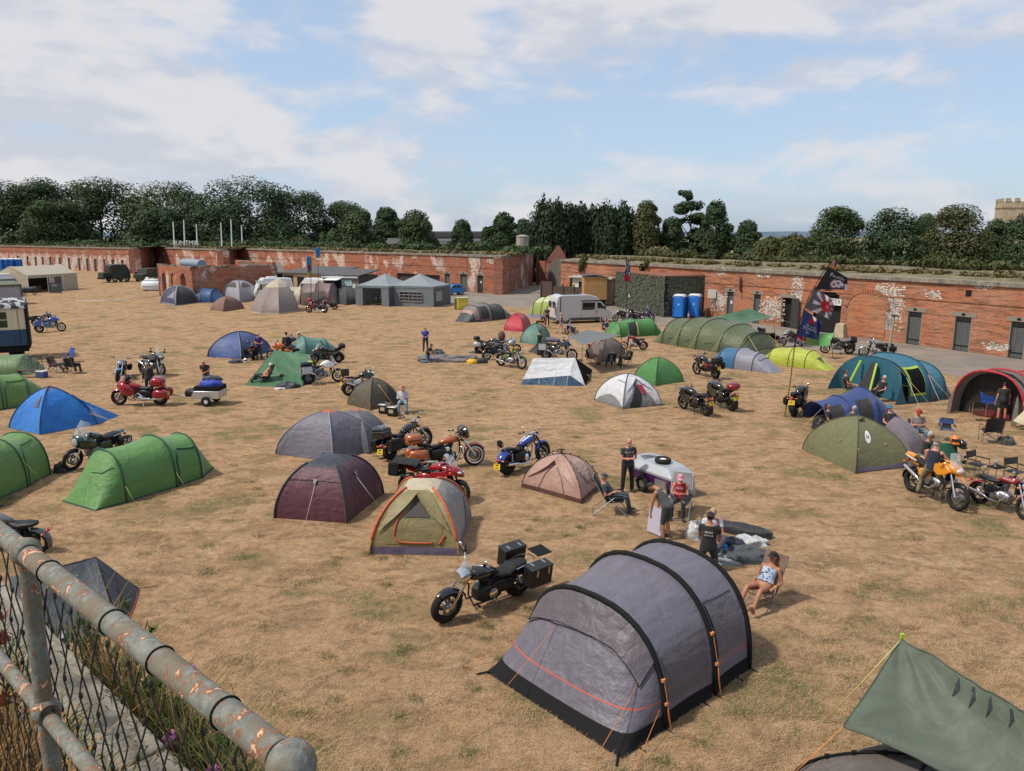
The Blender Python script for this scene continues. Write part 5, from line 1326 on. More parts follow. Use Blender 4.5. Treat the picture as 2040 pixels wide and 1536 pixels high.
def bike(label,u,v,yaw,style='standard',col='black',col2=None,lean=9,scale=1.0,plate_t=None,plate_f=None,bags=None,top=None,screen=None,wheels=None,group=BIKEG,seatc=None,bar=None,load=None,chrome=None,exh=None,pos=None,rack=False,dark=False,name='motorcycle'):
 S=dict(STY['standard']);S.update(STY[style])
 if isinstance(u,tuple):
  a,c=G(*u),G(*v);pos=lerp(a,c,.49);yaw=math.degrees(ang(a,c));scale=min(1.16,max(.98,(c-a).length/S['wb']))
 P=G(u,v)if pos is None else V(pos)
 root=thing(name,label,'motorcycle',P,R(yaw),group,-R(lean))
 root.scale=(scale,)*3
 wb,rf,rr,wf,wr=S['wb'],S['rf'],S['rr'],S['wf'],S['wr']
 xf,xr=wb*.52,-wb*.48
 pm=PT[col];pm2=PT[col2]if col2 else pm
 ch=(BLACK if dark else CHROME)if(S['chrome']if chrome is None else chrome)else BLACK
 wk=wheels or S['wheel']
 rimm=BLACK if dark or wk=='cast5b' else STEEL
 wheel(root,xf,rf,wf,wk,rimm=rimm,disc=S['disc'],whitewall=S.get('ww'));wheel(root,xr,rr,wr,wk,rimm=rimm,disc=1,whitewall=S.get('ww'))
 rake=R(S['rake']);hz=S['headz'];hx=xf-(hz-rf)*math.tan(rake)
 off=wf*.5+.045
 for sg in(-1,1):
  mb=MB();A,B=V((xf,sg*off,rf)),V((hx,sg*off,hz));M_=lerp(A,B,.42)
  mb.tube([A,M_],.032,10);mb.tube([M_,B],.026,10)
  ob('fork_leg',mb,[CHROME if S['forkc']else BLACK],root,50)
 mb=MB();B=V((hx,0,hz));mb.box((hx,0,hz-.01),(.07,off*2+.06,.035)).box((hx+.08*math.tan(rake)+.01,0,hz-.17),(.07,off*2+.06,.035));ob('triple_clamp',mb,ENGB,root,30)
 fa0,fa1=S['ff'];fender(root,'front_mudguard',xf,rf,rf+S['ffgap'],wf*.62+.012,R(fa0),R(fa1),PT[S['ffcol']]if S.get('ffcol')else(pm if S['ffpaint']else BLACK),lip=1)
 ez=S['engz'];sh=S['seat']
 mb=MB()
 for sg in(-1,1):
  mb.tube([(hx-.03,sg*.03,hz-.12),(hx+.02,sg*.10,ez+.1),(hx-.12,sg*.12,ez-.17),(-.18,sg*.13,ez-.18),(xr+.42,sg*.12,ez+.02),(xr+.36,sg*.11,sh-.12),(hx-.28,sg*.07,sh+.02 if S['tank']=='low' else sh+.08),(hx-.03,sg*.03,hz-.08)],.017,7,False)
  mb.tube([(xr+.40,sg*.11,sh-.13),(xr-.02,sg*.10,sh-.02)],.013,6)
  mb.tube([(xr+.40,sg*.12,ez-.02),(xr,sg*(wr*.5+.05),rr)],[.026,.022],8)
 ob('frame',mb,ENGB if S['frame']=='b' else STEEL,root,60)
 for sg in(-1,1):
  mb=MB();A,B2=V((xr+.05,sg*(wr*.5+.05),rr+.03)),V((xr+.16,sg*.12,sh-.08));mb.tube([A,B2],.014,6)
  for k in range(7):p=lerp(A,B2,.2+.1*k);mb.torus(p,B2-A,.024,.006,10,4)
  ob('shock_absorber',mb,ch,root,60)
 eng=S['eng'];em=ENGB if(dark or S['engb'])else ENGM
 mb=MB();mb.loft([(-.27,ez-.02,.09,.10,3),(-.24,ez-.02,.145,.15,3.2),(.12,ez-.02,.15,.15,3.2),(.22,ez-.03,.10,.10,3)],14)
 k_=S.get('bulk',1.12);mb.v=[(x*k_,y*k_,ez+(z-ez)*k_)for x,y,z in mb.v]
 e=ob('engine',mb,em,root,50)
 for sg in(-1,1):
  mb=MB();mb.loft([(xr+.26,sh-.22,.025,.08,3,sg*.13),(xr+.34,sh-.22,.04,.13,3,sg*.135),(-.16,sh-.20,.045,.13,3,sg*.14),(-.04,sh-.18,.02,.06,3,sg*.13)],10);ob('side_cover',mb,pm2 if S.get('sidepaint',True)and not S['chrome']else BLACK,root,50)
 mb=MB();mb.loft([(xr+.22,ez-.02,.06,.10,3),(-.2,ez+.02,.12,.16,3),(.05,ez+.16,.11,.14,3)],10);ob('gearbox',mb,ENGB,e,50)
 def cyl_(base,d,L_,r,m=em):
  c=MB();d=V(d).normalized();b=V(base);c.cyl(b,b+d*L_,r*.72,12)
  for k in range(6):c.cyl(b+d*(L_*(.12+.12*k)),b+d*(L_*(.12+.12*k)+.012),r,12)
  c.cyl(b+d*L_*.86,b+d*L_,r*.86,12);ob('cylinder',c,m,e,40)
 if eng=='vtwin':
  cyl_((-.06,0,ez+.08),(-.48,0,1),.30,.088);cyl_((.02,0,ez+.08),(.42,0,1),.30,.088)
  mb=MB();mb.lathe([(.002,0),(.075,0),(.085,.03),(.07,.06),(.002,.065)],18,(-.02,-.10,ez+.2),(0,-1,0));ob('air_cleaner',mb,ch if not dark else BLACK,e,40)
 elif eng=='boxer':
  for sg in(-1,1):cyl_((.02,sg*.10,ez+.02),(.15,sg,.08),.24,.085)
 elif eng=='single':cyl_((0,0,ez+.1),(.25,0,1),.32,.085)
 elif eng!='hidden':
  mb=MB();mb.loft([(-.04,0,.16,.15,4),(.2,.04,.17,.13,4),(.28,.05,.15,.09,4)],12);mb.v=[tuple(Matrix.Rotation(-.5,3,'Y')@V(p)+V((.02,0,ez+.17)))for p in mb.v];ob('cylinder',mb,em,e,40)
  for k in range(4):
   mb=MB();y=-.12+.08*k;mb.tube([(.2,y,ez+.16),(.30,y,ez+.02),(.26,y*.8,ez-.18),(.0,y*.5,ez-.22)],.019,6);ob('exhaust_header',mb,ch if not dark else ENGB,e,60)
 for sg in(-1,1):
  mb=MB();mb.lathe([(.002,0),(.10,0),(.105,.025),(.08,.045),(.002,.05)],18,(-.08,sg*.14,ez-.03),(0,sg,0));ob('engine_cover',mb,ch if S['chrome']and not dark else em,e,40)
 mb=MB();mb.box((hx-.02-.0,0,ez+.30),(.05,.26,.30))
 if S.get('rad'):ob('radiator',mb,BLACKM,root,0,loc=(.0,0,0))
 ex=exh or S['exh']
 for sg in((-1,)if ex in('r','ru')else(-1,1)):
  mb=MB();up=.22 if ex in('ru','u2')else 0
  mb.tube([(.12,sg*.12,ez+.12),(.18,sg*.15,ez-.02),(.02,sg*.17,ez-.17),(-.25,sg*.18,ez-.19),(xr+.30,sg*.19,ez-.14+up*.5)],.024,8)
  mb.tube([(xr+.32,sg*.20,ez-.14+up*.5),(xr+.22,sg*.20,ez-.12+up*.6),(xr-.18,sg*.21,ez-.07+up*1.1)],[.03,.05,.046],10)
  ob('exhaust',mb,CHROME if S['exhc']and not dark else(STEEL if S['exhc']else BLACK),root,60)
 tz=sh+S['tankh'];x1,x0=hx-.05,hx-.05-S['tankl']
 L_=S['tankl'];w=S['tankw'];hh_=S['tankt']
 secs=[(x0-.01,tz-hh_*.55,w*.30,hh_*.35,2.4),(x0+L_*.12,tz-hh_*.35,w*.55,hh_*.62,2.5),(x0+L_*.4,tz-.01,w*.88,hh_*.92,2.5),(x0+L_*.68,tz+.02,w,hh_,2.6),(x0+L_*.9,tz+.02,w*.82,hh_*.88,2.6),(x1,tz+.0,w*.5,hh_*.6,2.4)]
 mb=MB();mb.loft(secs,18);tk=ob('fuel_tank',mb,pm,root,60)
 mb=MB();mb.lathe([(.002,0),(.035,0),(.035,.018),(.002,.02)],12,(x0+L_*.62,0,tz+hh_+.012));ob('filler_cap',mb,CHROME,tk,40)
 if S.get('stripe')and col2:
  for sg in(-1,1):
   mb=MB();mb.loft([(a,b+.004,c*.34,d*1.008,2.6,sg*c*.42)for a,b,c,d,_ in secs[1:-1]],12);ob('tank_stripe',mb,pm2,tk,60)
 sm=SEATM
 sx0,sx1=xr-.12+S['sadd'],x0+.05
 mb=MB();st=S['step']
 mb.loft([(sx1,sh+.02,.08,.05,2.6),(sx1-.10,sh,.13,.055,2.8),(lerp(sx1,sx0,.38),sh-.01,.17,.05,2.8),(lerp(sx1,sx0,.52),sh+st*.6,.165,.06,2.8),(lerp(sx1,sx0,.62),sh+st,.15,.06,2.8),(lerp(sx1,sx0,.92),sh+st+.01,.12,.05,2.6),(sx0,sh+st+.01,.06,.03,2.2)],16)
 ob('seat',mb,sm,root,60)
 ra0,ra1=S['rfen'];fender(root,'rear_mudguard',xr,rr,rr+S['rfgap'],wr*.62+.02,R(ra0),R(ra1),pm if S['rfpaint']else BLACK,lip=1)
 if S['tail']:
  mb=MB();mb.loft([(sx0+.32,sh-.06,.14,.05,3),(sx0+.1,sh-.02,.13,.055,3),(sx0-.12,sh+.05+st*.5,.06,.03,2.6)],12);ob('tail_cowl',mb,pm2,root,50)
 tx=min(xr-.30,sx0-.08)if S['tail']else xr-rr*1.10
 tzl=sh-.05 if S['tail']else sh-.16
 mb=MB();mb.ball((tx,0,tzl),(.035,.075,.04),12,8);ob('tail_light',mb,REDL,root,60)
 if plate_t is not None:
  mb=MB();mb.tube([(tx+.08,0,tzl-.04),(tx-.04,0,tzl-.16)],[(.03,.06),(.02,.05)],6);ob('plate_holder',mb,BLACK,root,40);plate(root,tx-.055,tzl-.17,plate_t,.25)
 if plate_f:plate(root,hx+.24,hz-.22,plate_f,-.2,PLATEW,front=True,size=(.20,.12))
 for sg in(-1,1):
  mb=MB();mb.tube([(tx+.05,sg*.06,tzl-.03),(tx+.04,sg*.16,tzl-.03)],.008,5).ball((tx+.04,sg*.18,tzl-.03),(.028,.028,.028),8,6);ob('indicator',mb,[AMBER],root,60)
  if not S.get('fair')in('full','tour'):
   mb=MB();mb.tube([(hx+.06,sg*.08,hz-.10),(hx+.08,sg*.19,hz-.11)],.008,5).ball((hx+.085,sg*.21,hz-.11),(.03,.03,.03),8,6);ob('indicator',mb,[AMBER],root,60)
 bh,bw,bb=(bar or S['bar'])
 mb=MB();mb.tube([(hx-bb,-bw,hz+bh),(hx-bb*.55,-bw*.72,hz+bh+.01),(hx-.01,-.12,hz+bh*.85),(hx,-.06,hz+.03),(hx,.06,hz+.03),(hx-.01,.12,hz+bh*.85),(hx-bb*.55,bw*.72,hz+bh+.01),(hx-bb,bw,hz+bh)],.012,7)
 hb=ob('handlebar',mb,ch if S['chrome']else BLACK,root,60)
 for sg in(-1,1):
  mb=MB();mb.cyl((hx-bb*.72,sg*bw*.80,hz+bh+.004),(hx-bb*1.03,sg*bw*1.02,hz+bh),.019,8);mb.box((hx-bb*.5,sg*bw*.68,hz+bh+.015),(.05,.05,.05));mb.tube([(hx-bb*.5+.03,sg*bw*.66,hz+bh),(hx-bb*.8+.05,sg*bw*.96,hz+bh-.01)],.006,5);ob('grip',mb,BLACKM,hb,50)
 if S['hguard']:
  for sg in(-1,1):
   mb=MB();mb.loft([(0,0,.02,.05),(.03,.01,.05,.06),(.045,.02,.03,.03)],8);mb.v=[(x+hx-bb*.6,y+sg*bw*.86,z+hz+bh+.01)for x,y,z in mb.v];ob('hand_guard',mb,BLACK,root,50)
 for sg in(-1,1):mirror(root,(hx-bb*.45,sg*bw*.66,hz+bh+.02),(hx-bb*.2-.02,sg*(bw*.86),hz+bh+S['mir']),ch if S['chrome']and not dark else BLACK)
 fair=S['fair']
 if fair in(None,'fly'):
  mb=MB();mb.lathe([(.002,-.10),(.06,-.09),(.095,-.03),(.098,.0),(.09,.012)],18,(hx+.13,0,hz-.06),(1,0,-.12));hl=ob('headlight',mb,ch if not dark else BLACK,root,60)
  mb=MB();mb.lathe([(.09,0),(.07,.025),(.002,.035)],18,(hx+.14,0,hz-.062),(1,0,-.12));ob('headlight_lens',mb,LENS,hl,60)
  mb=MB();mb.lathe([(.002,-.03),(.05,-.03),(.055,0),(.002,.006)],14,(hx+.02,0,hz+.09),(-.5,0,1));ob('instrument',mb,ch,root,50)
 elif fair=='adv':
  mb=MB();mb.loft([(hx-.20,tz-.02,w*1.05,.12,2.4),(hx+.02,tz+.0,w*1.08,.15,2.4),(hx+.18,hz-.06,.12,.10,2.4),(hx+.28,hz-.10,.08,.05,2.2)],14);ob('front_fairing',mb,pm2,root,60)
  mb=MB();mb.loft([(hx+.05,hz-.15,.06,.02,2.2),(hx+.3,hz-.19,.055,.015,2.2),(hx+.48,hz-.24,.02,.008,2)],10);ob('beak',mb,pm2,root,60)
  for sg in(-1,1):
   mb=MB();y=sg*(w+.035);mb.prism([(hx+.20,hz-.08),(hx-.02,tz+.10),(hx-.34,tz+.03),(hx-.40,tz-.14),(hx-.20,ez+.24),(hx+.02,ez+.30)],y-.03,y+.03);ob('side_fairing',mb,pm,root,40,bev=.02)
  mb=MB();mb.ball((hx+.25,0,hz-.05),(.06,.11,.07),14,8);ob('headlight',mb,LENS,root,60)
  for sg in(-1,1):
   mb=MB();mb.tube([(hx-.05,sg*.08,ez+.28),(hx+.0,sg*.2,ez+.15),(hx-.1,sg*.22,ez-.05),(hx-.32,sg*.18,ez-.16)],.014,6);ob('crash_bar',mb,ch,root,60)
 elif fair in('sport','half','full'):
  mb=MB();mb.loft([(hx-.16,hz-.02,.20,.10,2.3),(hx+.05,hz-.04,.23,.14,2.3),(hx+.24,hz-.10,.17,.12,2.2),(hx+.38,hz-.17,.06,.05,2)],16);ob('front_fairing',mb,pm,root,60)
  for sg in(-1,1):
   mb=MB();mb.ball((hx+.29,sg*.085,hz-.10),(.07,.06,.04),10,6,rot=Matrix.Rotation(-sg*.5,3,'Z'));ob('headlight',mb,LENS,root,60)
   mb=MB();y=sg*(.20 if fair!='half' else .21)
   pr=[(hx+.24,hz-.16),(hx+.10,hz-.0),(hx-.22,hz-.12),(x0+.12,tz-.12),(x0+.18,ez+.08),(hx-.18,ez-.02 if fair=='full' else ez+.20),(hx+.02,ez+.10 if fair=='full' else ez+.30)]
   mb.prism(pr,y-.012,y+.012);ob('side_fairing',mb,pm2,root,40,bev=.008)
 elif fair=='tour':
  for sg in(-1,1):
   mb=MB();mb.loft([(hx+.20,hz-.16,.06,.16,2.6,sg*.20),(hx+.02,hz-.22,.11,.26,2.8,sg*.26),(hx-.22,hz-.30,.10,.24,2.8,sg*.27),(hx-.42,hz-.36,.05,.10,2.4,sg*.22)],14);ob('side_fairing',mb,pm,root,60)
   mb=MB();mb.loft([(hx-.42,ez-.04,.07,.10,2.6,sg*.22),(hx-.75,ez-.10,.05,.06,2.4,sg*.22),(xr+.3,ez-.10,.05,.05,2.4,sg*.24)],10);ob('chrome_trim',mb,CHROME,root,60)
  mb=MB();mb.loft([(hx-.05,hz+.02,.26,.14,2.6),(hx+.14,hz-.02,.25,.15,2.6),(hx+.28,hz-.10,.18,.13,2.4),(hx+.36,hz-.16,.10,.07,2.2)],16);ob('front_fairing',mb,pm,root,60)
  mb=MB();mb.ball((hx+.31,0,hz-.10),(.06,.16,.06),14,8);ob('headlight',mb,LENS,root,60)
  mb=MB();mb.box((hx-.10,0,hz+.13),(.04,.36,.12));ob('instrument',mb,BLACKM,root,30)
 elif fair=='batwing':
  mb=MB();mb.loft([(hx+.02,hz+.14,.34,.10,2.6),(hx+.10,hz+.10,.40,.20,2.4),(hx+.20,hz+.05,.33,.20,2.3),(hx+.27,hz-.02,.16,.14,2.2)],16);ob('front_fairing',mb,pm2,root,60)
  mb=MB();mb.lathe([(.10,0),(.09,.04),(.002,.055)],18,(hx+.235,0,hz-.02),(1,0,-.1));ob('headlight',mb,LENS,root,60)
  for sg in(-1,1):mb=MB();mb.ball((hx+.20,sg*.18,hz-.12),(.05,.05,.05),10,7);ob('spot_lamp',mb,LENS,root,60)
  for sg in(-1,1):
   mb=MB();mb.tube([(hx-.02,sg*.10,ez+.25),(hx+.04,sg*.24,ez+.18),(hx+.02,sg*.26,ez-.06),(hx-.06,sg*.12,ez-.15)],.018,7);ob('crash_bar',mb,CHROME,root,60)
 elif fair=='classic':
  mb=MB();mb.loft([(hx-.25,hz-.22,.27,.15,2.8),(hx-.02,hz-.14,.30,.24,2.8),(hx+.16,hz-.08,.26,.22,2.6),(hx+.27,hz-.08,.15,.15,2.2)],18);ob('front_fairing',mb,pm,root,60)
  mb=MB();mb.lathe([(.12,0),(.115,.03),(.002,.05)],20,(hx+.255,0,hz-.08),(1,0,-.08));ob('headlight',mb,LENS,root,60)
 sc_=screen if screen is not None else S['screen']
 if sc_:
  h_,w_,lean_=sc_;x_s=hx+(.26 if fair in('tour','classic','adv')else .22);zb=hz+(.02 if fair else .0)
  mb=MB();mb.grid(lambda a,b:V((x_s-lean_*b-.16*(abs(2*a-1)**2)*(1-.2*b),(2*a-1)*w_*(1-.25*b**3),zb+h_*b*(1-.12*abs(2*a-1)**3))),12,10);ob('windscreen',mb,SCREEN,root,180)
 bx=xr-.10
 if bags:
  bm_,kind=bags
  for sg in(-1,1):
   if kind=='box':rbox(root,'pannier',(bx,sg*(.31+wr*.2),sh-.17),(.46,.22,.36),bm_,None,.03)
   elif kind=='alu':
    o=rbox(root,'pannier',(bx,sg*.36,sh-.13),(.44,.24,.38),bm_,None,.015);lid=MB();lid.box((0,0,.195),(.46,.26,.03));ob('lid',lid,BLACK if bm_ is not BLACK else STEEL,o,0)
    for xx in(-.12,.12):c_=MB();c_.box((xx,sg*.125,.14),(.035,.02,.09));ob('latch',c_,STEEL,o,0)
   elif kind=='hard':
    mb=MB();mb.loft([(bx-.34,sh-.20,.05,.08,3,sg*.27),(bx-.28,sh-.20,.11,.16,3.4,sg*.29),(bx+.16,sh-.20,.12,.17,3.4,sg*.29),(bx+.27,sh-.24,.06,.10,2.6,sg*.25)],16);ob('pannier',mb,bm_,root,60)
   else:
    mb=MB();mb.loft([(bx-.22,sh-.17,.07,.12,2.6,sg*.25),(bx-.12,sh-.18,.10,.16,2.6,sg*.26),(bx+.14,sh-.18,.10,.16,2.6,sg*.26),(bx+.22,sh-.17,.07,.12,2.6,sg*.25)],12);ob('saddlebag',mb,bm_,root,60)
 if top:
  tm,kind=top;zt=sh+st+.17;xt=sx0-.10
  if kind=='round':
   mb=MB();mb.loft([(xt-.22,zt,.10,.07,2.6),(xt-.15,zt,.24,.13,2.8),(xt+.08,zt+.02,.26,.15,2.8),(xt+.20,zt,.18,.10,2.6)],18);o=ob('top_case',mb,tm,root,60)
   mb=MB();mb.box((xt-.215,0,zt-.01),(.03,.22,.04));ob('reflector',mb,REDL,o,0)
  else:
   o=rbox(root,'top_case',(xt,0,zt),(.40,.52 if kind=='box' else .44,.31),tm,None,.03,(.92,.92))
   mb=MB();mb.box((0,0,.05),(.41,.50 if kind=='box' else .42,.012));ob('lid_seam',mb,STEEL,o,0)
  mb=MB()
  for sg in(-1,1):mb.tube([(sx0+.25,sg*.11,sh-.05),(xt-.15,sg*.12,zt-.16)],.012,5)
  ob('luggage_rack',mb,BLACK,root,50)
 if rack:
  mb=MB()
  for sg in(-1,1):mb.tube([(sx0+.35,sg*.17,sh+st),(sx0,sg*.17,sh+st+.05),(sx0-.16,sg*.10,sh+st+.05),(sx0-.18,0,sh+st+.05)],.011,6)
  ob('grab_rail',mb,CHROME if S['chrome']or rack=='c' else STEEL,root,60)
 if S.get('sissy'):
  mb=MB()
  for sg in(-1,1):mb.tube([(xr+.12,sg*.12,sh-.1),(xr-.10,sg*.13,sh+.02),(xr-.22,sg*.11,sh+.32)],.012,6)
  ob('sissy_bar',mb,CHROME,root,60);mb=MB();mb.loft([(0,0,.10,.12,2.6),(.05,0,.10,.12,2.6)],12);mb.v=[tuple(Matrix.Rotation(-.3,3,'Y')@V(p)+V((xr-.2,0,sh+.28)))for p in mb.v];ob('back_pad',mb,SEATM,root,50)
 mb=MB();mb.tube([(-.12,.13,ez-.15),(-.22,.24,.035),(-.25,.27,.035)],.013,6);ob('side_stand',mb,ch,root,50)
 mb=MB()
 for sg in(-1,1):mb.cyl((-.02+S['peg'],sg*.16,ez-.12),(-.02+S['peg'],sg*.30,ez-.11),.018,8)
 ob('foot_pegs',mb,BLACKM,root,50,kind='stuff')
 return root,dict(hx=hx,hz=hz,sh=sh,xr=xr,xf=xf,sx0=sx0,tz=tz,st=st,ez=ez)
STY={}
STY['standard']=dict(wb=1.44,rf=.31,rr=.31,wf=.115,wr=.15,wheel='cast5',rake=26,headz=.93,seat=.79,engz=.45,tank='std',tankh=.13,tankl=.56,tankw=.155,tankt=.115,ff=(-60,42),ffgap=.025,ffpaint=False,eng='inline',engb=False,chrome=False,forkc=True,frame='b',disc=2,exh='r',exhc=True,rfen=(-118,5),rfgap=.06,rfpaint=False,tail=True,bar=(.10,.36,.12),fair=None,screen=None,hguard=False,mir=.13,sadd=.0,step=.03,peg=0,rad=True)
STY['cruiser']=dict(wb=1.68,rf=.335,rr=.325,wf=.145,wr=.19,bulk=1.12,engb=True,rake=34,headz=.94,seat=.66,engz=.40,tankh=.15,tankl=.60,tankw=.165,tankt=.115,ff=(-70,40),ffgap=.03,ffpaint=True,eng='vtwin',chrome=True,exh='r',rfen=(-112,20),rfgap=.045,rfpaint=True,tail=False,bar=(.16,.42,.24),mir=.14,step=.06,peg=.35,tank='low',rad=False)
STY['muscle']=dict(STY['cruiser'],rfen=(-72,25),wb=1.70,wr=.24,rr=.34,rake=33,headz=.92,engb=True,exh='r',stripe=True,sissy=True,forkc=False,bar=(.08,.38,.20),wheel='cast10')
STY['bagger']=dict(STY['cruiser'],fair='batwing',ww=True,ff=(-80,62),ffgap=.05,wb=1.62,seat=.70,headz=.98,wheel='cast10',bar=(.10,.42,.24))
STY['adv']=dict(wb=1.52,rf=.345,rr=.325,wf=.11,wr=.15,wheel='wire',rake=26,headz=1.04,seat=.87,engz=.52,tankh=.14,tankl=.50,tankw=.19,tankt=.15,ff=(-35,30),ffgap=.03,eng='boxer',fair='adv',screen=(.34,.16,.14),hguard=True,bar=(.12,.42,.10),mir=.15,exh='ru',rfen=(-95,-10),step=.03)
STY['sport']=dict(wb=1.43,seat=.82,headz=.93,fair='full',screen=(.20,.16,.18),rake=24,bar=(.05,.33,.12),exh='ru',engb=True,exhc=False,chrome=False,step=.07,tankh=.10,tankw=.17,tankt=.12,wr=.19,forkc=False,mir=.12,eng='hidden')
STY['halfair']=dict(STY['sport'],fair='half',eng='inline',seat=.81,bar=(.11,.36,.12),screen=(.32,.17,.18))
STY['tourer']=dict(wb=1.69,rf=.33,rr=.32,wf=.13,wr=.18,rake=29,headz=.98,seat=.74,engz=.42,tankh=.10,tankl=.56,tankw=.18,tankt=.12,fair='tour',screen=(.50,.27,.30),ff=(-75,50),ffgap=.04,ffpaint=True,eng='boxer',chrome=True,exh='2',bar=(.12,.38,.24),step=.10,rfen=(-100,10),rfpaint=True,sadd=-.05,peg=.1)
STY['classic']=dict(mirw=1,wb=1.47,rf=.33,rr=.32,wf=.105,wr=.12,wheel='wire',rake=28,headz=.95,seat=.80,engz=.46,fair='classic',screen=(.52,.28,.24),eng='boxer',exh='2',step=.02,ff=(-55,60),bar=(.08,.34,.14))
STY['vintage']=dict(wb=1.50,rf=.345,rr=.345,wf=.11,wr=.12,wheel='wire',rake=29,headz=.92,seat=.76,engz=.42,eng='vtwin',tankh=.08,tankw=.15,tankl=.52,tankt=.10,ff=(-95,62),ffgap=.05,ffpaint=True,rfen=(-125,35),rfgap=.05,rfpaint=True,tail=False,disc=0,bar=(.10,.40,.24),rad=False,step=.01)
STY['retro']=dict(wb=1.40,rf=.32,rr=.31,wf=.10,wr=.12,wheel='wire',seat=.78,tankh=.13,tankw=.14,tankt=.105,chrome=True,ffpaint=True,ff=(-70,60),eng='single',exh='r',step=.01,tail=False,rfen=(-115,15),rfpaint=True,disc=1,bar=(.12,.36,.14))
STY['enduro']=dict(STY['adv'],eng='single',fair=None,screen=None,seat=.88,headz=1.02,tankw=.15,exh='ru',ff=(-40,45),ffgap=.10)
ALUM=mat('aluminium_case',(.50,.51,.52),.35,.7,var=.1,vscale=5)
B_=bike
# every motorcycle where it stands (yaw: 0 faces right, 90 faces away from the camera)
r,d=bike('black and chrome cruiser with hard black panniers behind the big grey tunnel tent',(1040,1180),(877,1242),0,'cruiser','black',plate_t='',bar=(.20,.45,.26),screen=(.22,.13,.12),scale=1.06,rack=True)
for sg in(-1,1):
 o=rbox(r,'pannier',(d['xr']-.12,sg*.40,d['sh']-.02),(.52,.26,.38),BLACK,None,.02,label='black hard pannier');lid=MB();lid.box((0,0,.20),(.53,.27,.025));ob('lid',lid,mat('black_lid',(.02,.022,.025),.5,.2),o,20,bev=.008)
 for xx in(-.14,.14):c_=MB();c_.box((xx,-sg*.04,.215),(.04,.12,.02)).box((xx,sg*.135,.12),(.04,.015,.14));ob('latch',c_,STEEL,o,0)
mb=MB();mb.box((d['xr']-.48,0,d['sh']+.18),(.36,.34,.02));ob('rack_plate',mb,BLACKM,r,20,bev=.01)
mb=MB();mb.lathe([(.09,-.12),(.14,-.05),(.145,.06),(.12,.12)],20,(d['hx']+.1,0,d['hz']-.06),(1,0,-.15));ob('headlight_nacelle',mb,CHROME,r,60)
r,d=bike('black motorcycle cut by the frame edge with a long flat seat',28,1098,176,'retro','grey',chrome=False,dark=True,wheels='cast3',plate_t=None,seatc=None,scale=1.05)
mb=MB();mb.loft([(d['xr']+.45,.60,.16,.10,3),(d['xr']+.62,.61,.17,.11,3),(d['xr']+.78,.62,.12,.09,3)],12);ob('side_panel',mb,mat('side_panel_grey',(.26,.24,.20),.5),r,50)
r,d=bike('dark green faired classic motorcycle with a tall clear screen beside the green tunnel tent',(236,910),(141,938),0,'classic','green',rack='c',bags=(BLACK,'soft'),scale=1.05)
mb=MB();put_text(mb,'RS',.26,lambda x,y:V((d['xr']-.10+x,.375,d['sh']-.17+y)))
ob('pannier_lettering',mb,PT['white'],r,0)
r,d=bike('large red touring motorcycle with trunk and chrome, hitched to a small trailer',(325,807),(236,807),0,'tourer','red',bags=(PT['red'],'hard'),plate_t='',lean=3,screen=(.30,.24,.22))
mb=MB();mb.loft([(-1.05,.98,.14,.10,3),(-1.0,1.0,.27,.17,3.2),(-.72,1.02,.29,.19,3.2),(-.60,1.0,.24,.15,3)],16);o=ob('trunk',mb,PT['red'],r,60);mb=MB();mb.loft([(-.60,1.0,.22,.12,3),(-.52,.98,.20,.10,3)],12);ob('back_rest',mb,SEATM,r,50)
mb=MB()
for k in range(5):mb.tube([(-1.0+.08*k,-.2,1.22),(-1.0+.08*k,.2,1.22)],.008,5)
ob('luggage_rack',mb,CHROME,r,50)
bike('blue cruiser seen from the front with black saddlebags, left of the army style trail bike',(247,747),(232,763),0,'cruiser','ltblue',bags=(BLACKM,'soft'),bar=(.16,.42,.18))
bike('dark adventure motorcycle with tall screen behind the woman in the dark jacket',(284,745),(320,751),0,'adv','carbon',col2='grey',rack=True,screen=(.42,.18,.12),bar=(.16,.44,.1))
bike('blue and white adventure motorcycle with wire wheels at the end of the carriage',(79,663),(123,660),0,'adv','blue',col2='ltblue',bags=(PT['blue'],'box'),lean=8)
bike('dark adventure motorcycle with luggage roll behind the blue and white one',88,650,6,'adv','carbon',col2='plum',bags=(BLACK,'box'))
r,d=bike('grey and white adventure motorcycle with aluminium cases in front of the green ridge tent',(615,766),(674,761),0,'adv','white',col2='grey',bags=(ALUM,'alu'),wheels='wire',lean=7,scale=1.06)
mb=MB();mb.loft([(d['xr']-.34,d['sh']+.18,.15,.10),(d['xr']-.05,d['sh']+.18,.2,.13),(d['xr']+.2,d['sh']+.17,.15,.1)],12);o=ob('luggage_roll',mb,FB['navy'],r,50);mb=MB();mb.loft([(d['xr']+.02,d['sh']+.26,.12,.07),(d['xr']+.25,d['sh']+.26,.10,.06)],10);ob('yellow_bag',mb,mat('hi_vis',(.55,.62,.05),.7),r,50)
bike('black half faired motorcycle with a round top case behind the grey and white one',(675,722),(627,724),0,'halfair','black',col2='carbon',top=(BLACK,'round'),exh='ru',screen=(.34,.2,.2),scale=1.04)
bike('black motorcycle seen from behind beside the man in the purple shirt',509,714,100,'halfair','black',bags=(BLACKM,'box'),top=None,dark=True)
r,d=bike('orange adventure motorcycle behind the green ridge tent',567,717,186,'adv','orange',bags=(BLACK,'box'),wheels='wire')
r,d=bike('dark motorcycle with a grey case between the leather jacket and the cream cap',592,703,175,'adv','carbon',bags=(ALUM,'alu'))
r,d=bike('black and white motorcycle half hidden behind the olive brown dome tent',722,785,33,'adv','black',col2='white',plate_t='',wheels='cast5',lean=7)
rbox(r,'crate',(d['xr']-.15,0,d['sh']+.32),(.42,.36,.36),mat('crate_brown',(.035,.028,.018),.7),None,.02)
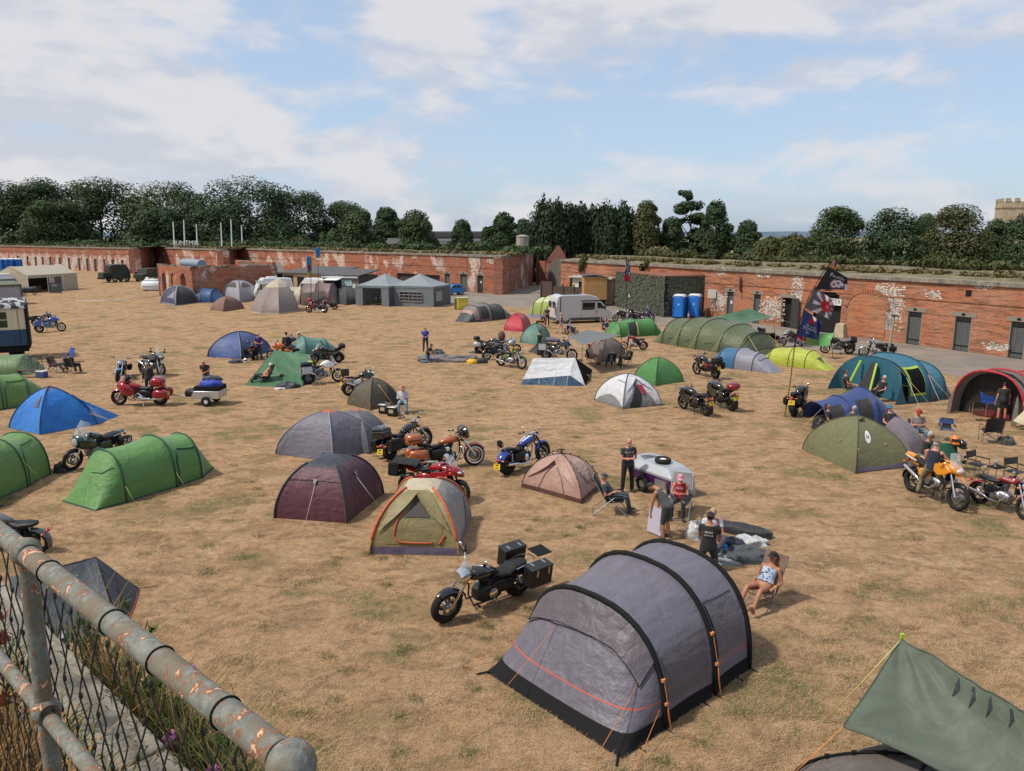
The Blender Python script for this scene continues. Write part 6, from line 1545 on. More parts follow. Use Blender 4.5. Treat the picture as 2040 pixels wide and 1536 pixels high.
mb=MB();mb.box((d['xr']-.365,0,d['sh']+.33),(.01,.1,.2));ob('reflective_strip',mb,MATS['hi_vis'],r,0)
r,d=bike('black cruiser with a large black top box and chrome rack behind the copper one',(770,918),(856,889),0,'cruiser','black',bags=(BLACK,'box'),plate_t='GU54/BHG',bar=(.16,.46,.2),top=(PT['black'],'box'),scale=1.04)
mb=MB()
for k in range(6):mb.tube([(d['sx0']-.28+.07*k,-.2,d['sh']+.42),(d['sx0']-.27+.07*k,0,d['sh']+.46),(d['sx0']-.26+.07*k,.2,d['sh']+.42)],.008,5)
ob('luggage_rack',mb,CHROME,r,50)
r,d=bike('copper and black touring cruiser with a white walled front tyre',(840,938),(946,927),0,'bagger','copper',col2='black',bags=(PT['copper'],'hard'),plate_t='V7',lean=8,scale=1.06,screen=(.12,.22,.1))
mb=MB();xx=d['sx0']-.12;mb.loft([(xx-.24,d['sh']+.26,.16,.10,3),(xx-.18,d['sh']+.27,.28,.16,3.2),(xx+.16,d['sh']+.28,.29,.17,3.2),(xx+.24,d['sh']+.27,.22,.12,3)],16);o=ob('trunk',mb,PT['copper'],r,60)
mb=MB();mb.loft([(xx-.20,d['sh']+.25,.286,.03,3.2),(xx+.17,d['sh']+.25,.296,.03,3.2)],16);ob('trunk_stripe',mb,PT['black'],o,50)
mb=MB()
for k in range(5):mb.tube([(xx-.14+.08*k,-.16,d['sh']+.46),(xx-.14+.08*k,.16,d['sh']+.47)],.009,5)
ob('luggage_rack',mb,CHROME,o,50)
r,d=bike('red half faired motorcycle with a black luggage net, nearest of the close group',(812,990),(918,1004),0,'halfair','red',col2='red',dark=True,lean=7,plate_t=None,scale=1.05,rack=True)
mb=MB();mb.grid(lambda a,b:V((d['xr']-.45+.75*a,-.24+.48*b,d['sh']+.12+.13*math.sin(PI*b)+.04*noise.noise(V((a*5,b*5,1))))),12,8);ob('luggage_net',mb,mat('black_mesh_cloth',(.015,.016,.02),.9),r,60)
rbox(r,'tail_bag',(d['xr']-.42,0,d['sh']-.06),(.34,.48,.36),BLACKM,None,.05)
r,d=bike('blue cruiser with white stripes and chrome exhaust behind the pale pink tent',(1008,947),(1086,919),0,'muscle','blue',col2='white',plate_t='YK57/ABX',lean=9,scale=1.02)
bike('black touring motorcycle with silver panniers and a round top case',975,705,350,'halfair','black',bags=(PT['silver'],'hard'),top=(BLACK,'round'),exh='ru')
bike('dark naked motorcycle in the middle of the group near the yellow bag',990,716,20,'retro','carbon',dark=True)
r,d=bike('silver and black motorcycle with a tall brown bag on its seat',1008,706,15,'classic','silver',screen=(.3,.2,.2));mb=MB();mb.ball((-.25,0,1.25),(.26,.24,.36),12,9);ob('tall_bag',mb,mat('brown_bag',(.10,.035,.03),.7),r,60)
r,d=bike('moss green vintage motorcycle with valanced mudguards and a yellow roll',(996,729),(1039,736),0,'vintage','army',lean=8);mb=MB();mb.tube([(d['hx']-.35,-.2,d['sh']+.24),(d['hx']-.35,.2,d['sh']+.24)],.10,10);ob('yellow_roll',mb,mat('yellow_cloth',(.55,.36,.03),.7),r,50)
r,d=bike('tall adventure motorcycle with aluminium cases and a helmet on the mirror',1112,718,338,'adv','carbon',col2='carbon',bags=(ALUM,'alu'),scale=1.15,lean=6,wheels='wire')
mb=MB();mb.loft([(-.75,1.14,.16,.10),(-.4,1.16,.22,.16),(0,1.12,.15,.1)],12);ob('dust_cover',mb,FB['purple'],r,50)
bike('small blue scooter like motorcycle with a yellow plate near the walking woman',1139,668,125,'retro','blue',plate_t='',scale=.85)
bike('red and black retro motorcycle in front of the open green tunnel tent',(1281,697),(1243,697),0,'retro','red',exh='r',lean=6,scale=1.08)
bike('black motorcycle at the corner of the camouflaged shed',1241,640,190,'classic','black',dark=True,screen=(.2,.18,.1));bike('motorcycle with white front wheel disc by the camouflaged shed',1258,645,200,'retro','black',wheels='disc')
r,d=bike('covered dark motorcycle with its cases beside the bright green tent',1280,640,5,'tourer','plum',bags=(BLACK,'hard'),top=(BLACK,'box'),screen=None)
bike('black motorcycle with a lettered top case beside the blue and grey tunnel tent',(1426,755),(1389,746),0,'adv','black',col2='red',bags=(BLACK,'box'),top=(BLACK,'box'),plate_t='',wheels='cast5',dark=True,scale=1.06)
bike('black sports motorcycle with green flashes left of the one with a red top case',(1408,829),(1362,815),0,'sport','black',col2='carbon',dark=True,plate_t='YT07/FGH',lean=9,scale=1.03)
bike('black sports tourer with a dark red round top case',(1462,820),(1415,803),0,'sport','carbon',dark=True,plate_t='CWW/5',top=(PT['dkred'],'round'),lean=9,scale=1.03,exh='u2')
bike('black sports motorcycle seen from behind beside the striped flagpole',(1579,832),(1604,814),0,'sport','black',col2='carbon',plate_t='RJ66',lean=5,dark=False,bags=(BLACKM,'soft'),scale=1.03)
bike('black motorcycle with luggage beneath the light green sheet by the wall',1668,705,160,'adv','black',bags=(BLACK,'box'),top=(BLACKM,'box'),plate_t='',wheels='cast5')
bike('silver tanked motorcycle standing along the track before the teal tent',1745,711,172,'retro','silver',bags=(BLACK,'soft'),plate_t='',wheels='wire',scale=1.12)
r,d=bike('black touring motorcycle under the dark green tarpaulin',1490,684,205,'tourer','black',bags=(BLACK,'hard'),top=(PT['plum'],'box'));bike('purple black motorcycle beside it under the tarpaulin edge',1520,684,195,'cruiser','plum',bags=(BLACKM,'soft'),dark=True)
bike('dark motorcycle with a blue case left of the tommy flag',1578,690,185,'adv','carbon',bags=(PT['ltblue'],'box'),wheels='cast5')
bike('wine red motorcycle in front of the bell tent',632,623,178,'tourer','maroon',screen=(.2,.2,.15),bags=None,lean=6);bike('dark red motorcycle parked right of the wine red one',655,617,176,'retro','dkred',bags=(BLACK,'soft'))
r,d=bike('amber orange adventure motorcycle with its rider astride at the right',(1811,977),(1907,1018),0,'adv','amber',col2='amber',wheels='cast3',lean=6,scale=1.08,screen=(.38,.17,.16),plate_t=None,bags=None,exh='ru');ORANGE_BIKE=(r,d)
mb=MB();mb.tube([(d['sx0']+.3,-.2,d['sh']+.05),(d['sx0'],-.2,d['sh']+.1),(d['sx0']-.2,-.12,d['sh']+.1),(d['sx0']-.2,.12,d['sh']+.1),(d['sx0'],.2,d['sh']+.1),(d['sx0']+.3,.2,d['sh']+.05)],.016,6);ob('grab_rail',mb,mat('rail_white',(.6,.6,.6),.4),r,60)
mb=MB();mb.loft([(d['sx0']+.1,d['sh']+.1,.10,.06,3),(d['sx0']-.2,d['sh']+.12,.10,.06,3)],12);ob('tail_unit',mb,PT['amber'],r,50)
rbox(r,'pannier',(d['xr']-.1,.36,d['sh']-.05),(.48,.24,.36),mat('case_grey',(.10,.11,.115),.5),None,.05)
r,d=bike('small red commuter motorcycle with brand lettering at the right edge',(1947,1002),(2040,1036),0,'retro','red',wheels='cast5',plate_f='',lean=7,bar=(.14,.36,.1),scale=1.04)
mb=MB();put_text(mb,'HONDA',.085,lambda x,y:V((d['hx']-.27+x,-.152,d['tz']+.03+y)));ob('tank_lettering',mb,PT['white'],r,0)
# people and chairs
SKIN={k:mat('skin_'+k,c,.55,var=.06,vscale=12)for k,c in dict(pale=(.50,.27,.19),mid=(.42,.21,.135),tan=(.34,.15,.085),red=(.48,.20,.14)).items()}
def cloth(c):
 k='wear_%d_%d_%d'%tuple(int(q*999)for q in c);return fab(k,c,.85,.55)
HAIRC=dict(grey=(.34,.32,.30),white=(.62,.60,.57),dark=(.02,.016,.012),brown=(.06,.033,.018),ginger=(.18,.06,.025),blond=(.36,.26,.14))
POSES=dict(stand=dict(hz=.93,sp=(0,.02,1),ua=(.20,.0,-1),fa=(.10,.22,-1),th=(.07,.02,-1),sh=(.04,-.03,-1)),crossed=dict(hz=.93,sp=(0,.03,1),ua=(.16,.28,-1),fa=(-.95,.40,.10),th=(.10,.02,-1),sh=(.05,-.03,-1),nd=(0,.35,1)),front=dict(hz=.93,sp=(0,.05,1),ua=(.18,.2,-1),fa=(-.45,.85,-.05),th=(.07,.02,-1),sh=(.04,-.03,-1),nd=(0,.3,1)),sit=dict(hz=.52,sp=(0,-.28,1),ua=(.25,.25,-1),fa=(-.25,1,-.25),th=(.16,1,.02),sh=(.02,.10,-1)),phone=dict(hz=.52,sp=(0,-.15,1),ua=(.18,.35,-1),fa=(-.5,.8,.35),th=(.16,1,.02),sh=(.02,.02,-1),nd=(0,.45,1)),slouch=dict(hz=.46,sp=(0,-.75,1),ua=(.3,.0,-1),fa=(-.1,1,-.1),th=(.14,1,.14),sh=(.02,.75,-1),nd=(0,-.1,1)),recline=dict(hz=.50,sp=(0,-.6,1),ua=(.3,.15,-1),fa=(-.5,.8,.3),th=(.10,1,.10),sh=(.0,.25,-1),nd=(0,.15,1)),bend=dict(hz=.90,sp=(0,.85,.75),ua=(.12,.25,-1),fa=(.0,.10,-1),th=(.10,.12,-1),sh=(.06,-.10,-1),nd=(0,1,.1)),kneel=dict(hz=.50,sp=(0,.35,1),ua=(.15,.5,-.8),fa=(-.15,.8,-.6),th=(.16,.1,-1),sh=(.0,-1,-.06),nd=(0,.7,.8)),ground=dict(hz=.16,sp=(0,.05,1),ua=(.2,.35,-1),fa=(-.4,.8,-.3),th=(.45,.8,.30),sh=(-.5,.5,-.55),nd=(0,.4,1)),ride=dict(hz=.99,sp=(0,.22,1),ua=(.25,.65,-.75),fa=(.05,.9,-.25),th=(.42,.45,-1),sh=(.10,-.15,-1),nd=(0,.3,1)),walk=dict(hz=.91,sp=(0,.08,1),ua=(.18,-.25,-1),fa=(.05,.25,-1),th=(.05,.35,-1),sh=(.02,.1,-1),th2=(.05,-.25,-1),sh2=(.02,-.6,-1),ua2=(.18,.3,-1)))
def person(label,u,v,yaw,pose='stand',shirt=(.05,.05,.06),legs=(.04,.06,.10),skin='mid',hair='grey',hat=None,hatc=(.02,.02,.02),sleeve=.55,leglen=1.0,shoes=(.02,.02,.02),s=1.0,fat=1.0,pos=None,beard=None,near=False,female=False,shades=False,group='people at the camp',top='tee',hairlong=False,over=None):
 D=dict(POSES[pose]);D.update(over or{})
 P=G(u,v)if pos is None else V(pos)
 root=thing('person',label,'person',P,R(yaw-90),group);root.scale=(s,)*3
 vox=.015 if near else .024
 sk=SKIN[skin]
 nv=lambda q:V(q).normalized()
 sp=nv(D['sp']);nd=nv(D.get('nd',(D['sp'][0],D['sp'][1]*.5,D['sp'][2])));fw=V((0,1,0));fr=(fw-sp*sp.dot(fw)).normalized()if abs(sp.y)<.95 else V((0,0,-1))
 hip=V((0,D.get('hy',0),D['hz']));X=V((1,0,0))
 def at(d):return hip+sp*d
 neck=at(.50);hd=neck+nd*.175
 tor=[(-.10,.13,.10),(-.02,.165*fat**.5,.118*fat),(.08,.158*fat,.112*fat),(.18,.142*fat,.105*fat),(.30,.158,.115*fat**.5),(.40,.172,.105),(.47,.14,.085),(.51,.065,.062)]
 if female:tor=[(d,w*(1.02 if d<.1 else .88),t)for d,w,t in tor]
 body,sm_,tm_=MB(),MB(),MB()
 body.tube([at(d)for d,_,_ in tor]+[neck+nd*.09],[(w,t)for _,w,t in tor]+[(.052,.055)],14,True,ref=fr)
 ha,hb=frame(nd,fr)
 HR=Matrix((ha,(-hb if hb.dot(fr)<0 else hb),nd)).transposed()
 body.ball(hd,(.074,.092,.108),14,10,rot=HR);body.ball(hd+HR@V((0,.022,-.055)),(.056,.062,.062),12,8,rot=HR)
 body.tube([hd+HR@V((0,.085,.015)),hd+HR@V((0,.112,-.02)),hd+HR@V((0,.085,-.03))],[.011,.016,.010],8)
 for sg in(-1,1):body.ball(hd+HR@V((sg*.076,-.005,-.01)),(.012,.02,.03),8,6,rot=HR)
 hands=[]
 for sg in(-1,1):
  k2='2' if sg<0 else ''
  g=lambda n:nv([q*(sg if i==0 else 1)for i,q in enumerate(D.get(n+k2,D[n]))])
  ua,fa,th,sh=g('ua'),g('fa'),g('th'),g('sh')
  S0=at(.43)+X*sg*.185;E=S0+ua*.29;Wr=E+fa*.25
  ar=.88 if female else 1.0
  body.tube([at(.43)+X*sg*.12,S0,lerp(S0,E,.5),E,lerp(E,Wr,.3),Wr,Wr+fa*.03],[.06*ar,.058*ar,.047*ar,.038*ar,.042*ar,.027*ar,.025],10)
  hands.append((Wr,fa,sg))
  if top=='tee':
   L_=sleeve
   pts=[at(.42)+X*sg*.10,S0+V((0,0,.0)),lerp(S0,E,min(L_,1))];rad=[.075,.073,.066]
   if L_>1:pts=pts[:2]+[E,lerp(E,Wr,L_-1)];rad=[.075,.070,.055,.044]
   sm_.tube(pts,rad,10)
  H0=hip+X*sg*.095;Kn=H0+th*.43;An=Kn+sh*.41
  body.tube([H0,lerp(H0,Kn,.4),Kn,lerp(Kn,An,.3),An],[.085,.075,.055,.056,.036],10)
  if legs is not None:
   ll=leglen
   pts=[H0-th*.03,lerp(H0,Kn,.4),lerp(H0,Kn,min(1,ll*2))];rad=[.108,.095,.078]
   if ll>.5:pts=pts[:2]+[Kn,lerp(Kn,An,min(1,ll*2-1)*1.0)];rad=[.108,.093,.072,.062]
   tm_.tube(pts,rad,10)
  fd=V((sg*.18,1,0)).normalized()
  if sh.y<-.5:fd=V((0,-.5,-.8)).normalized()
  elif sh.y>.55:fd=V((0,.55,.85)).normalized()
  m_=MB();hl=An-fd*.05+V((0,0,-.035))
  m_.tube([hl-fd*.02,hl+fd*.03,hl+fd*.12,hl+fd*.19,hl+fd*.225],[(.03,.034),(.043,.046),(.046,.038),(.045,.030),(.025,.018)],10,True,ref=V((0,0,1))if abs(fd.z)<.8 else V((0,1,0)))
  m_.tube([An+V((0,0,.03)),An+V((0,0,-.03))],[.045,.045],10)
  ob('shoe' if shoes else 'foot',m_,mat('shoe_%d'%int(sum(shoes)*999),shoes,.6)if shoes else sk,root,60)
 def finish(mb,name,m,vx=vox,it=3):
  o=ob(name,mb,m,root,180);r=o.modifiers.new('remesh','REMESH');r.mode='VOXEL';r.voxel_size=vx;r.use_smooth_shade=True
  q=o.modifiers.new('smooth','SMOOTH');q.factor,q.iterations=.5,it
  return o
 finish(body,'body',sk,vox if near else .02,2)
 for Wr,fa,sg in hands:
  a,b=frame(fa,V((0,0,1))if abs(fa.z)<.9 else V((0,1,0)))
  m_=MB();m_.tube([Wr,Wr+fa*.04,Wr+fa*.085],[(.024,.018),(.040,.016),(.038,.013)],8,True,ref=b)
  if near:
   for k,L_ in enumerate((.062,.075,.078,.066)):
    p=Wr+fa*.082+a*(-.028+.0187*k);m_.tube([p,p+fa*L_*.5-b*.008,p+fa*L_*.8-b*.026,p+fa*L_*.85-b*.042],[.0095,.009,.008,.006],6)
   p=Wr+fa*.03+a*(-.034*sg);m_.tube([p,p+fa*.03-a*.022*sg-b*.01,p+fa*.062-a*.024*sg-b*.022],[.012,.011,.007],6)
  else:m_.tube([Wr+fa*.08,Wr+fa*.13-b*.02,Wr+fa*.15-b*.04],[(.037,.011),(.034,.010),(.026,.008)],7,ref=b)
  ob('hand',m_,sk,root,60)
 if shirt is not None:
  d0=-.10 if top!='strap' else .02;d1=.40 if top=='strap' else .47
  sel=[(d,w,t)for d,w,t in tor if d0<=d<=d1+.005]
  sm_.tube([at(d)for d,_,_ in sel],[(w+.022,t+.024)for _,w,t in sel],16,True,ref=fr)
  if top=='vest':
   for sg in(-1,1):sm_.tube([at(.40)+X*sg*.10,at(.455)+X*sg*.13,at(.47)+X*sg*.10],[.06,.055,.05],8)
  if top=='tee':sm_.ball(at(.455),(.12,.09,.05),10,6)
  finish(sm_,'shirt' if top=='tee' else 'vest',cloth(shirt),vox,2)
 if legs is not None:
  tm_.tube([at(d)for d in(-.12,-.02,.07)],[(.15,.115),(.182*fat**.5,.135*fat),(.172*fat,.128*fat)],14,True,ref=fr)
  finish(tm_,'trousers' if leglen>.7 else 'shorts',cloth(legs),vox,2)
 if hair and hat!='full':
  hc=mat('hair_'+hair,HAIRC[hair],.75,var=.3,vscale=60,bump=.4,bscale=90);m_=MB()
  m_.ball(hd+HR@V((0,-.022,.022 if not hat else-.005)),(.083,.088,.100)if not hat else(.081,.084,.075),12,9,rot=HR)
  if hairlong:m_.ball(hd+HR@V((0,-.05,-.07)),(.085,.06,.13),10,8,rot=HR)
  ob('hair',m_,hc,root,60)
 if beard:
  m_=MB();m_.ball(hd+HR@V((0,.052,-.085)),(.055,.045,.055),10,7,rot=HR);ob('beard',m_,mat('hair_'+beard,HAIRC[beard],.75),root,60)
 for sg in(-1,1):
  m_=MB();m_.ball(hd+HR@V((sg*.03,.084,.012)),(.013,.008,.008),8,5,rot=HR);ob('eye',m_,mat('eye_dark',(.03,.02,.018),.3),root,60)
 m_=MB();m_.ball(hd+HR@V((0,.088,-.062)),(.024,.008,.006),8,5,rot=HR);ob('mouth',m_,mat('lips',(.30,.10,.08),.5),root,60)
 if shades:
  m_=MB()
  for sg in(-1,1):m_.ball(hd+HR@V((sg*.032,.090,.012)),(.030,.012,.021),10,6,rot=HR)
  m_.tube([hd+HR@V((-.078,.0,.02)),hd+HR@V((-.06,.085,.02)),hd+HR@V((.06,.085,.02)),hd+HR@V((.078,0,.02))],.005,5);ob('sunglasses',m_,GLASS,root,60)
 hm=cloth(hatc)
 if hat in('cap','capback'):
  m_=MB();f=1 if hat=='cap' else-1
  m_.ball(hd+HR@V((0,-.012,.042)),(.086,.098,.078),14,8,rot=HR)
  m_.loft([(0,0,.075,.010,2.4),(.05,.004,.078,.009,2.4),(.10,-.006,.05,.006,2.2)],12);n=36
  RZ=Matrix.Rotation(PI/2,3,'Z');k=12*3
  m_.v[-k:]=[tuple(hd+HR@(Matrix.Rotation(0 if f>0 else PI,3,'Z')@(RZ@V(p)+V((0,.065,.035)))))for p in m_.v[-k:]]
  ob('cap',m_,hm,root,60)
 elif hat in('bucket','brim'):
  m_=MB();br=.125 if hat=='bucket' else .165
  m_.lathe([(br,.02),(.095,.045),(.088,.07),(.08,.125),(.05,.14),(.002,.142)],18,hd,nd);ob('hat',m_,hm,root,60)
 return root,dict(hip=hip,neck=neck,hd=hd,HR=HR,at=at,fr=fr,hands=hands)
 # chairs
CHAIRG='folding camp chairs'
def camp_chair(label,u,v,yaw,col=(.02,.02,.022),kind='camp',pos=None,frame_=None,s=1.0,cat='chair',pad=None):
 P=G(u,v)if pos is None else V(pos)
 t=thing('camp_chair',label,cat,P,R(yaw-90),CHAIRG);t.scale=(s,)*3
 fm=frame_ or mat('chair_tube',(.10,.10,.105),.4,.6);cm=cloth(col);bm=BLACKM
 def legs_(pts,r=.011):
  for p in pts:mb=MB();mb.tube(p,r,6);ob('leg',mb,fm,t,60)
 def sheet(name,a,b,c,d,sag,m=None,n=8):
  a,b,c,d=map(V,(a,b,c,d));nn=(b-a).cross(d-a).normalized();mb=MB()
  mb.grid(lambda x,y:lerp(lerp(a,b,x),lerp(d,c,x),y)-nn*sag*(4*x*(1-x)),n,n)
  k=len(mb.v);f=list(mb.f);mb.v+=[tuple(V(p)-nn*.012)for p in mb.v];mb.f+=[[i+k for i in q][::-1]for q in f];mb.mi+=[0]*len(f);ob(name,mb,m or cm,t,60)
 if kind=='camp':
  w=.27;sheet('seat',(-w,.24,.43),(w,.24,.43),(w,-.20,.38),(-w,-.20,.38),.05)
  sheet('backrest',(-w,-.20,.40),(w,-.20,.40),(w*1.02,-.36,.92),(-w*1.02,-.36,.92),.05)
  for sg in(-1,1):mb=MB();mb.tube([(sg*.29,.24,.62),(sg*.30,-.05,.63),(sg*.29,-.29,.66)],[(.028,.006)]*3,6,ref=V((0,0,1)));ob('armrest',mb,cm,t,50)
  legs_([[(-.28,-.37,.93),(-.29,-.24,.45),(-.30,-.18,.02)],[(.28,-.37,.93),(.29,-.24,.45),(.30,-.18,.02)],[(-.30,.26,.62),(-.30,.26,.02)],[(.30,.26,.62),(.30,.26,.02)],[(-.28,.25,.42),(.30,.27,.04)],[(.28,.25,.42),(-.30,.27,.04)],[(-.28,-.2,.40),(.30,-.2,.04)],[(.28,-.2,.40),(-.30,-.2,.04)],[(-.29,.26,.05),(-.28,-.2,.40)],[(.29,.26,.05),(.28,-.2,.40)]],.009)
 elif kind=='director':
  w=.25;sheet('seat',(-w,.2,.44),(w,.2,.44),(w,-.2,.44),(-w,-.2,.44),.03);sheet('backrest',(-w,-.22,.64),(w,-.22,.64),(w,-.27,.84),(-w,-.27,.84),.02)
  for sg in(-1,1):mb=MB();mb.box((sg*.27,0,.63),(.05,.42,.025));ob('armrest',mb,bm,t,0)
  legs_([[(sg*.26,-.22,.02),(sg*.26,-.22,.6),(sg*.26,-.27,.86)]for sg in(-1,1)]+[[(sg*.26,.2,.02),(sg*.26,.2,.62)]for sg in(-1,1)]+[[(-.25,.19,.42),(.25,.19,.06)],[(.25,.19,.42),(-.25,.19,.06)],[(-.26,-.2,.04),(-.26,.2,.04)],[(.26,-.2,.04),(.26,.2,.04)]])
 elif kind=='lounger':
  w=.27;sheet('seat',(-w,.30,.44),(w,.30,.44),(w,-.2,.38),(-w,-.2,.38),.02);sheet('backrest',(-w,-.18,.38),(w,-.18,.38),(w,-.60,1.12),(-w,-.60,1.12),.02,n=10)
  mb=MB();mb.tube([(-w*.8,-.58,1.04),(w*.8,-.58,1.04)],.05,8);ob('head_pad',mb,cm,t,60)
  for sg in(-1,1):
   mb=MB();mb.box((sg*.31,.02,.62),(.05,.5,.03));ob('armrest',mb,bm,t,0)
   mb=MB()
   for k in range(14):a=lerp(V((sg*w,-.2,.42)),V((sg*w,-.59,1.1)),k/13);mb.tube([a,a+V((sg*.035,0,.012))],.006,4)
   ob('lacing',mb,MATS['lacing']if 'lacing' in MATS else mat('lacing',(.5,.5,.5),.5),t,40)
  al=mat('chair_alloy',(.42,.42,.43),.35,.8)
  fm=al;legs_([[(sg*.30,.02,.02),(sg*.30,-.36,.60),(sg*.30,-.62,1.13)]if 0 else[(sg*.30,-.17,.37),(sg*.30,-.61,1.13)]for sg in(-1,1)]+[[(sg*.31,-.62,.02),(sg*.31,.06,.60)]for sg in(-1,1)]+[[(sg*.31,.40,.02),(sg*.31,-.16,.60)]for sg in(-1,1)]+[[(-.31,-.62,.03),(.31,-.62,.03)],[(-.31,.40,.03),(.31,.40,.03)]],.014)
  mb=MB();mb.tube([(-w,-.61,1.13),(w,-.61,1.13)],.014,6);ob('top_bar',mb,al,t,60)
 elif kind=='low':
  w=.28;sheet('seat',(-w,.28,.40),(w,.28,.40),(w*.9,-.18,.30),(-w*.9,-.18,.30),.05);sheet('backrest',(-w*.9,-.18,.31),(w*.9,-.18,.31),(w,-.58,1.08),(-w,-.58,1.08),.05,n=10)
  mb=MB();mb.grid(lambda a,b:V(((a-.5)*.4,-.46-.10*b-.0,.88+.14*b+.03))+V((0,.04*math.sin(PI*a),0)),8,4);ob('head_pad',mb,cloth((.25,.15,.10)),t,60)
  legs_([[(sg*.28,-.58,1.09),(sg*.22,-.1,.30),(sg*.28,.28,.02)]for sg in(-1,1)]+[[(sg*.28,.30,.41),(sg*.1,.02,.2),(sg*.30,-.34,.02)]for sg in(-1,1)]+[[(-.2,-.06,.22),(.2,-.06,.22)]],.010)
 return t
def seated(label,clabel,u,v,yaw,ccol,kind='camp',s=1.0,**k):
 pose=k.pop('pose','sit');cs=k.pop('cs',1.0)
 camp_chair(clabel,u,v,yaw,ccol,kind,s=cs)
 return person(label,u,v,yaw,pose,s=s,over=dict(hy=-.06),**k)
def print_on(r,d,m,txt=None,size=.1,dist=.30,depth=.145,back=False,shape=None,dy=0):
 """a flat print on the front or back of a top"""
 f=-1 if back else 1;mb=MB();at,fr=d['at'],d['fr'];upv=(at(1)-at(0))
 base=at(dist)+fr*(f*depth)
 fn=lambda x,y:base+V((1,0,0))*(-f*x)+upv*y-fr*(f*abs(x)**2*2.2)
 if txt:put_text(mb,txt,size,lambda x,y:fn(x,y+dy))
 if shape:mb.add([fn(x,y)for x,y in shape],[tuple(range(len(shape)))])
 ob('print',mb,m,r,0)
NAVY,DENIM,BLK,KHK,GRY=(.018,.022,.045),(.10,.17,.26),(.012,.012,.013),(.18,.14,.09),(.08,.082,.085)
WPR=mat('print_white',(.6,.6,.58),.7)
r,d=person('bald bearded man standing with folded arms beside the silver coffin shaped trailer',1249,980,285,'crossed',(.03,.034,.045),(.010,.010,.011),'red',None,beard='grey',near=True,s=1.04,fat=1.06)
print_on(r,d,WPR,'MOTOR',.085,.36,.15);print_on(r,d,mat('print_rose',(.40,.16,.16),.7),'RIDERS',.07,.27,.155)
mb=MB();mb.tube([d['hip']+V((-.16,.10,.05)),d['hip']+V((-.22,.06,-.16)),d['hip']+V((-.17,-.06,.0))],.007,5);ob('wallet_chain',mb,STEEL,r,60)
seated('seated man in dark jeans leaning forward in the black reclining chair','black reclining chair with a silver frame right of the pink tent',1222,1022,352,(.008,.008,.009),'lounger',near=True,pose='recline',shirt=(.05,.06,.07),legs=(.03,.045,.065),hat='cap',hatc=(.07,.09,.09),skin='red')
r,d=seated('woman in a pink cap and red vest sitting by the silver trailer','grey padded folding chair under the woman in the pink cap',1352,1028,250,(.22,.215,.21),'lounger',near=True,pose='phone',shirt=(.28,.010,.022),top='vest',legs=(.02,.02,.025),skin='red',hair='blond',hat='cap',hatc=(.60,.25,.33),female=True,s=.97)
print_on(r,d,WPR,'ROCK',.07,.34,.15)
r,d=person('man in a grey sleeveless shirt and dark shorts bending over a white board',1327,1074,145,'bend',(.085,.087,.09),(.035,.035,.037),'tan','dark',near=True,top='vest',leglen=.55,s=1.04,fat=1.1,over=dict(sp=(0,.62,.85)),shoes=(.03,.02,.018))
print_on(r,d,mat('print_yellow',(.45,.42,.22),.7),None,shape=[(.0,.1),(.03,.03),(.1,.03),(.04,-.01),(.07,-.09),(.0,-.04),(-.07,-.09),(-.04,-.01),(-.1,.03),(-.03,.03)],dist=.36,depth=.15,back=True)
mb=MB();a=G(1296,1069);mb.box((0,0,.40),(.02,.52,.72));o=ob('folding_board',mb,mat('board_lilac',(.42,.40,.50),.4),None,0,loc=(a.x+.1,a.y+.1,.01),rot=(0,R(8),R(35)));tag(o,'pale lilac grey board held upright by the bending man','board')
r,d=person('grey haired man in a white shirt with red braces sitting among the bags',1416,1096,262,'ground',(.55,.56,.62),(.05,.06,.09),'red','blond',beard='white',near=True,s=1.05,fat=1.15,over=dict(hz=.35))
for sg in(-1,1):
 mb=MB();mb.tube([d['at'](.0)+V((sg*.10,.17,0)),d['at'](.3)+V((sg*.11,.165,0)),d['at'](.47)+V((sg*.12,.06,.03)),d['at'](.36)+V((sg*.08,-.15,0))],[(.018,.006)]*4,6,ref=V((0,1,0)));ob('brace',mb,mat('brace_red',(.30,.01,.03),.7),r,60)
r,d=person('man in a black cap and black printed shirt seen from behind at the grey tent',1409,1138,70,'kneel',BLK,(.02,.024,.03),'tan','dark',hat='capback',near=True,s=1.06,over=dict(hz=.62,sp=(0,.12,1),nd=(0,.2,1)))
print_on(r,d,WPR,'BIKERS',.06,.34,.16,True);print_on(r,d,WPR,'ON TOUR',.045,.27,.16,True)
r,d=seated('sunbathing woman in a black cap and blue patterned strapless top','brown fabric high backed chair under the sunbathing woman',1516,1208,222,(.20,.115,.075),'low',near=True,pose='slouch',shirt=(.42,.50,.62),top='strap',legs=None,skin='tan',hair='dark',hat='cap',hatc=BLK,female=True,shoes=None,s=1.02,fat=1.1)
mb=MB();w0,f0,_=d['hands'][0];mb.torus(w0+f0*-.01,f0,.032,.007,16,6,w=.012);ob('wristband',mb,mat('yellow_band',(.65,.5,.03),.5),r,60)
mb=MB()
for k in range(26):
 a=RND.uniform(-.13,.13);q=d['at'](.06+.34*RND.random())+V((a,0,0))+d['fr']*(.148-a*a*3);mb.box(q,(.045,.006,.012),Matrix.Rotation(RND.uniform(-1,1),3,'Y'))
ob('pattern',mb,cloth((.03,.07,.22)),r,0,kind='stuff')
r,d=seated('man in a red bucket hat and jeans sitting beside the olive dome','dark folding chair under the man in the red hat',1826,884,262,(.03,.03,.035),'camp',near=True,pose='phone',shirt=(.20,.165,.16),legs=DENIM,skin='red',hair='grey',hat='bucket',hatc=(.33,.03,.02),s=1.05,fat=1.2,shoes=(.05,.05,.055))
person('person in a teal sun hat laughing behind the olive dome',1771,872,268,'sit',(.02,.02,.028),BLK,'red','dark',hat='bucket',hatc=(.02,.17,.24),near=True,s=1.0)
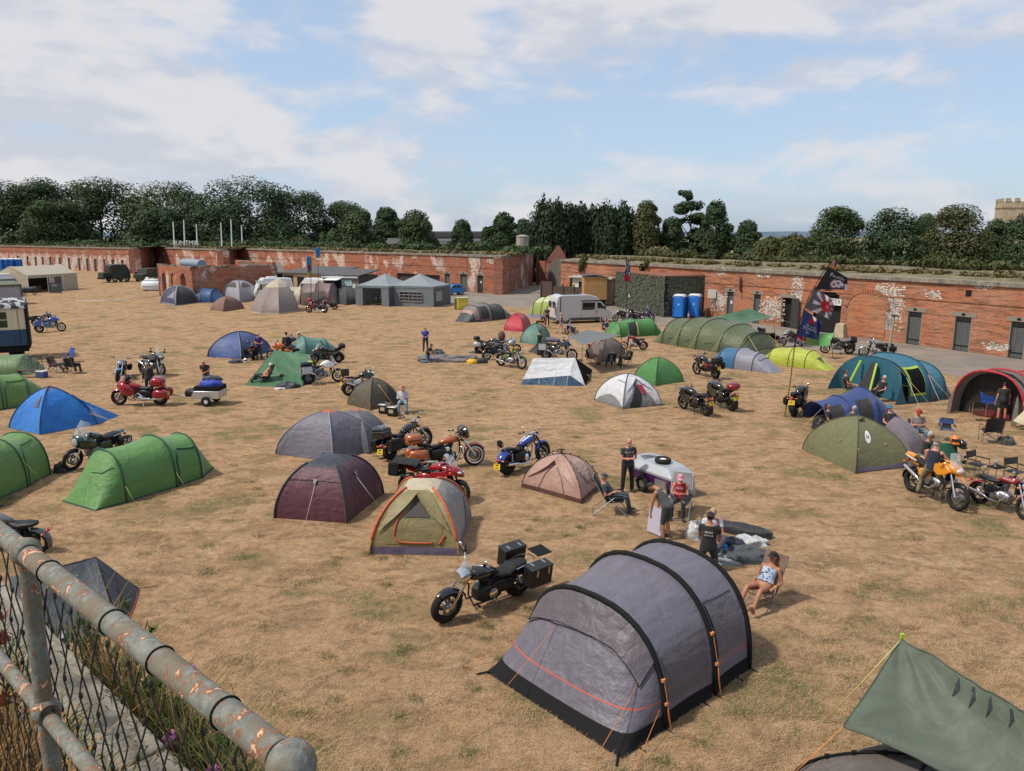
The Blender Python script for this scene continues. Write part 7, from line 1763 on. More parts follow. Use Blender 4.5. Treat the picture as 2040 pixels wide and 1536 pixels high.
person('dark haired woman sitting in the porch of the navy tent',1652,866,330,'sit',(.02,.022,.03),BLK,'mid','dark',hairlong=True,female=True,near=True);person('grey haired person sitting low in front of the navy tent',1690,868,120,'sit',(.06,.065,.09),BLK,'mid','grey')
r,d=seated('man in a dark shirt lounging at the door of the teal tent','grey folding chair by the teal tent',1690,789,345,(.05,.05,.055),'camp',pose='sit',shirt=(.03,.032,.035),legs=(.30,.20,.17),hair='dark',near=True,s=1.05)
person('white haired person just visible over the navy tent',1752,800,200,'sit',BLK,BLK,'red','white')
r,d=person('curly grey haired man in sunglasses and a black printed shirt beside the orange motorcycle',1836,968,310,'front',BLK,(.03,.03,.035),'tan','grey',near=True,s=1.08,shades=True,fat=1.08,over=dict(fa=(-.25,.45,-.9),sp=(0,.12,1)))
print_on(r,d,mat('print_mint',(.42,.55,.50),.7),None,shape=[(.1*math.cos(k*PI/6),.02+.12*math.sin(k*PI/6))for k in range(12)],dist=.30,depth=.155)
br,bd=ORANGE_BIKE
r,d=person('rider in a navy sleeveless shirt and camouflage trousers astride the orange motorcycle',0,0,40,'ride',(.018,.022,.05),(.16,.14,.09),'red','grey',near=True,s=1.08,top='vest',hat='cap',hatc=(.17,.12,.10),pos=br.location+V((-.10,-.02,0)),shoes=(.08,.05,.03),over=dict(sp=(0,.12,1),th=(.45,.1,-1),ua=(.5,.45,-.8),fa=(.3,.9,-.3),ua2=(.25,.2,-1),fa2=(-.2,.6,-.6)))
for ch in r.children:
 if ch.name.startswith('trousers'):ch.data.materials.clear();ch.data.materials.append(mat('camouflage_cloth',(.17,.15,.085),.85,var=.35,vscale=7,dirt=(.05,.045,.022)))
person('person in black shorts standing inside the red hooped tent',1994,838,80,'stand',(.03,.03,.033),BLK,'red','dark',leglen=.42,near=True,s=1.02)
r,d=person('bald man in a bright blue shirt standing alone on the open grass',848,700,268,'front',(.012,.05,.30),(.03,.026,.022),'red',None,s=1.02);print_on(r,d,mat('print_sky',(.25,.45,.7),.7),'CLUB',.08,.34,.16)
person('person in black kneeling to fold the flattened tent',852,722,340,'kneel',BLK,DENIM,'mid','dark')
r,d=seated('man in a straw hat and pale shirt reading beside the olive brown dome','low green stool under the man in the straw hat',803,822,275,(.03,.12,.06),'director',pose='phone',shirt=(.50,.52,.56),sleeve=1.8,legs=(.22,.32,.42),hat='brim',hatc=(.42,.20,.11),skin='red',near=True,cs=.8,s=.98)
seated('sunbathing man without a shirt sitting before the green ridge tent','low dark chair with a blue towel under the shirtless man',527,766,172,(.02,.06,.09),'low',pose='slouch',shirt=None,legs=(.025,.03,.04),skin='red',hair='white',s=1.05,fat=1.25,near=True)
person('man in a purple shirt standing in front of the blue dome tent',517,716,300,'front',(.065,.028,.16),(.10,.10,.105),'red','grey',s=1.04,fat=1.1)
person('man in a black leather jacket with his back turned',573,716,95,'stand',(.018,.018,.018),BLK,'mid','dark',sleeve=1.9,s=1.06)
person('man in a cream cap and dark shirt beside the pale teal tent',600,713,200,'front',(.02,.02,.03),KHK,'mid','grey',hat='cap',hatc=(.6,.55,.38),s=1.02,leglen=.6)
person('long haired woman in a dark jacket behind the red touring motorcycle',299,788,275,'stand',(.03,.032,.035),BLK,'mid','grey',sleeve=1.9,hairlong=True,female=True,over=dict(nd=(0,.5,1)))
person('bald man in a plaid shirt leaning over the trailer load',413,778,272,'front',(.06,.025,.04),DENIM,'red',None,over=dict(sp=(0,.3,1),nd=(0,.8,.7)))
seated('man reclining in a black camp chair by the carriage steps','black camp chair nearest the carriage steps',113,742,350,BLK,pose='slouch',shirt=(.05,.025,.03),legs=(.02,.025,.04),skin='red',hair='brown')
seated('red haired person seen from behind in a black camp chair','black camp chair with its back turned in front of the blue chair',146,744,80,BLK,shirt=BLK,legs=BLK,hair='ginger')
camp_chair('empty bright blue camp chair beside the two seated campers',136,722,235,(.012,.06,.38))
person('woman in black standing at the rear of the tall adventure motorcycle',1074,708,30,'crossed',BLK,BLK,'red','dark',s=1.0,female=True)
r,d=seated('man in a cream shirt sitting at the left side of the group under the canopy','dark camp stool chair left of the group under the canopy',1180,726,330,BLK,shirt=(.42,.38,.32),legs=(.30,.14,.10),hair='brown',skin='tan',leglen=.45)
seated('person with sunglasses in the shade at the back of the group under the canopy','camp chair in the shade at the back under the canopy',1200,714,280,BLK,shirt=(.03,.028,.028),legs=BLK,skin='tan',hair='brown',shades=True)
seated('person in a grey hood seen from behind under the canopy','black backed camp chair in the middle under the canopy',1216,733,95,BLK,shirt=(.20,.22,.25),sleeve=1.9,legs=NAVY,hat='cap',hatc=(.28,.27,.25))
seated('man in a dark green shirt sitting at the right of the group under the canopy','dark swivel camp chair at the right under the canopy',1247,729,195,BLK,shirt=(.03,.032,.025),legs=(.05,.055,.07),hair='brown',skin='tan')
person('woman in a purple vest and pale shorts walking past the silver van',1117,664,350,'walk',(.07,.04,.22),(.42,.33,.30),'pale','blond',top='vest',leglen=.4,female=True,hairlong=True)
seated('person with an orange top sitting behind the lime awning','orange camp chair behind the lime awning',1078,652,200,(.50,.12,.06),shirt=(.02,.02,.02),legs=BLK,hair='dark');person('person in black leaning at the back of the silver van',1090,648,250,'front',(.03,.03,.03),BLK,'mid','dark')
seated('person in shorts sitting in a camp chair before the front wheel of the van','black camp chair beside the front wheel of the van',1208,667,290,BLK,shirt=(.035,.04,.09),legs=(.20,.10,.09),skin='red',hair='ginger',leglen=.4)
r,d=person('person in a red jacket standing behind the wine red motorcycle',618,622,100,'front',(.42,.010,.018),BLK,'mid','dark',sleeve=1.9)
for i,(u,lab,c,l)in enumerate(((664,'person in a white top waiting at the kiosk counter',(.6,.58,.55),(.10,.08,.07)),(671,'person with a tan top in the kiosk queue',(.35,.26,.17),BLK),(678,'person in a striped top and jeans at the end of the kiosk queue',(.16,.09,.08),DENIM))):person(lab,u,598,95,'stand',c,l,'pale','brown')
person('man in a black cap and shirt sitting under the dark green tarpaulin',1471,672,270,'sit',BLK,(.10,.09,.06),'mid','dark',hat='cap',hatc=BLK);person('person lying back with bare legs stretched out under the tarpaulin',1520,687,190,'slouch',BLK,None,'mid','dark',over=dict(hz=.22,th=(.1,1,.1),sh=(.1,.9,-.25)))
o=camp_chair('blue folding director chair with a black bag hung over its back',1884,878,250,(.03,.06,.17),'director',frame_=ALU);mb=MB();mb.grid(lambda a,b:V(((a-.5)*.30*(1+.3*abs(2*b-1)),-.24+.3*max(0,.5-b),.45+.42*b)),8,8);ob('hung_shirt',mb,cloth(BLK),o,60)
camp_chair('large black padded camp chair facing the red hooped tent',1972,882,75,BLK,s=1.12)
camp_chair('dark green camp chair behind the orange motorcycle',1889,940,255,(.012,.09,.05),'camp')
camp_chair('black director chair with a side table behind the red motorcycle',1945,952,300,BLK,'director',s=1.05);camp_chair('black director chair cut by the right frame edge',2022,968,285,BLK,'director',s=1.05)
camp_chair('black mesh backed chair just inside the red hooped tent',1945,838,75,BLK,'director',frame_=mat('chair_copper',(.35,.2,.12),.4))
# vehicles, sheds and other structures
VANS=mat('van_silver',(.50,.505,.52),.32,.1,coat=.5);VANW=mat('van_white',(.66,.67,.67),.35,coat=.4);DKG=mat('army_green',(.022,.030,.018),.7,var=.2);TRIM=mat('grey_trim',(.06,.062,.065),.7)
WOODT=mat('timber_tan',(.40,.215,.075),.75,var=.2,vscale=2,stretch=(.4,1,8));WOODD=mat('timber_dark',(.075,.05,.038),.85,var=.3,vscale=2,stretch=(.4,1,8));FELT=mat('roof_felt',(.075,.075,.078),.9,var=.2,vscale=2);CREAMP=mat('cream_paint',(.62,.54,.38),.6,var=.06,vscale=1);BLUEP=mat('rail_blue',(.018,.055,.12),.5,var=.1,vscale=2)
PORTA=mat('porta_blue',(.010,.115,.42),.4,var=.05);PORTW=mat('porta_roof',(.62,.66,.70),.5)
def base(name,label,cat,p0,p1,group=None):
 a,b=G(*p0)if len(p0)==2 else V(p0),G(*p1)if len(p1)==2 else V(p1)
 t=thing(name,label,cat,a,ang(a,b),group);return t,(b-a).length
def bx(root,name,c,sz,m,bev=0,rot=None,**k):
 mb=MB();mb.box(c,sz,rot);return ob(name,mb,m,root,30,bev=bev,**k)
def road_wheels(root,xs,W,r=.32,y0=.0):
 for x in xs:
  for y in(y0+.10,W-.10):
   mb=MB();mb.lathe([(.002,-.06),(r*.55,-.05),(r*.62,.02),(r*.3,.05),(.002,.05)],16,(x,y,r),(0,-1 if y<W/2 else 1,0));o=ob('wheel',mb,STEEL,root,40)
   mb=MB();mb.torus((x,y,r),(0,1,0),r*.80,r*.20,22,8,w=.10);ob('tyre',mb,RUBBER,o,60)
def vehicle(name,label,cat,p0,p1,W,prof,m,wheels_,wr=.33,glass=(),bev=.06,inset=.0,flip=False):
 """prof: side outline (fractions of length, metres up); local y runs away from the camera"""
 t,L_=base(name,label,cat,p0,p1)
 P=[((1-x if flip else x)*L_,z)for x,z in prof]
 if flip:P=P[::-1]
 mb=MB();mb.prism(P,0,W);ob('body',mb,m,t,40,bev=bev)
 for(nm,pts,side)in glass:
  q=[((1-x if flip else x)*L_,z)for x,z in pts];mb=MB()
  y={'n':(-.012,.01),'f':(W-.01,W+.012)}[side]
  mb.prism(q if not flip else q[::-1],*y);ob(nm,mb,GLASS,t,20)
 road_wheels(t,[(1-x if flip else x)*L_ for x in wheels_],W,wr)
 return t,L_
vp=[(.0,.42),(.0,1.0),(.02,2.0),(.05,2.50),(.12,2.62),(.58,2.62),(.72,2.42),(.80,2.0),(.905,1.32),(.985,1.10),(1,.75),(.995,.38),(.92,.30),(.06,.30)]
t,L_=vehicle('camper_van','silver high roofed camper van with a dark side window facing the field','van',(1106,646),(1219,642),1.95,vp,VANS,(.19,.865),.35,[('side_window',[(.47,1.22),(.675,1.22),(.69,1.32),(.69,1.90),(.47,1.90)],'n'),('door_window',[(.735,1.32),(.865,1.32),(.845,1.50),(.785,1.86),(.735,1.90)],'n')])
bx(t,'sill',(L_*.53,-.01,.40),(L_*.58,.03,.26),TRIM);bx(t,'roof_rail',(L_*.62,.0,2.05),(L_*.34,.06,.09),BLACKM)
for x in(.45,.71):bx(t,'door_seam',(L_*x,-.004,1.2),(.02,.012,1.5),TRIM)
bx(t,'side_moulding',(L_*.45,-.012,.86),(L_*.75,.03,.05),VANS);bx(t,'door_handle',(L_*.725,-.02,1.05),(.05,.03,.18),BLACK);bx(t,'solar_panel',(L_*.32,1.0,2.66),(L_*.34,1.1,.04),GLASS)
mb=MB();mb.add([(L_*.815,.2,1.93),(L_*.815,1.75,1.93),(L_*.905,1.8,1.36),(L_*.905,.15,1.36)],[(0,1,2,3)]);mb.v=[(x+.03,y,z+.03)for x,y,z in mb.v];ob('windscreen',mb,GLASS,t,0)
for x in(.19,.865):
 mb=MB();mb.torus((L_*x,-.0,.36),(0,1,0),.42,.04,22,6,w=.03,a0=0,a1=2*PI);ob('wheel_arch',mb,VANS,t,60)
for y in(.45,1.5):bx(t,'rear_window',(-.0,y,1.75),(.03,.6,.55),GLASS)
bx(t,'tail_light',(.01,.04,1.25),(.05,.10,.7),REDL);bx(t,'rear_bumper',(-.04,.97,.45),(.12,1.9,.22),TRIM);bx(t,'wing_mirror',(L_*.86,-.16,1.40),(.12,.18,.26),BLACK,.02)
mb=MB();mb.prism([(L_*.075,1.1),(L_*.095,1.1),(L_*.10,2.45),(L_*.085,2.45)],-.015,.02);ob('corner_stripe',mb,TRIM,t,0)
cp=[(.0,.45),(.0,1.1),(.06,2.0),(.13,2.42),(.9,2.50),(.98,2.3),(1,1.2),(.99,.45)]
t,L_=vehicle('caravan','white touring caravan behind the pale grey dome tent','caravan',(410,595),(507,587),2.2,cp,VANW,(.55,),.3,[('side_window',[(.18,1.25),(.36,1.25),(.36,1.85),(.2,1.85)],'n'),('side_window',[(.52,1.5),(.64,1.5),(.64,1.85),(.52,1.85)],'n'),('side_window',[(.78,1.4),(.88,1.4),(.88,2.0),(.78,2.0)],'n')])
for y in(.5,1.1,1.7):bx(t,'front_window',(L_*.035,y,1.5),(.06,.5,.75),mat('pale_blind',(.5,.5,.48),.3),0,Matrix.Rotation(.3,3,'Y'))
bx(t,'roof_light',(L_*.25,1.0,2.6),(.6,.6,.25),VANW,.05,Matrix.Rotation(-.4,3,'Y'));bx(t,'roof_light',(L_*.48,.9,2.62),(.5,.5,.3),VANW,.05);bx(t,'roof_vent',(L_*.62,.9,2.56),(.6,.4,.14),WHITE,.03);mb=MB();mb.tube([(-.9,1.1,.45),(.1,.6,.45)],.05,6);mb.tube([(-.9,1.1,.45),(.1,1.6,.45)],.05,6);ob('tow_bar',mb,STEEL,t)
wp=[(.0,.42),(.0,1.9),(.03,2.65),(.75,2.72),(.86,2.1),(.95,1.3),(1,1.0),(1,.4)]
t,L_=vehicle('camper_van','white camper van with a grey awning pulled out behind the bell tent','van',(508,599),(585,596),2.0,wp,VANW,(.16,.84),.33,[('rear_window',[(.80,1.3),(.93,1.3),(.84,2.0),(.80,2.0)],'n'),('side_door',[(.28,.6),(.5,.6),(.5,2.2),(.28,2.2)],'n')],flip=True)
mb=MB();mb.grid(lambda a,b:V((L_*(.02+.75*a),-2.6*(1-b)-.02,lerp(2.15,2.45,b))),6,4);ob('awning',mb,FB['whitegrey'],t,60)
for x in(.04,.76):mb=MB();mb.cyl((L_*x,-2.55,0),(L_*x,-2.55,2.16),.03,6);ob('awning_pole',mb,WHITE,t)
bx(t,'window',(L_+.0,1,1.75),(.04,1.5,.7),GLASS);bx(t,'roof_box',(L_*.5,1,2.78),(1.2,.7,.16),WHITE,.04)
t,L_=vehicle('panel_van','white panel van behind the dusty brown tunnel tent','van',(590,597),(668,600),2.0,wp,VANW,(.16,.84),.33,[('door_window',[(.79,1.35),(.92,1.35),(.84,2.05),(.79,2.05)],'n'),('side_window',[(.50,1.35),(.72,1.35),(.72,2.05),(.50,2.05)],'n')],flip=True)
bx(t,'door_seam',(L_*.72,-.004,1.5),(.03,.012,2.0),TRIM)
tp_=[(.0,.7),(.0,2.55),(.04,2.75),(.55,2.75),(.6,2.0),(.78,1.9),(.82,1.3),(1,1.2),(1,.6)]
t,L_=vehicle('army_truck','dark green army truck parked by the far brick wall','truck',(222,563),(262,561),2.3,[(.02,.6),(.02,2.9),(.25,3.0),(.8,3.0),(.98,1.9),(1.0,.6)],DKG,(.2,.8),.5,[('side_window',[(.12,1.9),(.30,1.9),(.30,2.5),(.12,2.5)],'n')],bev=.08)
bx(t,'bonnet',(-.5,1.15,1.2),(1.3,1.8,1.0),DKG,.08);bx(t,'bumper',(-1.15,1.15,.7),(.2,2.2,.25),BLACKM);bx(t,'windscreen',(.03,1.15,2.3),(.06,1.7,.6),GLASS);bx(t,'spare_wheel_box',(-.6,-.2,.9),(.6,.3,.7),BLACKM,.1)
t,L_=vehicle('jeep','dark green jeep with square windows in front of the shaded brick return','jeep',(286,562),(318,559),1.9,[(.0,.6),(.0,1.3),(.25,1.4),(.3,2.2),(1,2.25),(1,.6)],DKG,(.2,.82),.42,[('side_window',[(.36,1.5),(.62,1.5),(.62,2.05),(.36,2.05)],'n'),('side_window',[(.68,1.5),(.92,1.5),(.92,2.05),(.68,2.05)],'n')])
t,L_=vehicle('box_trailer','small dark trailer under a pale blue cover beside the jeep','trailer',(267,560),(288,560),1.5,[(0,.5),(0,1.1),(.2,1.55),(.6,1.7),(1,1.25),(1,.5)],BLACKM,(.5,),.35)
mb=MB();mb.loft([(.02,1.2,.7,.12,3,.75),(L_*.5,1.45,.75,.34,2.6,.75),(L_*.98,1.25,.7,.12,3,.75)],14);ob('cover',mb,fab('cover_blue',(.13,.19,.27)),t,60)
t,L_=vehicle('hatchback_car','small bright blue hatchback parked by the wall beside the grey gazebos','car',(893,589),(926,588),1.65,[(0,.35),(0,.85),(.06,1.0),(.14,1.42),(.30,1.5),(.62,1.5),(.92,.98),(.99,.8),(1,.35)],mat('paint_car_blue',(.015,.17,.48),.3,coat=.6),(.18,.82),.29,[('side_window',[(.2,1.02),(.46,1.02),(.46,1.38),(.26,1.38)],'n'),('side_window',[(.5,1.02),(.82,1.02),(.62,1.38),(.5,1.38)],'n')],bev=.08,flip=True)
bx(t,'roof',(L_*.53,.82,1.515),(L_*.34,1.3,.04),BLACK,.01);bx(t,'bumper',(L_+.02,.82,.5),(.1,1.6,.2),TRIM)
def gazebo(label,p0,p1,D_,wall_h,roof_h,ridge=0.0):
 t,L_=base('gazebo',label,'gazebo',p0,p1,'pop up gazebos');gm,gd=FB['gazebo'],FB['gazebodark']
 mb=MB()
 c=[V((0,0,wall_h)),V((L_,0,wall_h)),V((L_,D_,wall_h)),V((0,D_,wall_h))];r=[V((L_/2-ridge,D_/2,roof_h)),V((L_/2+ridge,D_/2,roof_h))]
 def roof(a,b,c_,d_):mb.grid(lambda u,v:(lambda p:V((p.x,p.y,lerp(wall_h,roof_h,v**1.35))))(lerp(lerp(a,b,u),lerp(d_,c_,u),v)),8,8)
 roof(c[0],c[1],r[1],r[0]);roof(c[1],c[2],r[1],r[1]);roof(c[2],c[3],r[0],r[1]);roof(c[3],c[0],r[0],r[0]);ob('roof',mb,fab('gazebo_roof',(.215,.255,.275)),t,40)
 mb=MB();mb.box((L_/2,-.02,wall_h-.12),(L_+.04,.02,.25)).box((L_+.02,D_/2,wall_h-.12),(.02,D_,.25)).box((-.02,D_/2,wall_h-.12),(.02,D_,.25));ob('valance',mb,gm,t,0)
 for x,y in((0.03,.03),(L_-.03,.03),(L_-.03,D_-.03),(.03,D_-.03)):mb=MB();mb.cyl((x,y,0),(x,y,wall_h),.03,6);ob('leg',mb,STEEL,t)
 def wall(a,b,m,name='side_wall'):
  mb=MB();n=V((-(b-a).y,(b-a).x,0)).normalized();mb.grid(lambda u,v:lerp(a,b,u)+V((0,0,v*(wall_h-.2)))+n*.04*noise.noise(V((u*8,v*2,a.x+b.y))),16,6);return ob(name,mb,m,t,60)
 def win(a,b,u0,u1):
  pa,pb=lerp(a,b,u0),lerp(a,b,u1);n=V(((b-a).y,-(b-a).x,0)).normalized()*.06;mb=MB();mb.add([pa+n+V((0,0,.6)),pb+n+V((0,0,.6)),pb+n+V((0,0,1.65)),pa+n+V((0,0,1.65))],[(0,1,2,3)]);o=ob('window',mb,GLASS,t,0)
  mb=MB();d=(pb-pa);n2=n*1.25
  for k in range(6):p=lerp(pa,pb,k/5);mb.tube([p+n2+V((0,0,.6)),p+n2+V((0,0,1.65))],.03,4)
  for k in range(4):z=.6+.35*k;mb.tube([pa+n2+V((0,0,z)),pb+n2+V((0,0,z))],.03,4)
  ob('glazing_bar',mb,FB['palegrey'],o,0)
 A,B_,C,D2=V((0,0,0)),V((L_,0,0)),V((L_,D_,0)),V((0,D_,0))
 return t,wall,win,A,B_,C,D2,gm,gd
a,b,c=G(746,606),G(775,612),G(824,605)
t,wall,win,A,B_,C,D2,gm,gd=gazebo('grey gazebo with a single peak and an open front',(775,611),(826,603),(a-b).length,2.3,3.55)
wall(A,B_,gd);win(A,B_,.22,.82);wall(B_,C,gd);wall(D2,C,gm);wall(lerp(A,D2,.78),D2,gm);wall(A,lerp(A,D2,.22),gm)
mb=MB()
for k in range(9):mb.box((.6+.25*(k%3),1.0+.5*k/3,.6+.12*(k%4)),(.22,.2,.3))
ob('stock',mb,TRIM,t,0,kind='stuff')
a,b,c=G(823,605),G(864,612),G(897,604)
t,wall,win,A,B_,C,D2,gm,gd=gazebo('long grey gazebo with a ridge roof next to the blue car',(864,612),(898,605),(a-b).length*1.05,2.3,3.6,.2)
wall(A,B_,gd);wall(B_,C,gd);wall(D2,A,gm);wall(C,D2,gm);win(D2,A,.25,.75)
mb=MB();mb.add([(.5,-.06,.6),(2.2,-.06,.6),(2.2,-.06,1.7),(.5,-.06,1.7)],[(0,1,2,3)]);ob('window',mb,mat('gazebo_window',(.30,.27,.24),.3),t,0)
t,L_=base('marquee','long cream market marquee with an open front by the far wall','marquee',(58,584),(156,576));Dm=6.0;ck=FB['canvas'];H0,H1=2.45,3.7
mb=MB();mb.grid(lambda u,v:V((lerp(-.05,L_,u)+(0 if 0 else 0),Dm*v,lerp(H0,H1,1-abs(2*v-1))-.10*abs(math.sin(3*PI*u))*(1-abs(2*v-1))+.0)),24,10);ob('roof',mb,ck,t,40)
mb=MB();mb.grid(lambda u,v:V((L_*u,-.03,H0-.4*v-.04*abs(math.sin(PI*12*u))*v)),40,3);mb.grid(lambda u,v:V((L_+.02,Dm*u,lerp(H0-.4,lerp(H0,H1,1-abs(2*u-1)),v))),10,3);mb.grid(lambda u,v:V((-.02,Dm*u,lerp(.1,lerp(H0,H1,1-abs(2*u-1)),v))),10,3)
ob('gable_and_valance',mb,ck,t,40,kind='stuff')
for a_,b_,m_ in((.42,.52,ck),(.52,.66,cloth((.09,.07,.10))),(.66,.72,ck),(.72,1.0,ck)):
 mb=MB();mb.grid(lambda u,v:V((L_*lerp(a_,b_,u),-.01+.05*noise.noise(V((u*6,v*2,a_))),(H0-.3)*v+.03)),8,4);ob('side_wall',mb,m_,t,60)
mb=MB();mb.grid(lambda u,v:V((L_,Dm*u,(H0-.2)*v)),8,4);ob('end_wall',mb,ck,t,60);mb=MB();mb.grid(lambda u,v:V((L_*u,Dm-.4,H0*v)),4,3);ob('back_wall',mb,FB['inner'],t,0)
for x in(0,.38,.42,.7,1.0):mb=MB();mb.cyl((L_*x,-.02,0),(L_*x,-.02,H0),.04,6);ob('pole',mb,WHITE,t)
mb=MB();mb.box((L_*.18,1.2,.42),(L_*.30,.8,.84));ob('stall_table',mb,WOODD,t,0)
s_=thing('chalkboard_sign','dark chalkboard standing at the front of the cream marquee','sign',G(112,584),R(5));bx(s_,'board',(0,0,.75),(1.6,.06,1.4),mat('chalkboard',(.03,.035,.04),.6),0,Matrix.Rotation(-.12,3,'X'));mb=MB()
for k in range(4):mb.box((RND.uniform(-.2,.2),-.05+.022*k,.45+.22*k),(1.0-.1*k,.01,.05))
ob('chalk_lines',mb,WHITE,s_,0);mb=MB()
for sg in(-1,1):mb.cyl((sg*.7,.0,.1),(sg*.7,.35,0),.03,5)
ob('legs',mb,WOODD,s_,0)
t,wall,win,A,B_,C,D2,gm,gd=gazebo('gazebo with a grey purple roof at the frame edge by the far portable toilets',(-40,596),(34,590),4.5,2.35,4.1);wall(A,B_,gm)
t,L_=vehicle('panel_van','white van partly hidden behind the cream marquee at the frame edge','van',(-40,586),(46,583),2.0,wp,VANW,(.16,.84),.33,[('door_window',[(.78,1.35),(.92,1.35),(.84,2.05),(.78,2.05)],'n')])
t,L_=base('awning_tent','olive roofed awning with pale grey walls behind the railway carriage','awning',(-60,612),(47,606));mb=MB();mb.grid(lambda u,v:V((L_*u,2.6*v,2.35+.3*v)),8,4);ob('roof',mb,FB['olive'],t,40);mb=MB();mb.grid(lambda u,v:V((L_*u,.04*math.sin(u*40),2.1*v)),30,3);mb.grid(lambda u,v:V((L_,2.6*u,2.3*v)),6,3);ob('side_wall',mb,FB['palegrey'],t,60);bx(t,'trim',(L_/2,-.03,2.22),(L_,.03,.26),FB['olive']);bx(t,'corner_pole',(L_-.05,-.04,1.1),(.12,.1,2.2),FB['pine'])
t,L_=base('railway_carriage','old blue and cream railway carriage with a mossy black and white roof','carriage',(-190,733),(60,716));Wc,z0,z1,z2=2.6,.95,2.0,3.35
bx(t,'lower_side',(L_/2,Wc/2,(z0+z1)/2),(L_,Wc,z1-z0),BLUEP);bx(t,'upper_side',(L_/2,Wc/2,(z1+z2)/2),(L_-.004,Wc-.004,z2-z1),CREAMP)
m_,N_,Lk,B0=node_mat('mossy_roof');T_=NT(m_.node_tree);Lk.new(T_.mix(T_.rng(T_.noise(T_.coord(),2.6,6,.6),.48,.54),(.02,.02,.022),(.40,.41,.42)),B0 .inputs['Base Color']);B0 .inputs['Roughness'].default_value=.9
mb=MB();mb.prism([(-.1+0,0)]and[(math.cos(PI*k/14)*(Wc/2+.12)+Wc/2,z2+.62*math.sin(PI*k/14))for k in range(15)],0,L_+.1);mb.v=[(y,x,z)for x,y,z in mb.v];mb.f=[f[::-1]for f in mb.f];ob('roof',mb,m_,t,60)
bx(t,'end_wall',(L_+.06,Wc/2,2.15),(.14,Wc+.16,2.75),BLACKM);bx(t,'underframe',(L_/2,Wc/2,.72),(L_,Wc-.3,.40),BLACKM)
for x in(L_-.66,L_-2.9):
 o=bx(t,'door',(x-.55,-.015,2.12),(.9,.05,2.25),CREAMP);bx(o,'door_panel',(x-.55,-.045,1.5),(.9,.02,1.0),BLUEP);fr=MB();fr.box((x-.55,-.05,2.65),(.62,.03,1.12));w_=ob('window_frame',fr,CREAMP,t,0,bev=.05);fr=MB();fr.box((x-.55,-.075,2.92),(.44,.02,.46)).box((x-.55,-.075,2.40),(.44,.02,.46));ob('pane',fr,GLASS,w_,0);bx(t,'door_gap',(x-1.03,-.02,2.1),(.07,.05,2.3),BLACKM);bx(t,'handrail',(x-.98,-.08,1.6),(.03,.03,.9),STEEL)
for x in(L_-.7,L_-2.2):mb=MB();mb.lathe([(.42,-.05),(.45,.05),(.2,.06),(.002,.06)],18,(x,.4,.45),(0,-1,0));ob('wheel',mb,BLACKM,t,40)
for x in(L_-.25,L_-2.0):bx(t,'side_beading',(x-.15,-.012,2.1),(.02,.03,2.35),BLACKM)
def toilet(label,u,v,yaw=-8,s=1.0):
 t=thing('portable_toilet',label,'toilet',G(u,v),R(yaw),'blue portable toilets');t.scale=(s,)*3
 bx(t,'cabin',(0,0,1.08),(1.08,1.08,2.06),PORTA,.04)
 d=bx(t,'door',(0.02,-.545,1.06),(.82,.05,1.85),mat('porta_door',(.012,.15,.52),.4),.02);bx(d,'door_sign',(.05,-.575,1.35),(.12,.012,.12),WHITE);bx(d,'latch',(-.33,-.58,1.0),(.06,.03,.12),BLACK)
 for x in(-.5,.5):bx(t,'corner_post',(x,-.545,1.06),(.07,.07,2.0),PORTA,.01)
 mb=MB();mb.loft([(-.57,2.10,.57,.05,4),(-.4,2.20,.55,.12,3),(.4,2.20,.55,.12,3),(.57,2.10,.57,.05,4)],14);ob('roof',mb,PORTW,t,60);bx(t,'base',(0,0,.06),(1.12,1.12,.1),BLACKM)
 return t
toilet('left one of the two blue portable toilets beside the camouflaged shed',1353,633,-28);toilet('right one of the two blue portable toilets beside the wooden easel',1383,632,-28)
for i,(u,w)in enumerate(((3,'first from the frame edge'),(14,'second from the frame edge'),(25,'third from the frame edge'),(38,'last in the row, its side turned'))):toilet('far blue portable toilet, %s'%w,u,541-i*.3,0 if i<3 else-35,1.25)
def cone(label,u,v):
 t=thing('traffic_cone',label,'cone',G(u,v),0);mb=MB();mb.lathe([(.15,.03),(.03,.72),(.002,.73)],12);ob('cone',mb,mat('cone_orange',(.6,.12,.03),.5),t,60);mb=MB();mb.lathe([(.114,.24),(.075,.48)],12,cap=False);mb.v=[(x*1.04,y*1.04,z)for x,y,z in mb.v];ob('band',mb,WHITE,t,60);bx(t,'foot',(0,0,.02),(.36,.36,.035),BLACKM)
cone('orange cone before the blue hatchback',899,588);cone('white banded cone between the two blue portable toilets',1371,634)
t=thing('yellow_bin','square yellow grit bin on the edge of the track','bin',G(921,616),R(12));bx(t,'body',(0,0,.62),(1.15,1.0,1.2),mat('bin_yellow',(.50,.43,.05),.5,var=.1),.04);bx(t,'lid',(0,0,1.26),(1.22,1.06,.1),mat('bin_lid',(.40,.42,.25),.5),.03);bx(t,'post',(-.75,.0,.6),(.22,.3,1.2),mat('bin_post',(.12,.13,.09),.7),.02)
for z in(.2,.45):bx(t,'rib',(0,-.51,z),(1.1,.04,.05),MATS['bin_yellow'])
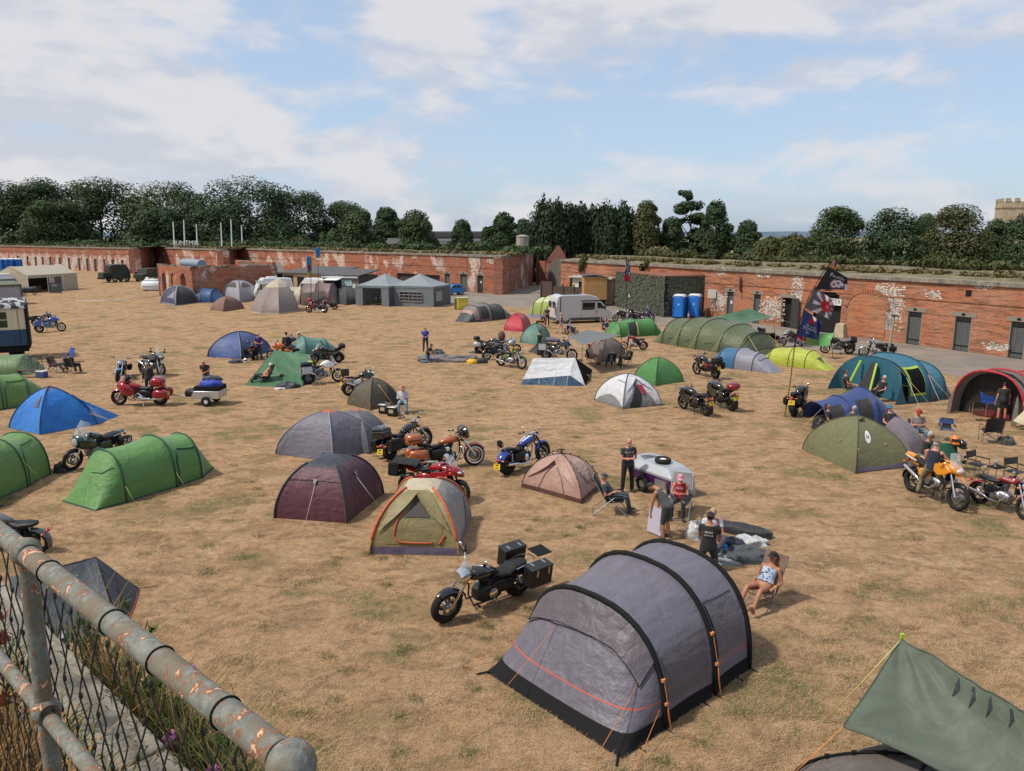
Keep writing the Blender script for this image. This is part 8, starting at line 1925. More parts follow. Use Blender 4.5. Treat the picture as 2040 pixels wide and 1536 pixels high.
# right cluster of sheds in front of the wall
def planks(root,x0,x1,z0,z1,y,n,m,name='plank',horiz=True,th=.03):
 me=None
 for k in range(n):
  if horiz:h=(z1-z0)/n;sz,c=(x1-x0,th,h-.012),((x0+x1)/2,y+RND.uniform(-.006,.006),z0+h*(k+.5))
  else:h=(x1-x0)/n;sz,c=(h-.012,th,z1-z0),(x0+h*(k+.5),y+RND.uniform(-.006,.006),(z0+z1)/2)
  if me is None:mb=MB();mb.box((0,0,0),sz);me=mb.mesh(name,0)
  ob(name,me,m,root,0,loc=c)
t,L_=base('timber_shed','honey coloured timber shed on stilts beside the camouflaged shed','shed',(1163,610),(1208,610));z0,z1=.75,3.35
bx(t,'core',(L_/2,1.6,(z0+z1)/2),(L_-.02,3.15,z1-z0-.02),WOODT);planks(t,0,L_,z0,z1,-.01,15,WOODT)
bx(t,'side_boards',(L_+.02,1.6,(z0+z1)/2),(.04,3.2,z1-z0),WOODT);mb=MB();mb.prism([(-.15,z1+.02),(L_*.45,z1+.14),(L_+.2,z1-.12),(L_+.2,z1-.06),(L_*.45,z1+.22),(-.15,z1+.1)],-.15,3.4);ob('roof',mb,FELT,t,0)
for x in(.1,L_-.1):bx(t,'stilt',(x,.1,z0/2),(.14,.14,z0),WOODD)
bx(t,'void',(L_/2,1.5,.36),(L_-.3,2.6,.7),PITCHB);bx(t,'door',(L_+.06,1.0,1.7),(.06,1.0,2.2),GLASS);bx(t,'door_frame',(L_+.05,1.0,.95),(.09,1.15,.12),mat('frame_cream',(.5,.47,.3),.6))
t,L_=base('cabin','low cream cabin with a flat pale roof behind the timber shed','cabin',(1140,600),(1219,606));bx(t,'walls',(L_/2,1.5,1.45),(L_,3,2.9),mat('cabin_cream',(.68,.62,.44),.6));bx(t,'roof',(L_/2,1.4,3.0),(L_+.5,3.7,.18),mat('cabin_roof',(.42,.42,.40),.7,var=.15));bx(t,'doorway',(-.35,.4,1.5),(.7,.1,2.8),PITCHB);bx(t,'window',(L_*.24,-.02,1.75),(.9,.05,1.4),GLASS);bx(t,'window_frame',(L_*.24,-.01,1.75),(1.1,.04,1.6),WHITE)
t,L_=base('board_fence','dark brown board fence running to the cream cabin','fence',(1078,600),(1166,606));planks(t,0,L_*.25,0,2.45,0,6,WOODD,'board',False);planks(t,L_*.25,L_,0,1.95,0,26,WOODD,'board',False)
for k in range(5):bx(t,'post',(L_*k/4,-.06,1.1),(.16,.14,2.3),WOODD)
CAMO=mat('camo_slat',(.075,.085,.058),.85,var=.7,vscale=4,dirt=(.20,.205,.165))
t,L_=base('camouflaged_shed','large box shed clad in dark green camouflage netting strips','shed',(1224,610),(1323,632));a_,b_,c_=G(1224,610),G(1323,632),G(1403,628);Dc=6.5;H=3.95
bx(t,'core',(L_/2,Dc/2,H/2),(L_-.1,Dc-.1,H-.05),mat('camo_dark',(.012,.015,.010),.9))
n=0
for face in(0,1):
 Lf=L_ if face==0 else Dc
 mb=MB();rr=random.Random(face)
 for r_ in range(34):
  z=.04+H*r_/34;x=rr.random()*.4
  while x<Lf:
   w_=rr.uniform(.25,.8);x2=min(Lf,x+w_);dp=rr.uniform(-.03,.07)
   if face==0:mb.box(((x+x2)/2,-.02-dp,z+.03),(x2-x-.02,.05,.085))
   else:mb.box((L_+.02+dp,(x+x2)/2,z+.03),(.05,x2-x-.02,.085))
   x=x2
 ob('camouflage_strips',mb,CAMO,t,0,kind='stuff')
bx(t,'roof_edge',(L_/2,Dc/2,H+.06),(L_+.2,Dc+.2,.12),mat('rust_roof',(.20,.075,.04),.8));bx(t,'white_tag',(L_*.34,-.1,1.5),(.2,.03,.32),WHITE);bx(t,'netting_door',(L_+.09,Dc*.5,1.2),(.05,1.0,2.4),mat('camo_dark',(.012,.015,.010),.9))
t=thing('easel_sign','wooden easel holding a blank pale board by the portable toilets','sign',G(1416,633),R(-20))
for x0,x1,y in((-.55,-.12,0),(.55,.12,0),(0,0,1.1)):mb=MB();mb.tube([(x0,y,0),(x1,.1,2.3)],.05,5);ob('leg',mb,mat('grey_timber',(.28,.24,.19),.85),t,0)
bx(t,'rail',(0,.05,1.0),(.7,.06,.08),MATS['grey_timber']);bx(t,'board',(0,-.02,2.35),(.78,.05,.85),mat('pale_board',(.52,.50,.46),.6))
t=thing('lamp_post','leaning weathered wooden post with a small lamp near the teal tent','post',G(1768,713),R(0),lean=0);mb=MB();mb.tube([(0,0,0),(.10,0,1.2),(.22,.05,2.75)],[.09,.085,.08],8);ob('post',mb,MATS['grey_timber'],t);bx(t,'lamp',(.42,.05,2.78),(.32,.16,.12),mat('lamp_grey',(.2,.2,.2),.5),.02);bx(t,'cap',(.22,.05,2.80),(.26,.22,.06),BLACKM)
t=thing('stone_block','pale stone block standing beside the arched gateway','block',G(1674,672),R(-50));mb=MB();mb.box((0,0,.55),(.9,.8,1.1),None,0,.7,.7);ob('block',mb,mat('sand_stone',(.40,.33,.22),.9,var=.15),t,0,bev=.03)
# left cluster: sheds and ruined arches
def shed(name,label,p0,p1,D_,h,m,roofm,rise=.5,over=.3):
 t,L_=base(name,label,'shed',p0,p1);bx(t,'walls',(L_/2,D_/2,h/2),(L_,D_,h),m);mb=MB();mb.prism([(-over,h),(D_+over,h+rise),(D_+over,h+rise+.12),(-over,h+.12)],-over,L_+over);mb.v=[(y,x,z+.01)for x,y,z in mb.v];mb.f=[f[::-1]for f in mb.f];ob('roof',mb,roofm,t,0);return t,L_
t,L_=shed('dark_shed','dark shed with a ribbed grey roof and two pale door leaves',(494,592),(566,590),6,2.9,DKG,mat('ribbed_roof',(.12,.125,.115),.8),1.1)
for k in range(14):bx(t,'roof_rib',(L_*k/13,3,3.57),(.06,6.5,.06),MATS['ribbed_roof'],0,Matrix.Rotation(math.atan2(1.1,6.6),3,'X'))
for x in(.12,.42):o=bx(t,'door_leaf',(L_*x,-.06,1.9),(.9,.06,2.3),mat('door_tan',(.5,.33,.17),.6));bx(o,'pane',(L_*x,-.1,2.1),(.55,.03,1.5),GLASS)
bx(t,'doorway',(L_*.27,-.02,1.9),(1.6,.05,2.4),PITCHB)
t,L_=shed('timber_cabin','tan plank cabin with a dark felt roof behind the white panel van',(566,592),(652,596),6,3.1,WOODT,FELT,.6);planks(t,0,L_*.62,.2,3.0,-.02,10,mat('plank_pale',(.50,.33,.17),.75,var=.25,vscale=2),'plank')
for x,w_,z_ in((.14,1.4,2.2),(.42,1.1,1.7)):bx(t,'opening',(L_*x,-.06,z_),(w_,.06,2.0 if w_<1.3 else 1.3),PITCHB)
t,L_=shed('kiosk','weathered plank kiosk with price boards and a serving hatch',(645,600),(716,602),5,3.1,WOODD,FELT,.5);planks(t,L_*.52,L_,.1,3.1,-.02,10,mat('plank_grey',(.22,.185,.16),.85,var=.4,vscale=3),'plank')
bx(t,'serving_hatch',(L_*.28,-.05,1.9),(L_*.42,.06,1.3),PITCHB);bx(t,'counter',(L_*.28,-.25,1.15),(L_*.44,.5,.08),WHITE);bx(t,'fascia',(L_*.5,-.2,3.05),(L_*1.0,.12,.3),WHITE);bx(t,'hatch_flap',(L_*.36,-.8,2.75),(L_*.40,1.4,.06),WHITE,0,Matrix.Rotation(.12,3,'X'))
for k in range(4):bx(t,'price_board',(L_*(.58+.065*k),-.07,2.3),(.42,.03,.75),mat('price_board',(.42,.55,.56),.6))
bx(t,'price_board',(L_*.88,-.07,1.7),(.42,.03,.9),WHITE)
t,L_=base('picnic_table','red drum and trestle bench beside the kiosk','bench',(717,601),(737,601));mb=MB();mb.cyl((.8,.5,0),(.8,.5,1.0),.35,14);ob('drum',mb,mat('drum_red',(.35,.02,.02),.5),t);bx(t,'bench_top',(1.0,-.4,.7),(2.4,.5,.06),WOODT)
for x in(.0,2.0):bx(t,'leg',(x,-.4,.34),(.1,.4,.68),WHITE)
t,L_=base('ruined_building','low roofless brick building with three arched openings behind the dark blue dome','building',(318,590),(383,601));Dr,H=11.0,4.1
n3=[];arches=[(.13,.26),(.42,.56),(.70,.86)]
mb=MB();W_=MB()
xs=[0];
for a_,b_ in arches:xs+=[a_*L_,b_*L_]
xs+=[L_]
for i in range(0,len(xs),2):mb.box(((xs[i]+xs[i+1])/2,.25,H/2),(xs[i+1]-xs[i],.5,H))
for a_,b_ in arches:
 w_=(b_-a_)*L_;c_=(a_+b_)/2*L_
 for k in range(8):
  f0=((k+.5)/8-.5)*2;z=2.5+w_*.45*math.sqrt(max(0,1-f0*f0));mb.box((c_+f0*w_/2,.25,(z+H)/2),(w_/8+.002,.496,H-z))
ob('front_wall',mb,BR_L,t,0)
mb=MB();mb.box((L_+.26,Dr/2+.0,H/2-.02),(.5,Dr,H-.04)).box((.26,Dr/2,H/2-.1),(.5,Dr,H-.2)).box((L_/2,Dr-.2,H/2+.2),(L_,.5,H+.4));ob('side_walls',mb,BR_L,t,0,kind='stuff')
bx(t,'blocked_arch',(.49*L_,.3,1.6),(.15*L_,.3,3.2),BR_I);mb=MB();mb.prism([(Dr*.25+1.6*math.cos(PI*k/12),1.5+1.5*math.sin(PI*k/12))for k in range(13)]+[(Dr*.25-1.6,0),(Dr*.25+1.6,0)],L_+.5,L_+.57);mb.v=[(y,x,z)for x,y,z in mb.v];ob('blocked_side_arch',mb,BR_I,t,0)
mb=MB()
for k in range(34):a=RND.random();mb.box((a*L_,RND.choice((.25,Dr-.2)),H+.05),(RND.uniform(.3,.9),.5,RND.uniform(.08,.3)))
for k in range(26):mb.box((L_+.25,RND.random()*Dr,H+.04),(.5,RND.uniform(.3,.9),RND.uniform(.06,.28)))
ob('broken_coping',mb,STONE,t,0,kind='stuff')
mb=MB();mb.loft([(0,H+.2,.6,.55,2,3.5),(L_*.55,H+.2,.6,.55,2,3.5)],16);o_=ob('pipe_duct',mb,mat('duct_blue',(.20,.25,.30),.6),t,60);
for u,lab in((375,'white deck chair leaning at the arched ruin'),(366,'second deck chair beside it at the arched ruin')):
 q=thing('deck_chair',lab,'chair',G(u,603),R(20));bx(q,'backrest',(0,.2,.8),(.6,.06,1.2),WHITE,0,Matrix.Rotation(-.5,3,'X'));bx(q,'frame',(0,-.1,.35),(.66,.9,.06),WOODT,0,Matrix.Rotation(.4,3,'X'))
t=thing('water_tank','squat white plastic water tank in front of the ruined building','tank',G(309,579),R(0));mb=MB();mb.loft([(-1.6,.7,.75,.62,4),(-1.45,.72,.9,.72,4),(1.45,.72,.9,.72,4),(1.6,.7,.75,.62,4)],16);ob('tank',mb,PORTW,t,50);bx(t,'lid',(-.3,0,1.55),(1.9,1.2,.25),PORTW,.06);bx(t,'valve',(-1.0,0,1.8),(.4,.4,.3),WHITE,.05)
bx(t,'ribs',(0,-.92,.7),(2.9,.04,.05),FB['palegrey'])
cT=AT(1041,507,122);t=thing('round_water_tank','round concrete water tank standing on top of the rampart','tank',(cT.x,cT.y,4.9),0);hT=AT(1041,472,122).z-4.9;mb=MB();mb.lathe([(1.0,0),(1.0,hT),(1.06,hT),(1.06,hT+.12),(.3,hT+.32),(.002,hT+.34)],26);ob('tank',mb,mat('tank_concrete',(.30,.27,.23),.9,var=.25,vscale=2,stretch=(1,1,.3)),t,40);mb=MB();mb.torus((0,0,hT*.5),(0,0,1),1.0,.04,26,5);ob('band',mb,STONE,t,60);mb=MB();mb.cyl((1.04,-.4,0),(1.04,-.4,hT*.9),.07,6);ob('pipe',mb,TRIM,t)
a_,b_=V((3.6,126.5,0)),V((8.2,121,0));t=thing('gate_house','old brick gatehouse with a pointed dark gate at the end of the gap','gate',a_,ang(a_,b_));L_=(b_-a_).length
bx(t,'wall',(L_/2,.8,1.9),(L_,.8,3.8),BR_L);mb=MB();mb.prism([(L_*.35,3.8),(L_*1.0,3.8),(L_*.70,6.3)],.3,.9);ob('gable',mb,mat('gable_rust',(.17,.06,.045),.9,var=.2),t,0)
mb=MB();mb.prism([(L_*.42,0),(L_*.95,0),(L_*.95,2.6),(L_*.86,3.7),(L_*.70,4.6),(L_*.52,3.7),(L_*.42,2.6)],.22,.36);ob('gate_leaf',mb,mat('gate_grey',(.13,.115,.095),.9,var=.2),t,0)
for x in(.12,.36,1.0):bx(t,'iron_post',(L_*x,.1,2.9),(.1,.1,5.8),mat('rust_iron',(.10,.035,.025),.8))
a_,b_=AT(770,500,190),AT(1015,500,190);a_.z=b_.z=2.0;t=thing('barn','long brick barn with a dark roof and white clerestory band beyond the wall','barn',(a_.x,a_.y,1.5),ang(a_,b_));L_=(b_-a_).length;zt=AT(900,461,190).z-1.5
bx(t,'walls',(L_/2,5,2.2),(L_,10,4.4),mat('barn_brick',(.13,.055,.045),.9,var=.2));bx(t,'lower_roof',(L_/2,2.3,4.9),(L_+.6,5.2,.18),FELT,0,Matrix.Rotation(.28,3,'X'));bx(t,'clerestory',(L_*.56,5,zt-2.2),(L_*.86,5,1.1),WHITE);bx(t,'upper_roof',(L_*.56,5,zt-.8),(L_*.88,6,1.7),FELT,.3);bx(t,'white_plinth',(L_*.5,-.1,1.0),(L_*.7,.1,1.6),WHITE)
for k in range(12):bx(t,'window',(L_*(.2+.065*k),-.04,3.0),(1.1,.06,1.0),FB['steel'])
Yc=190;a_=AT(1991,470,Yc);zt=AT(1991,393,Yc).z;STC=mat('church_stone',(.36,.30,.21),.95,var=.25,vscale=.8,bump=.5,bscale=3,dirt=(.22,.17,.12));t=thing('church_tower','pale stone church tower with battlements rising behind the trees','church',(a_.x,a_.y,0),R(-20));Wt_=7.6
bx(t,'tower',(Wt_/2,Wt_/2,(zt-2.4)/2),(Wt_,Wt_,zt-2.4),STC);bx(t,'string_course',(Wt_/2,Wt_/2,zt-2.3),(Wt_+.4,Wt_+.4,.3),STC);bx(t,'parapet',(Wt_/2,Wt_/2,zt-1.6),(Wt_+.1,Wt_+.1,1.2),STC)
for f in range(4):
 for k in range(4):
  p=(Wt_*(k+.5)/4);c_=[(p,0),(Wt_,p),(p,Wt_),(0,p)][f];bx(t,'merlon',(c_[0],c_[1],zt-.62),(1.0 if f%2==0 else .35,.35 if f%2==0 else 1.0,.8),STC)
mb=MB();mb.prism([(Wt_*.42,zt-6.8),(Wt_*.62,zt-6.8),(Wt_*.62,zt-4.6),(Wt_*.52,zt-3.6),(Wt_*.42,zt-4.6)],-.06,.02);o=ob('belfry_window',mb,mat('louvre_dark',(.06,.05,.045),.9),t,0);bx(o,'mullion',(Wt_*.52,-.1,zt-5.3),(.14,.1,3.0),STC);bx(o,'hood_mould',(Wt_*.52,-.08,zt-3.7),(.9,.12,.2),STC)
# flags, poles and signs
FL={k:mat('flag_'+k,c,.8,var=.12,vscale=6)for k,c in dict(black=(.016,.013,.016),white=(.62,.60,.62),red=(.48,.02,.03),blue=(.022,.04,.15),navy=(.02,.024,.07),grey=(.12,.105,.115),pink=(.50,.26,.32),orange=(.50,.20,.05),sky=(.05,.26,.52),yellow=(.55,.42,.05),mauve=(.22,.10,.14)).items()}
FLK=list(FL)
def flag(name,label,pts,Y,fn,depth=.18,n=(44,30),texts=(),group='flags on poles around the field',waves=2.3,dY=.5):
 """pts: hoist top, fly top, fly bottom, hoist bottom as photo points at distance Y"""
 a,b,c,d=[AT(u,v,Y+(dY if i in(1,2)else 0))for i,(u,v)in enumerate(pts)]
 t=thing(name,label,'flag',d,0,group);q=[p-d for p in(a,b,c,d)]
 def S(u,v):
  p=lerp(lerp(q[0],q[1],u),lerp(q[3],q[2],u),1-v)
  w=depth*u*math.sin(u*waves*2*PI+v*1.7)
  return p+V((.12*w,w,.15*w*(v-.5)))
 mb=MB();mb.grid(S,n[0],n[1],mfn=lambda u,v:FLK.index(fn(u,v)));ob('cloth',mb,[FL[k]for k in FLK],t,60)
 for s,x,y,sz,m in texts:
  mb=MB();asp=(q[1]-q[0]).length/max((q[0]-q[3]).length,.01)
  put_text(mb,s,sz,lambda i,j:S(min(.99,max(.01,x+i/asp)),y+j)+V((0,-.02,0)));ob('lettering',mb,FL[m],t,60)
 return t
def union(u,v):
 x,y=(u-.5)*2,(v-.5);e1,e2=abs(y-x*.5),abs(y+x*.5)
 if abs(x)<.10 or abs(y)<.10:return 'red'
 if abs(x)<.17 or abs(y)<.16:return 'white'
 if min(e1,e2)<.045:return 'red'
 return 'white' if min(e1,e2)<.11 else 'navy'
def rays(u,v):
 r=math.hypot((u-.70)*1.25,v-.52)
 if r<.27:return 'red' if r>.06 or r<.03 else 'pink'
 k=math.sin(math.atan2(v-.52,u-.70)*8)
 if u<.16:return 'grey'
 if k>.35 and r<.74:return 'white'
 return 'pink' if k>.0 and r<.55 else('grey' if v<.45 or u<.45 else 'mauve')
def skulls(u,v):
 r=math.hypot((u-.62)*1.2,(v-.34)*1.15)
 if r<.26:return 'white' if math.sin(u*27)*math.sin(v*21+u*9)>-.35 else('red' if u<.55 else 'mauve')
 if r<.31:return 'mauve'
 return 'white' if u>.90 and v<.45 else 'black'
P0=G(1563,830);Yp=P0 .y
t=thing('flagpole','tall black and yellow banded pole leaning under a column of flags','flagpole',P0,0)
pp=[AT(u,v,Yp)-P0 for u,v in((1563,829),(1573,770),(1583,690),(1594,640),(1612,590),(1636,548),(1661,514))]
mb=MB();mb.tube(pp,[.035,.032,.028,.025,.02,.016,.010],8);ob('pole',mb,BLACKM,t)
mb=MB()
for k in range(34):
 f=k/34*2;i=int(f);a=lerp(pp[i],pp[i+1],f-i);b=lerp(pp[i],pp[i+1],min(1,f-i+.018));mb.cyl(a,b,.037-.003*i,8)
ob('yellow_band',mb,FL['yellow'],t,kind='stuff')
flag('flag','small orange and pink flag at the very tip of the banded pole',((1660,516),(1667,524),(1664,544),(1652,533)),Yp,lambda u,v:'orange' if v<.55 else('pink' if u<.6 else 'navy'),.06,(14,12))
flag('flag','black flag with white gothic lettering and a winged badge',((1651,531),(1688,553),(1690,577),(1623,577)),Yp,skulls,.16,texts=(('Poutiny',.56,.74,.26,'white'),))
flag('flag','grey flag with union rays and a large red poppy below the black flag',((1624,571),(1664,602),(1656,638),(1604,614)),Yp,rays,.2,(60,44))
flag('flag','blue flag with a red bell and white lettering below the poppy flag',((1603,617),(1637,640),(1632,678),(1588,668)),Yp,lambda u,v:'red' if(abs(u-.5)<(.95-v)*.55 and .62<v<.92)else('white' if abs(u-.58)<.10 and .80<v<.98 else 'blue'),.18,texts=(('THE ONE',.46,.50,.12,'white'),('TOMMY',.46,.36,.19,'white'),('BAR',.42,.20,.13,'white')))
flag('flag','small union flag lowest on the banded pole',((1589,654),(1608,664),(1604,693),(1582,682)),Yp,union,.08)
def pole(label,u,v0,v1,Y=None,lean=0,r=.03,m=BLACKM,name='flagpole',z0=0.0):
 P=G(u,v0)if Y is None else AT(u,v0,Y);t=thing(name,label,'flagpole',P,0);q=AT(u+lean,v1,P.y)-P;mb=MB();mb.tube([(0,0,-.3 if Y else 0),q*.5+V((.02*q.z*.1,0,0)),q],[r,r*.8,r*.5],6);ob('pole',mb,m,t);return P.y
Y=pole('thin black pole carrying the pirate flag by the camouflaged shed',1248,632,511)
flag('flag','drooping navy pirate flag with a red end',((1248,512),(1254,522),(1257,561),(1243,560)),Y-.1,lambda u,v:'red' if v<.30 else('white' if math.sin(u*14)*math.sin(v*13)>.25 else 'navy'),.12,(16,24))
Y=pole('thin pole of the red and white streamer near the grey doors',1483,640,545,None,-9,.02)
flag('flag','narrow red and white streamer in front of the brick wall',((1472,545),(1477,552),(1479,588),(1471,575)),Y-.1,lambda u,v:'white' if v>.75 or math.sin(u*18)>0 else 'red',.1,(16,16))
for u0,pts,fn,lab in((620,((609,509),(619,512),(619,536),(609,534)),lambda u,v:'sky' if u>.25 else 'white','blue and white feather flag above the panel van'),(634,((627,495),(637,492),(638,514),(630,515)),lambda u,v:'sky' if v>.12 else 'yellow','highest sky blue feather flag above the kiosk'),(618,((613,531),(620,527),(620,544),(612,549)),lambda u,v:'red' if v>.66 else 'grey' if v>.33 else 'yellow','small red grey and yellow flag below the blue feather flag')):
 Y=pole('thin pole under the '+lab,u0,612,pts[1][1],None,0,.025);flag('flag',lab,pts,Y-.1,fn,.2,(12,16))
for i,(u,vt,vb)in enumerate(((345,442,489),(366,438,491),(391,446,488),(440,443,493),(460,437,493),(481,449,493))):
 t=thing('white_flagpole','bare white flagpole on the rampart, %s from the left of the six'%('first','second','third','fourth','fifth','last')[i],'flagpole',AT(u+2,vb,172),0,'bare white flagpoles');q=AT(u,vt,172)-t.location;mb=MB();mb.tube([(0,0,-.4),q],[.16,.11],8);ob('pole',mb,WHITE,t);bx(t,'foot',(0,0,.1),(.6,.6,.2),STONE)
P=AT(372,489,171);t=thing('letter_sign','row of white letters standing on the rampart between the flagpoles','sign',P,0);mb=MB();put_text(mb,'JUNTMIK',1.35,lambda x,y:V((x,0,.55+y)));ob('lettering',mb,WHITE,t,0);bx(t,'rail',(0,.1,.02),(5.4,.2,.12),STONE)
# trailers, bags and small things on the grass
def heap(name,label,cat,u,v,sz,m,seed=0,rz=0.0,amp=.25,pos=None,z=0.0,flat=False):
 P=(G(u,v)if pos is None else V(pos))+V((0,0,z));mb=MB();rx,ry,h=sz
 def fn(a,b):
  t=2*PI*a;q=math.sin(b*PI/2)**.8;n_=noise.noise(V((math.cos(t)*1.6+seed,math.sin(t)*1.6,b*2.2)))+.5*noise.noise(V((math.cos(t)*4+seed,math.sin(t)*4,b*5)))
  zz=math.cos(b*PI/2)**(.5 if flat else .8);k=1+amp*n_
  return V((rx*q*math.cos(t)*k,ry*q*math.sin(t)*k,h*zz*(1+amp*1.3*n_)+.005))
 mb.grid(fn,28,12);o=ob(name,mb,m,None,70,loc=P,rot=(0,0,R(rz)));return tag(o,label,cat)
PURP=mat('paint_purple',(.06,.012,.07),.3,coat=.5);LIDM=mat('lid_silver',(.40,.42,.45),.4,.3)
t=thing('coffin_trailer','silver and purple coffin shaped trailer with a spare wheel on its lid','trailer',G(1311,972),R(118));
hexa=lambda L_,W_,x0=0:[(-L_/2,-W_*.36),(L_*.22,-W_/2),(L_/2,-W_*.32),(L_/2,W_*.32),(L_*.22,W_/2),(-L_/2,W_*.36)]
mb=MB();mb.rings([[V((x,y,z))for x,y in hexa(2.35*k,1.3*k)]for z,k in((.30,.93),(.62,1.0))]);ob('body',mb,PURP,t,20,bev=.02)
mb=MB();mb.rings([[V((x,y,z))for x,y in hexa(2.38*k,1.32*k)]for z,k in((.625,1.0),(.70,1.0),(.92,.72))]);ob('lid',mb,LIDM,t,20,bev=.012)
mb=MB();mb.torus((-.25,.05,1.0),(0,0,1),.20,.065,26,8,w=.085);o=ob('spare_wheel',mb,RUBBER,t,60);mb=MB();mb.lathe([(.15,.0),(.14,.05),(.05,.09),(.002,.09)],16,(-.25,.05,.97));ob('rim',mb,WHITE,o,40)
mb=MB()
for k in range(5):mb.tube([(.30+.1*k,-.36+.05*k,.925-.0*k),(.36+.07*k,.0,.93),(.34+.09*k,.34-.03*k,.925)],.008,4)
ob('lid_scrollwork',mb,TRIM,t,kind='stuff')
for y in(-.68,.68):
 for nm in('wheel',):mb=MB();mb.torus((-.05,y,.27),(0,1,0),.20,.07,24,8,w=.075);o=ob('wheel',mb,RUBBER,t,60);mb=MB();mb.lathe([(.14,-.02),(.12,.04),(.03,.06),(.002,.06)],14,(-.05,y,.27),(0,1 if y>0 else-1,0));ob('rim',mb,ALU,o,40)
 bx(t,'side_locker',(-.75,y*.75,.40),(.5,.10,.28),ALU)
mb=MB();mb.tube([(1.1,0,.35),(1.75,0,.36)],.03,6);ob('draw_bar',mb,STEEL,t)
heap('duvet','pale grey quilted bag leaning on the end of the silver trailer','bag',1366,986,(.32,.22,.75),fab('duvet_grey',(.40,.38,.36),.8,.9),4,30,.15)
t=thing('luggage_trailer','small grey two wheeled trailer loaded with blue bags behind the red touring motorcycle','trailer',G(415,805),R(-3));
mb=MB();mb.prism([(-.65,.35),(.75,.35),(.78,.72),(-.45,.72)],-.48,.48);ob('body',mb,ALUM,t,30,bev=.02);bx(t,'sides',(.16,0,.83),(1.2,.9,.22),BLACKM,.01)
mb=MB();mb.loft([(-1.05,.55,.15,.12),(-.95,.56,.34,.19),(-.55,.58,.40,.22)],12);ob('nose_box',mb,BLACK,t,50);mb=MB();mb.tube([(-.9,0,.4),(-1.9,0,.42)],.03,6);ob('draw_bar',mb,STEEL,t)
for y in(-.56,.56):
 mb=MB();mb.torus((.15,y,.24),(0,1,0),.17,.07,22,8,w=.07);o=ob('wheel',mb,RUBBER,t,60);mb=MB();mb.lathe([(.12,-.02),(.10,.03),(.002,.04)],12,(.15,y,.24),(0,1 if y>0 else-1,0));ob('rim',mb,WHITE,o,40);fender(t,'mudguard',.15,.24,.33,.10,R(-75),R(75),ALUM)
p=t.location
heap('kit_bag','bright blue kit bag strapped on the small trailer','bag',0,0,(.55,.36,.30),fab('bag_blue',(.015,.045,.38),.6,.7),2,0,.2,p+V((.2,-.05,.0)),.92);heap('kit_bag','dark roll bag on top of the blue bag','bag',0,0,(.5,.22,.22),FB['charcoal'],9,0,.2,p+V((.25,.12,0)),1.15)
heap('folded_tent','heap of folded dark grey tent cloth by the clear plastic bag','tent cloth',1482,1112,(.62,.38,.22),fab('gear_darkgrey',(.05,.06,.068),.6,.9),3,-10,.35,flat=True)
heap('folded_groundsheet','pale grey folded groundsheet under the dark tent cloth','groundsheet',1452,1116,(.50,.32,.10),fab('gear_palegrey',(.26,.27,.28),.6,.8),8,15,.3,flat=True)
heap('plastic_bag','clear white plastic bag on the grass at the end of the gear heap','bag',1498,1082,(.40,.24,.18),fab('plastic_white',(.48,.49,.50),.25,.9),6,-20,.4);heap('plastic_bag','crumpled white plastic sack left of the white shirted man','bag',1388,1070,(.32,.26,.42),MATS['plastic_white'],12,0,.3)
o=heap('equipment_bag','long black equipment bag lying behind the gear heap','bag',1478,1062,(.85,.25,.26),fab('gear_black',(.018,.019,.021),.6,.6),5,-32,.12,flat=True);heap('rucksack','navy rucksack with a white label beside the man in braces','rucksack',1456,1090,(.36,.22,.26),FB['navy'],7,-15,.2);heap('blue_mat','rolled bright blue mat beside the navy rucksack','mat',1436,1094,(.20,.14,.18),mat('mat_blue',(.02,.22,.50),.6),1,0,.1)
heap('collapsed_tent','grey tent lying flat while it is folded on the open grass','tent',893,718,(2.0,.75,.30),fab('cloth_flat_grey',(.17,.155,.15),.7,.9),14,5,.5);heap('collapsed_tent','dark inner tent hanging loose beside the grey flat tent','tent',868,712,(.7,.5,.45),FB['charcoal'],15,20,.35)
heap('yellow_bag','yellow stuff bag on the grass before the vintage motorcycle','bag',940,724,(.36,.26,.28),mat('bag_yellow',(.62,.36,.012),.6),2,0,.15);heap('black_bag','black holdall beside the yellow stuff bag','bag',957,723,(.48,.3,.3),FB['inner'],3,0,.2);heap('dark_cloth','dark cloth heap near the standing bald man','cloth',948,703,(.5,.3,.1),FB['charcoal'],4,0,.3)
def helmet(label,u,v,m,pos=None,yaw=-60,s=1.0):
 t=thing('helmet',label,'helmet',G(u,v)if pos is None else pos,R(yaw),'motorcycle helmets');t.scale=(s,)*3;mb=MB();mb.ball((0,0,.14),(.155,.125,.14),16,12);ob('shell',mb,m,t,60);mb=MB();mb.grid(lambda a,b:V((.158*math.cos((a-.5)*2.2),.13*math.sin((a-.5)*2.2),.11+.085*b)),10,3);ob('visor',mb,GLASS,t,60);bx(t,'chin_bar',(.10,0,.05),(.12,.18,.07),m,.02)
 return t
helmet('dark open helmet lying on the grass by the white ridge tent',1170,757,mat('helmet_bronze',(.10,.08,.06),.3,.4),s=1.2);helmet('white helmet on the grass before the blue dome tent',489,722,WHITE);heap('jacket','navy jacket dropped beside the white helmet','jacket',468,723,(.42,.26,.2),FB['navy'],3,0,.3)
heap('sleeping_kit','dark blue sleeping kit and clothes before the green ridge tent','bedding',575,772,(.6,.32,.25),FB['navy'],5,0,.35);heap('towel','white towel on the grass beside the dark blue kit','towel',558,775,(.3,.18,.07),FB['white'],6,0,.3);heap('black_rucksack','black rucksack standing by the green ridge tent','rucksack',563,764,(.25,.2,.5),FB['inner'],9,0,.15)
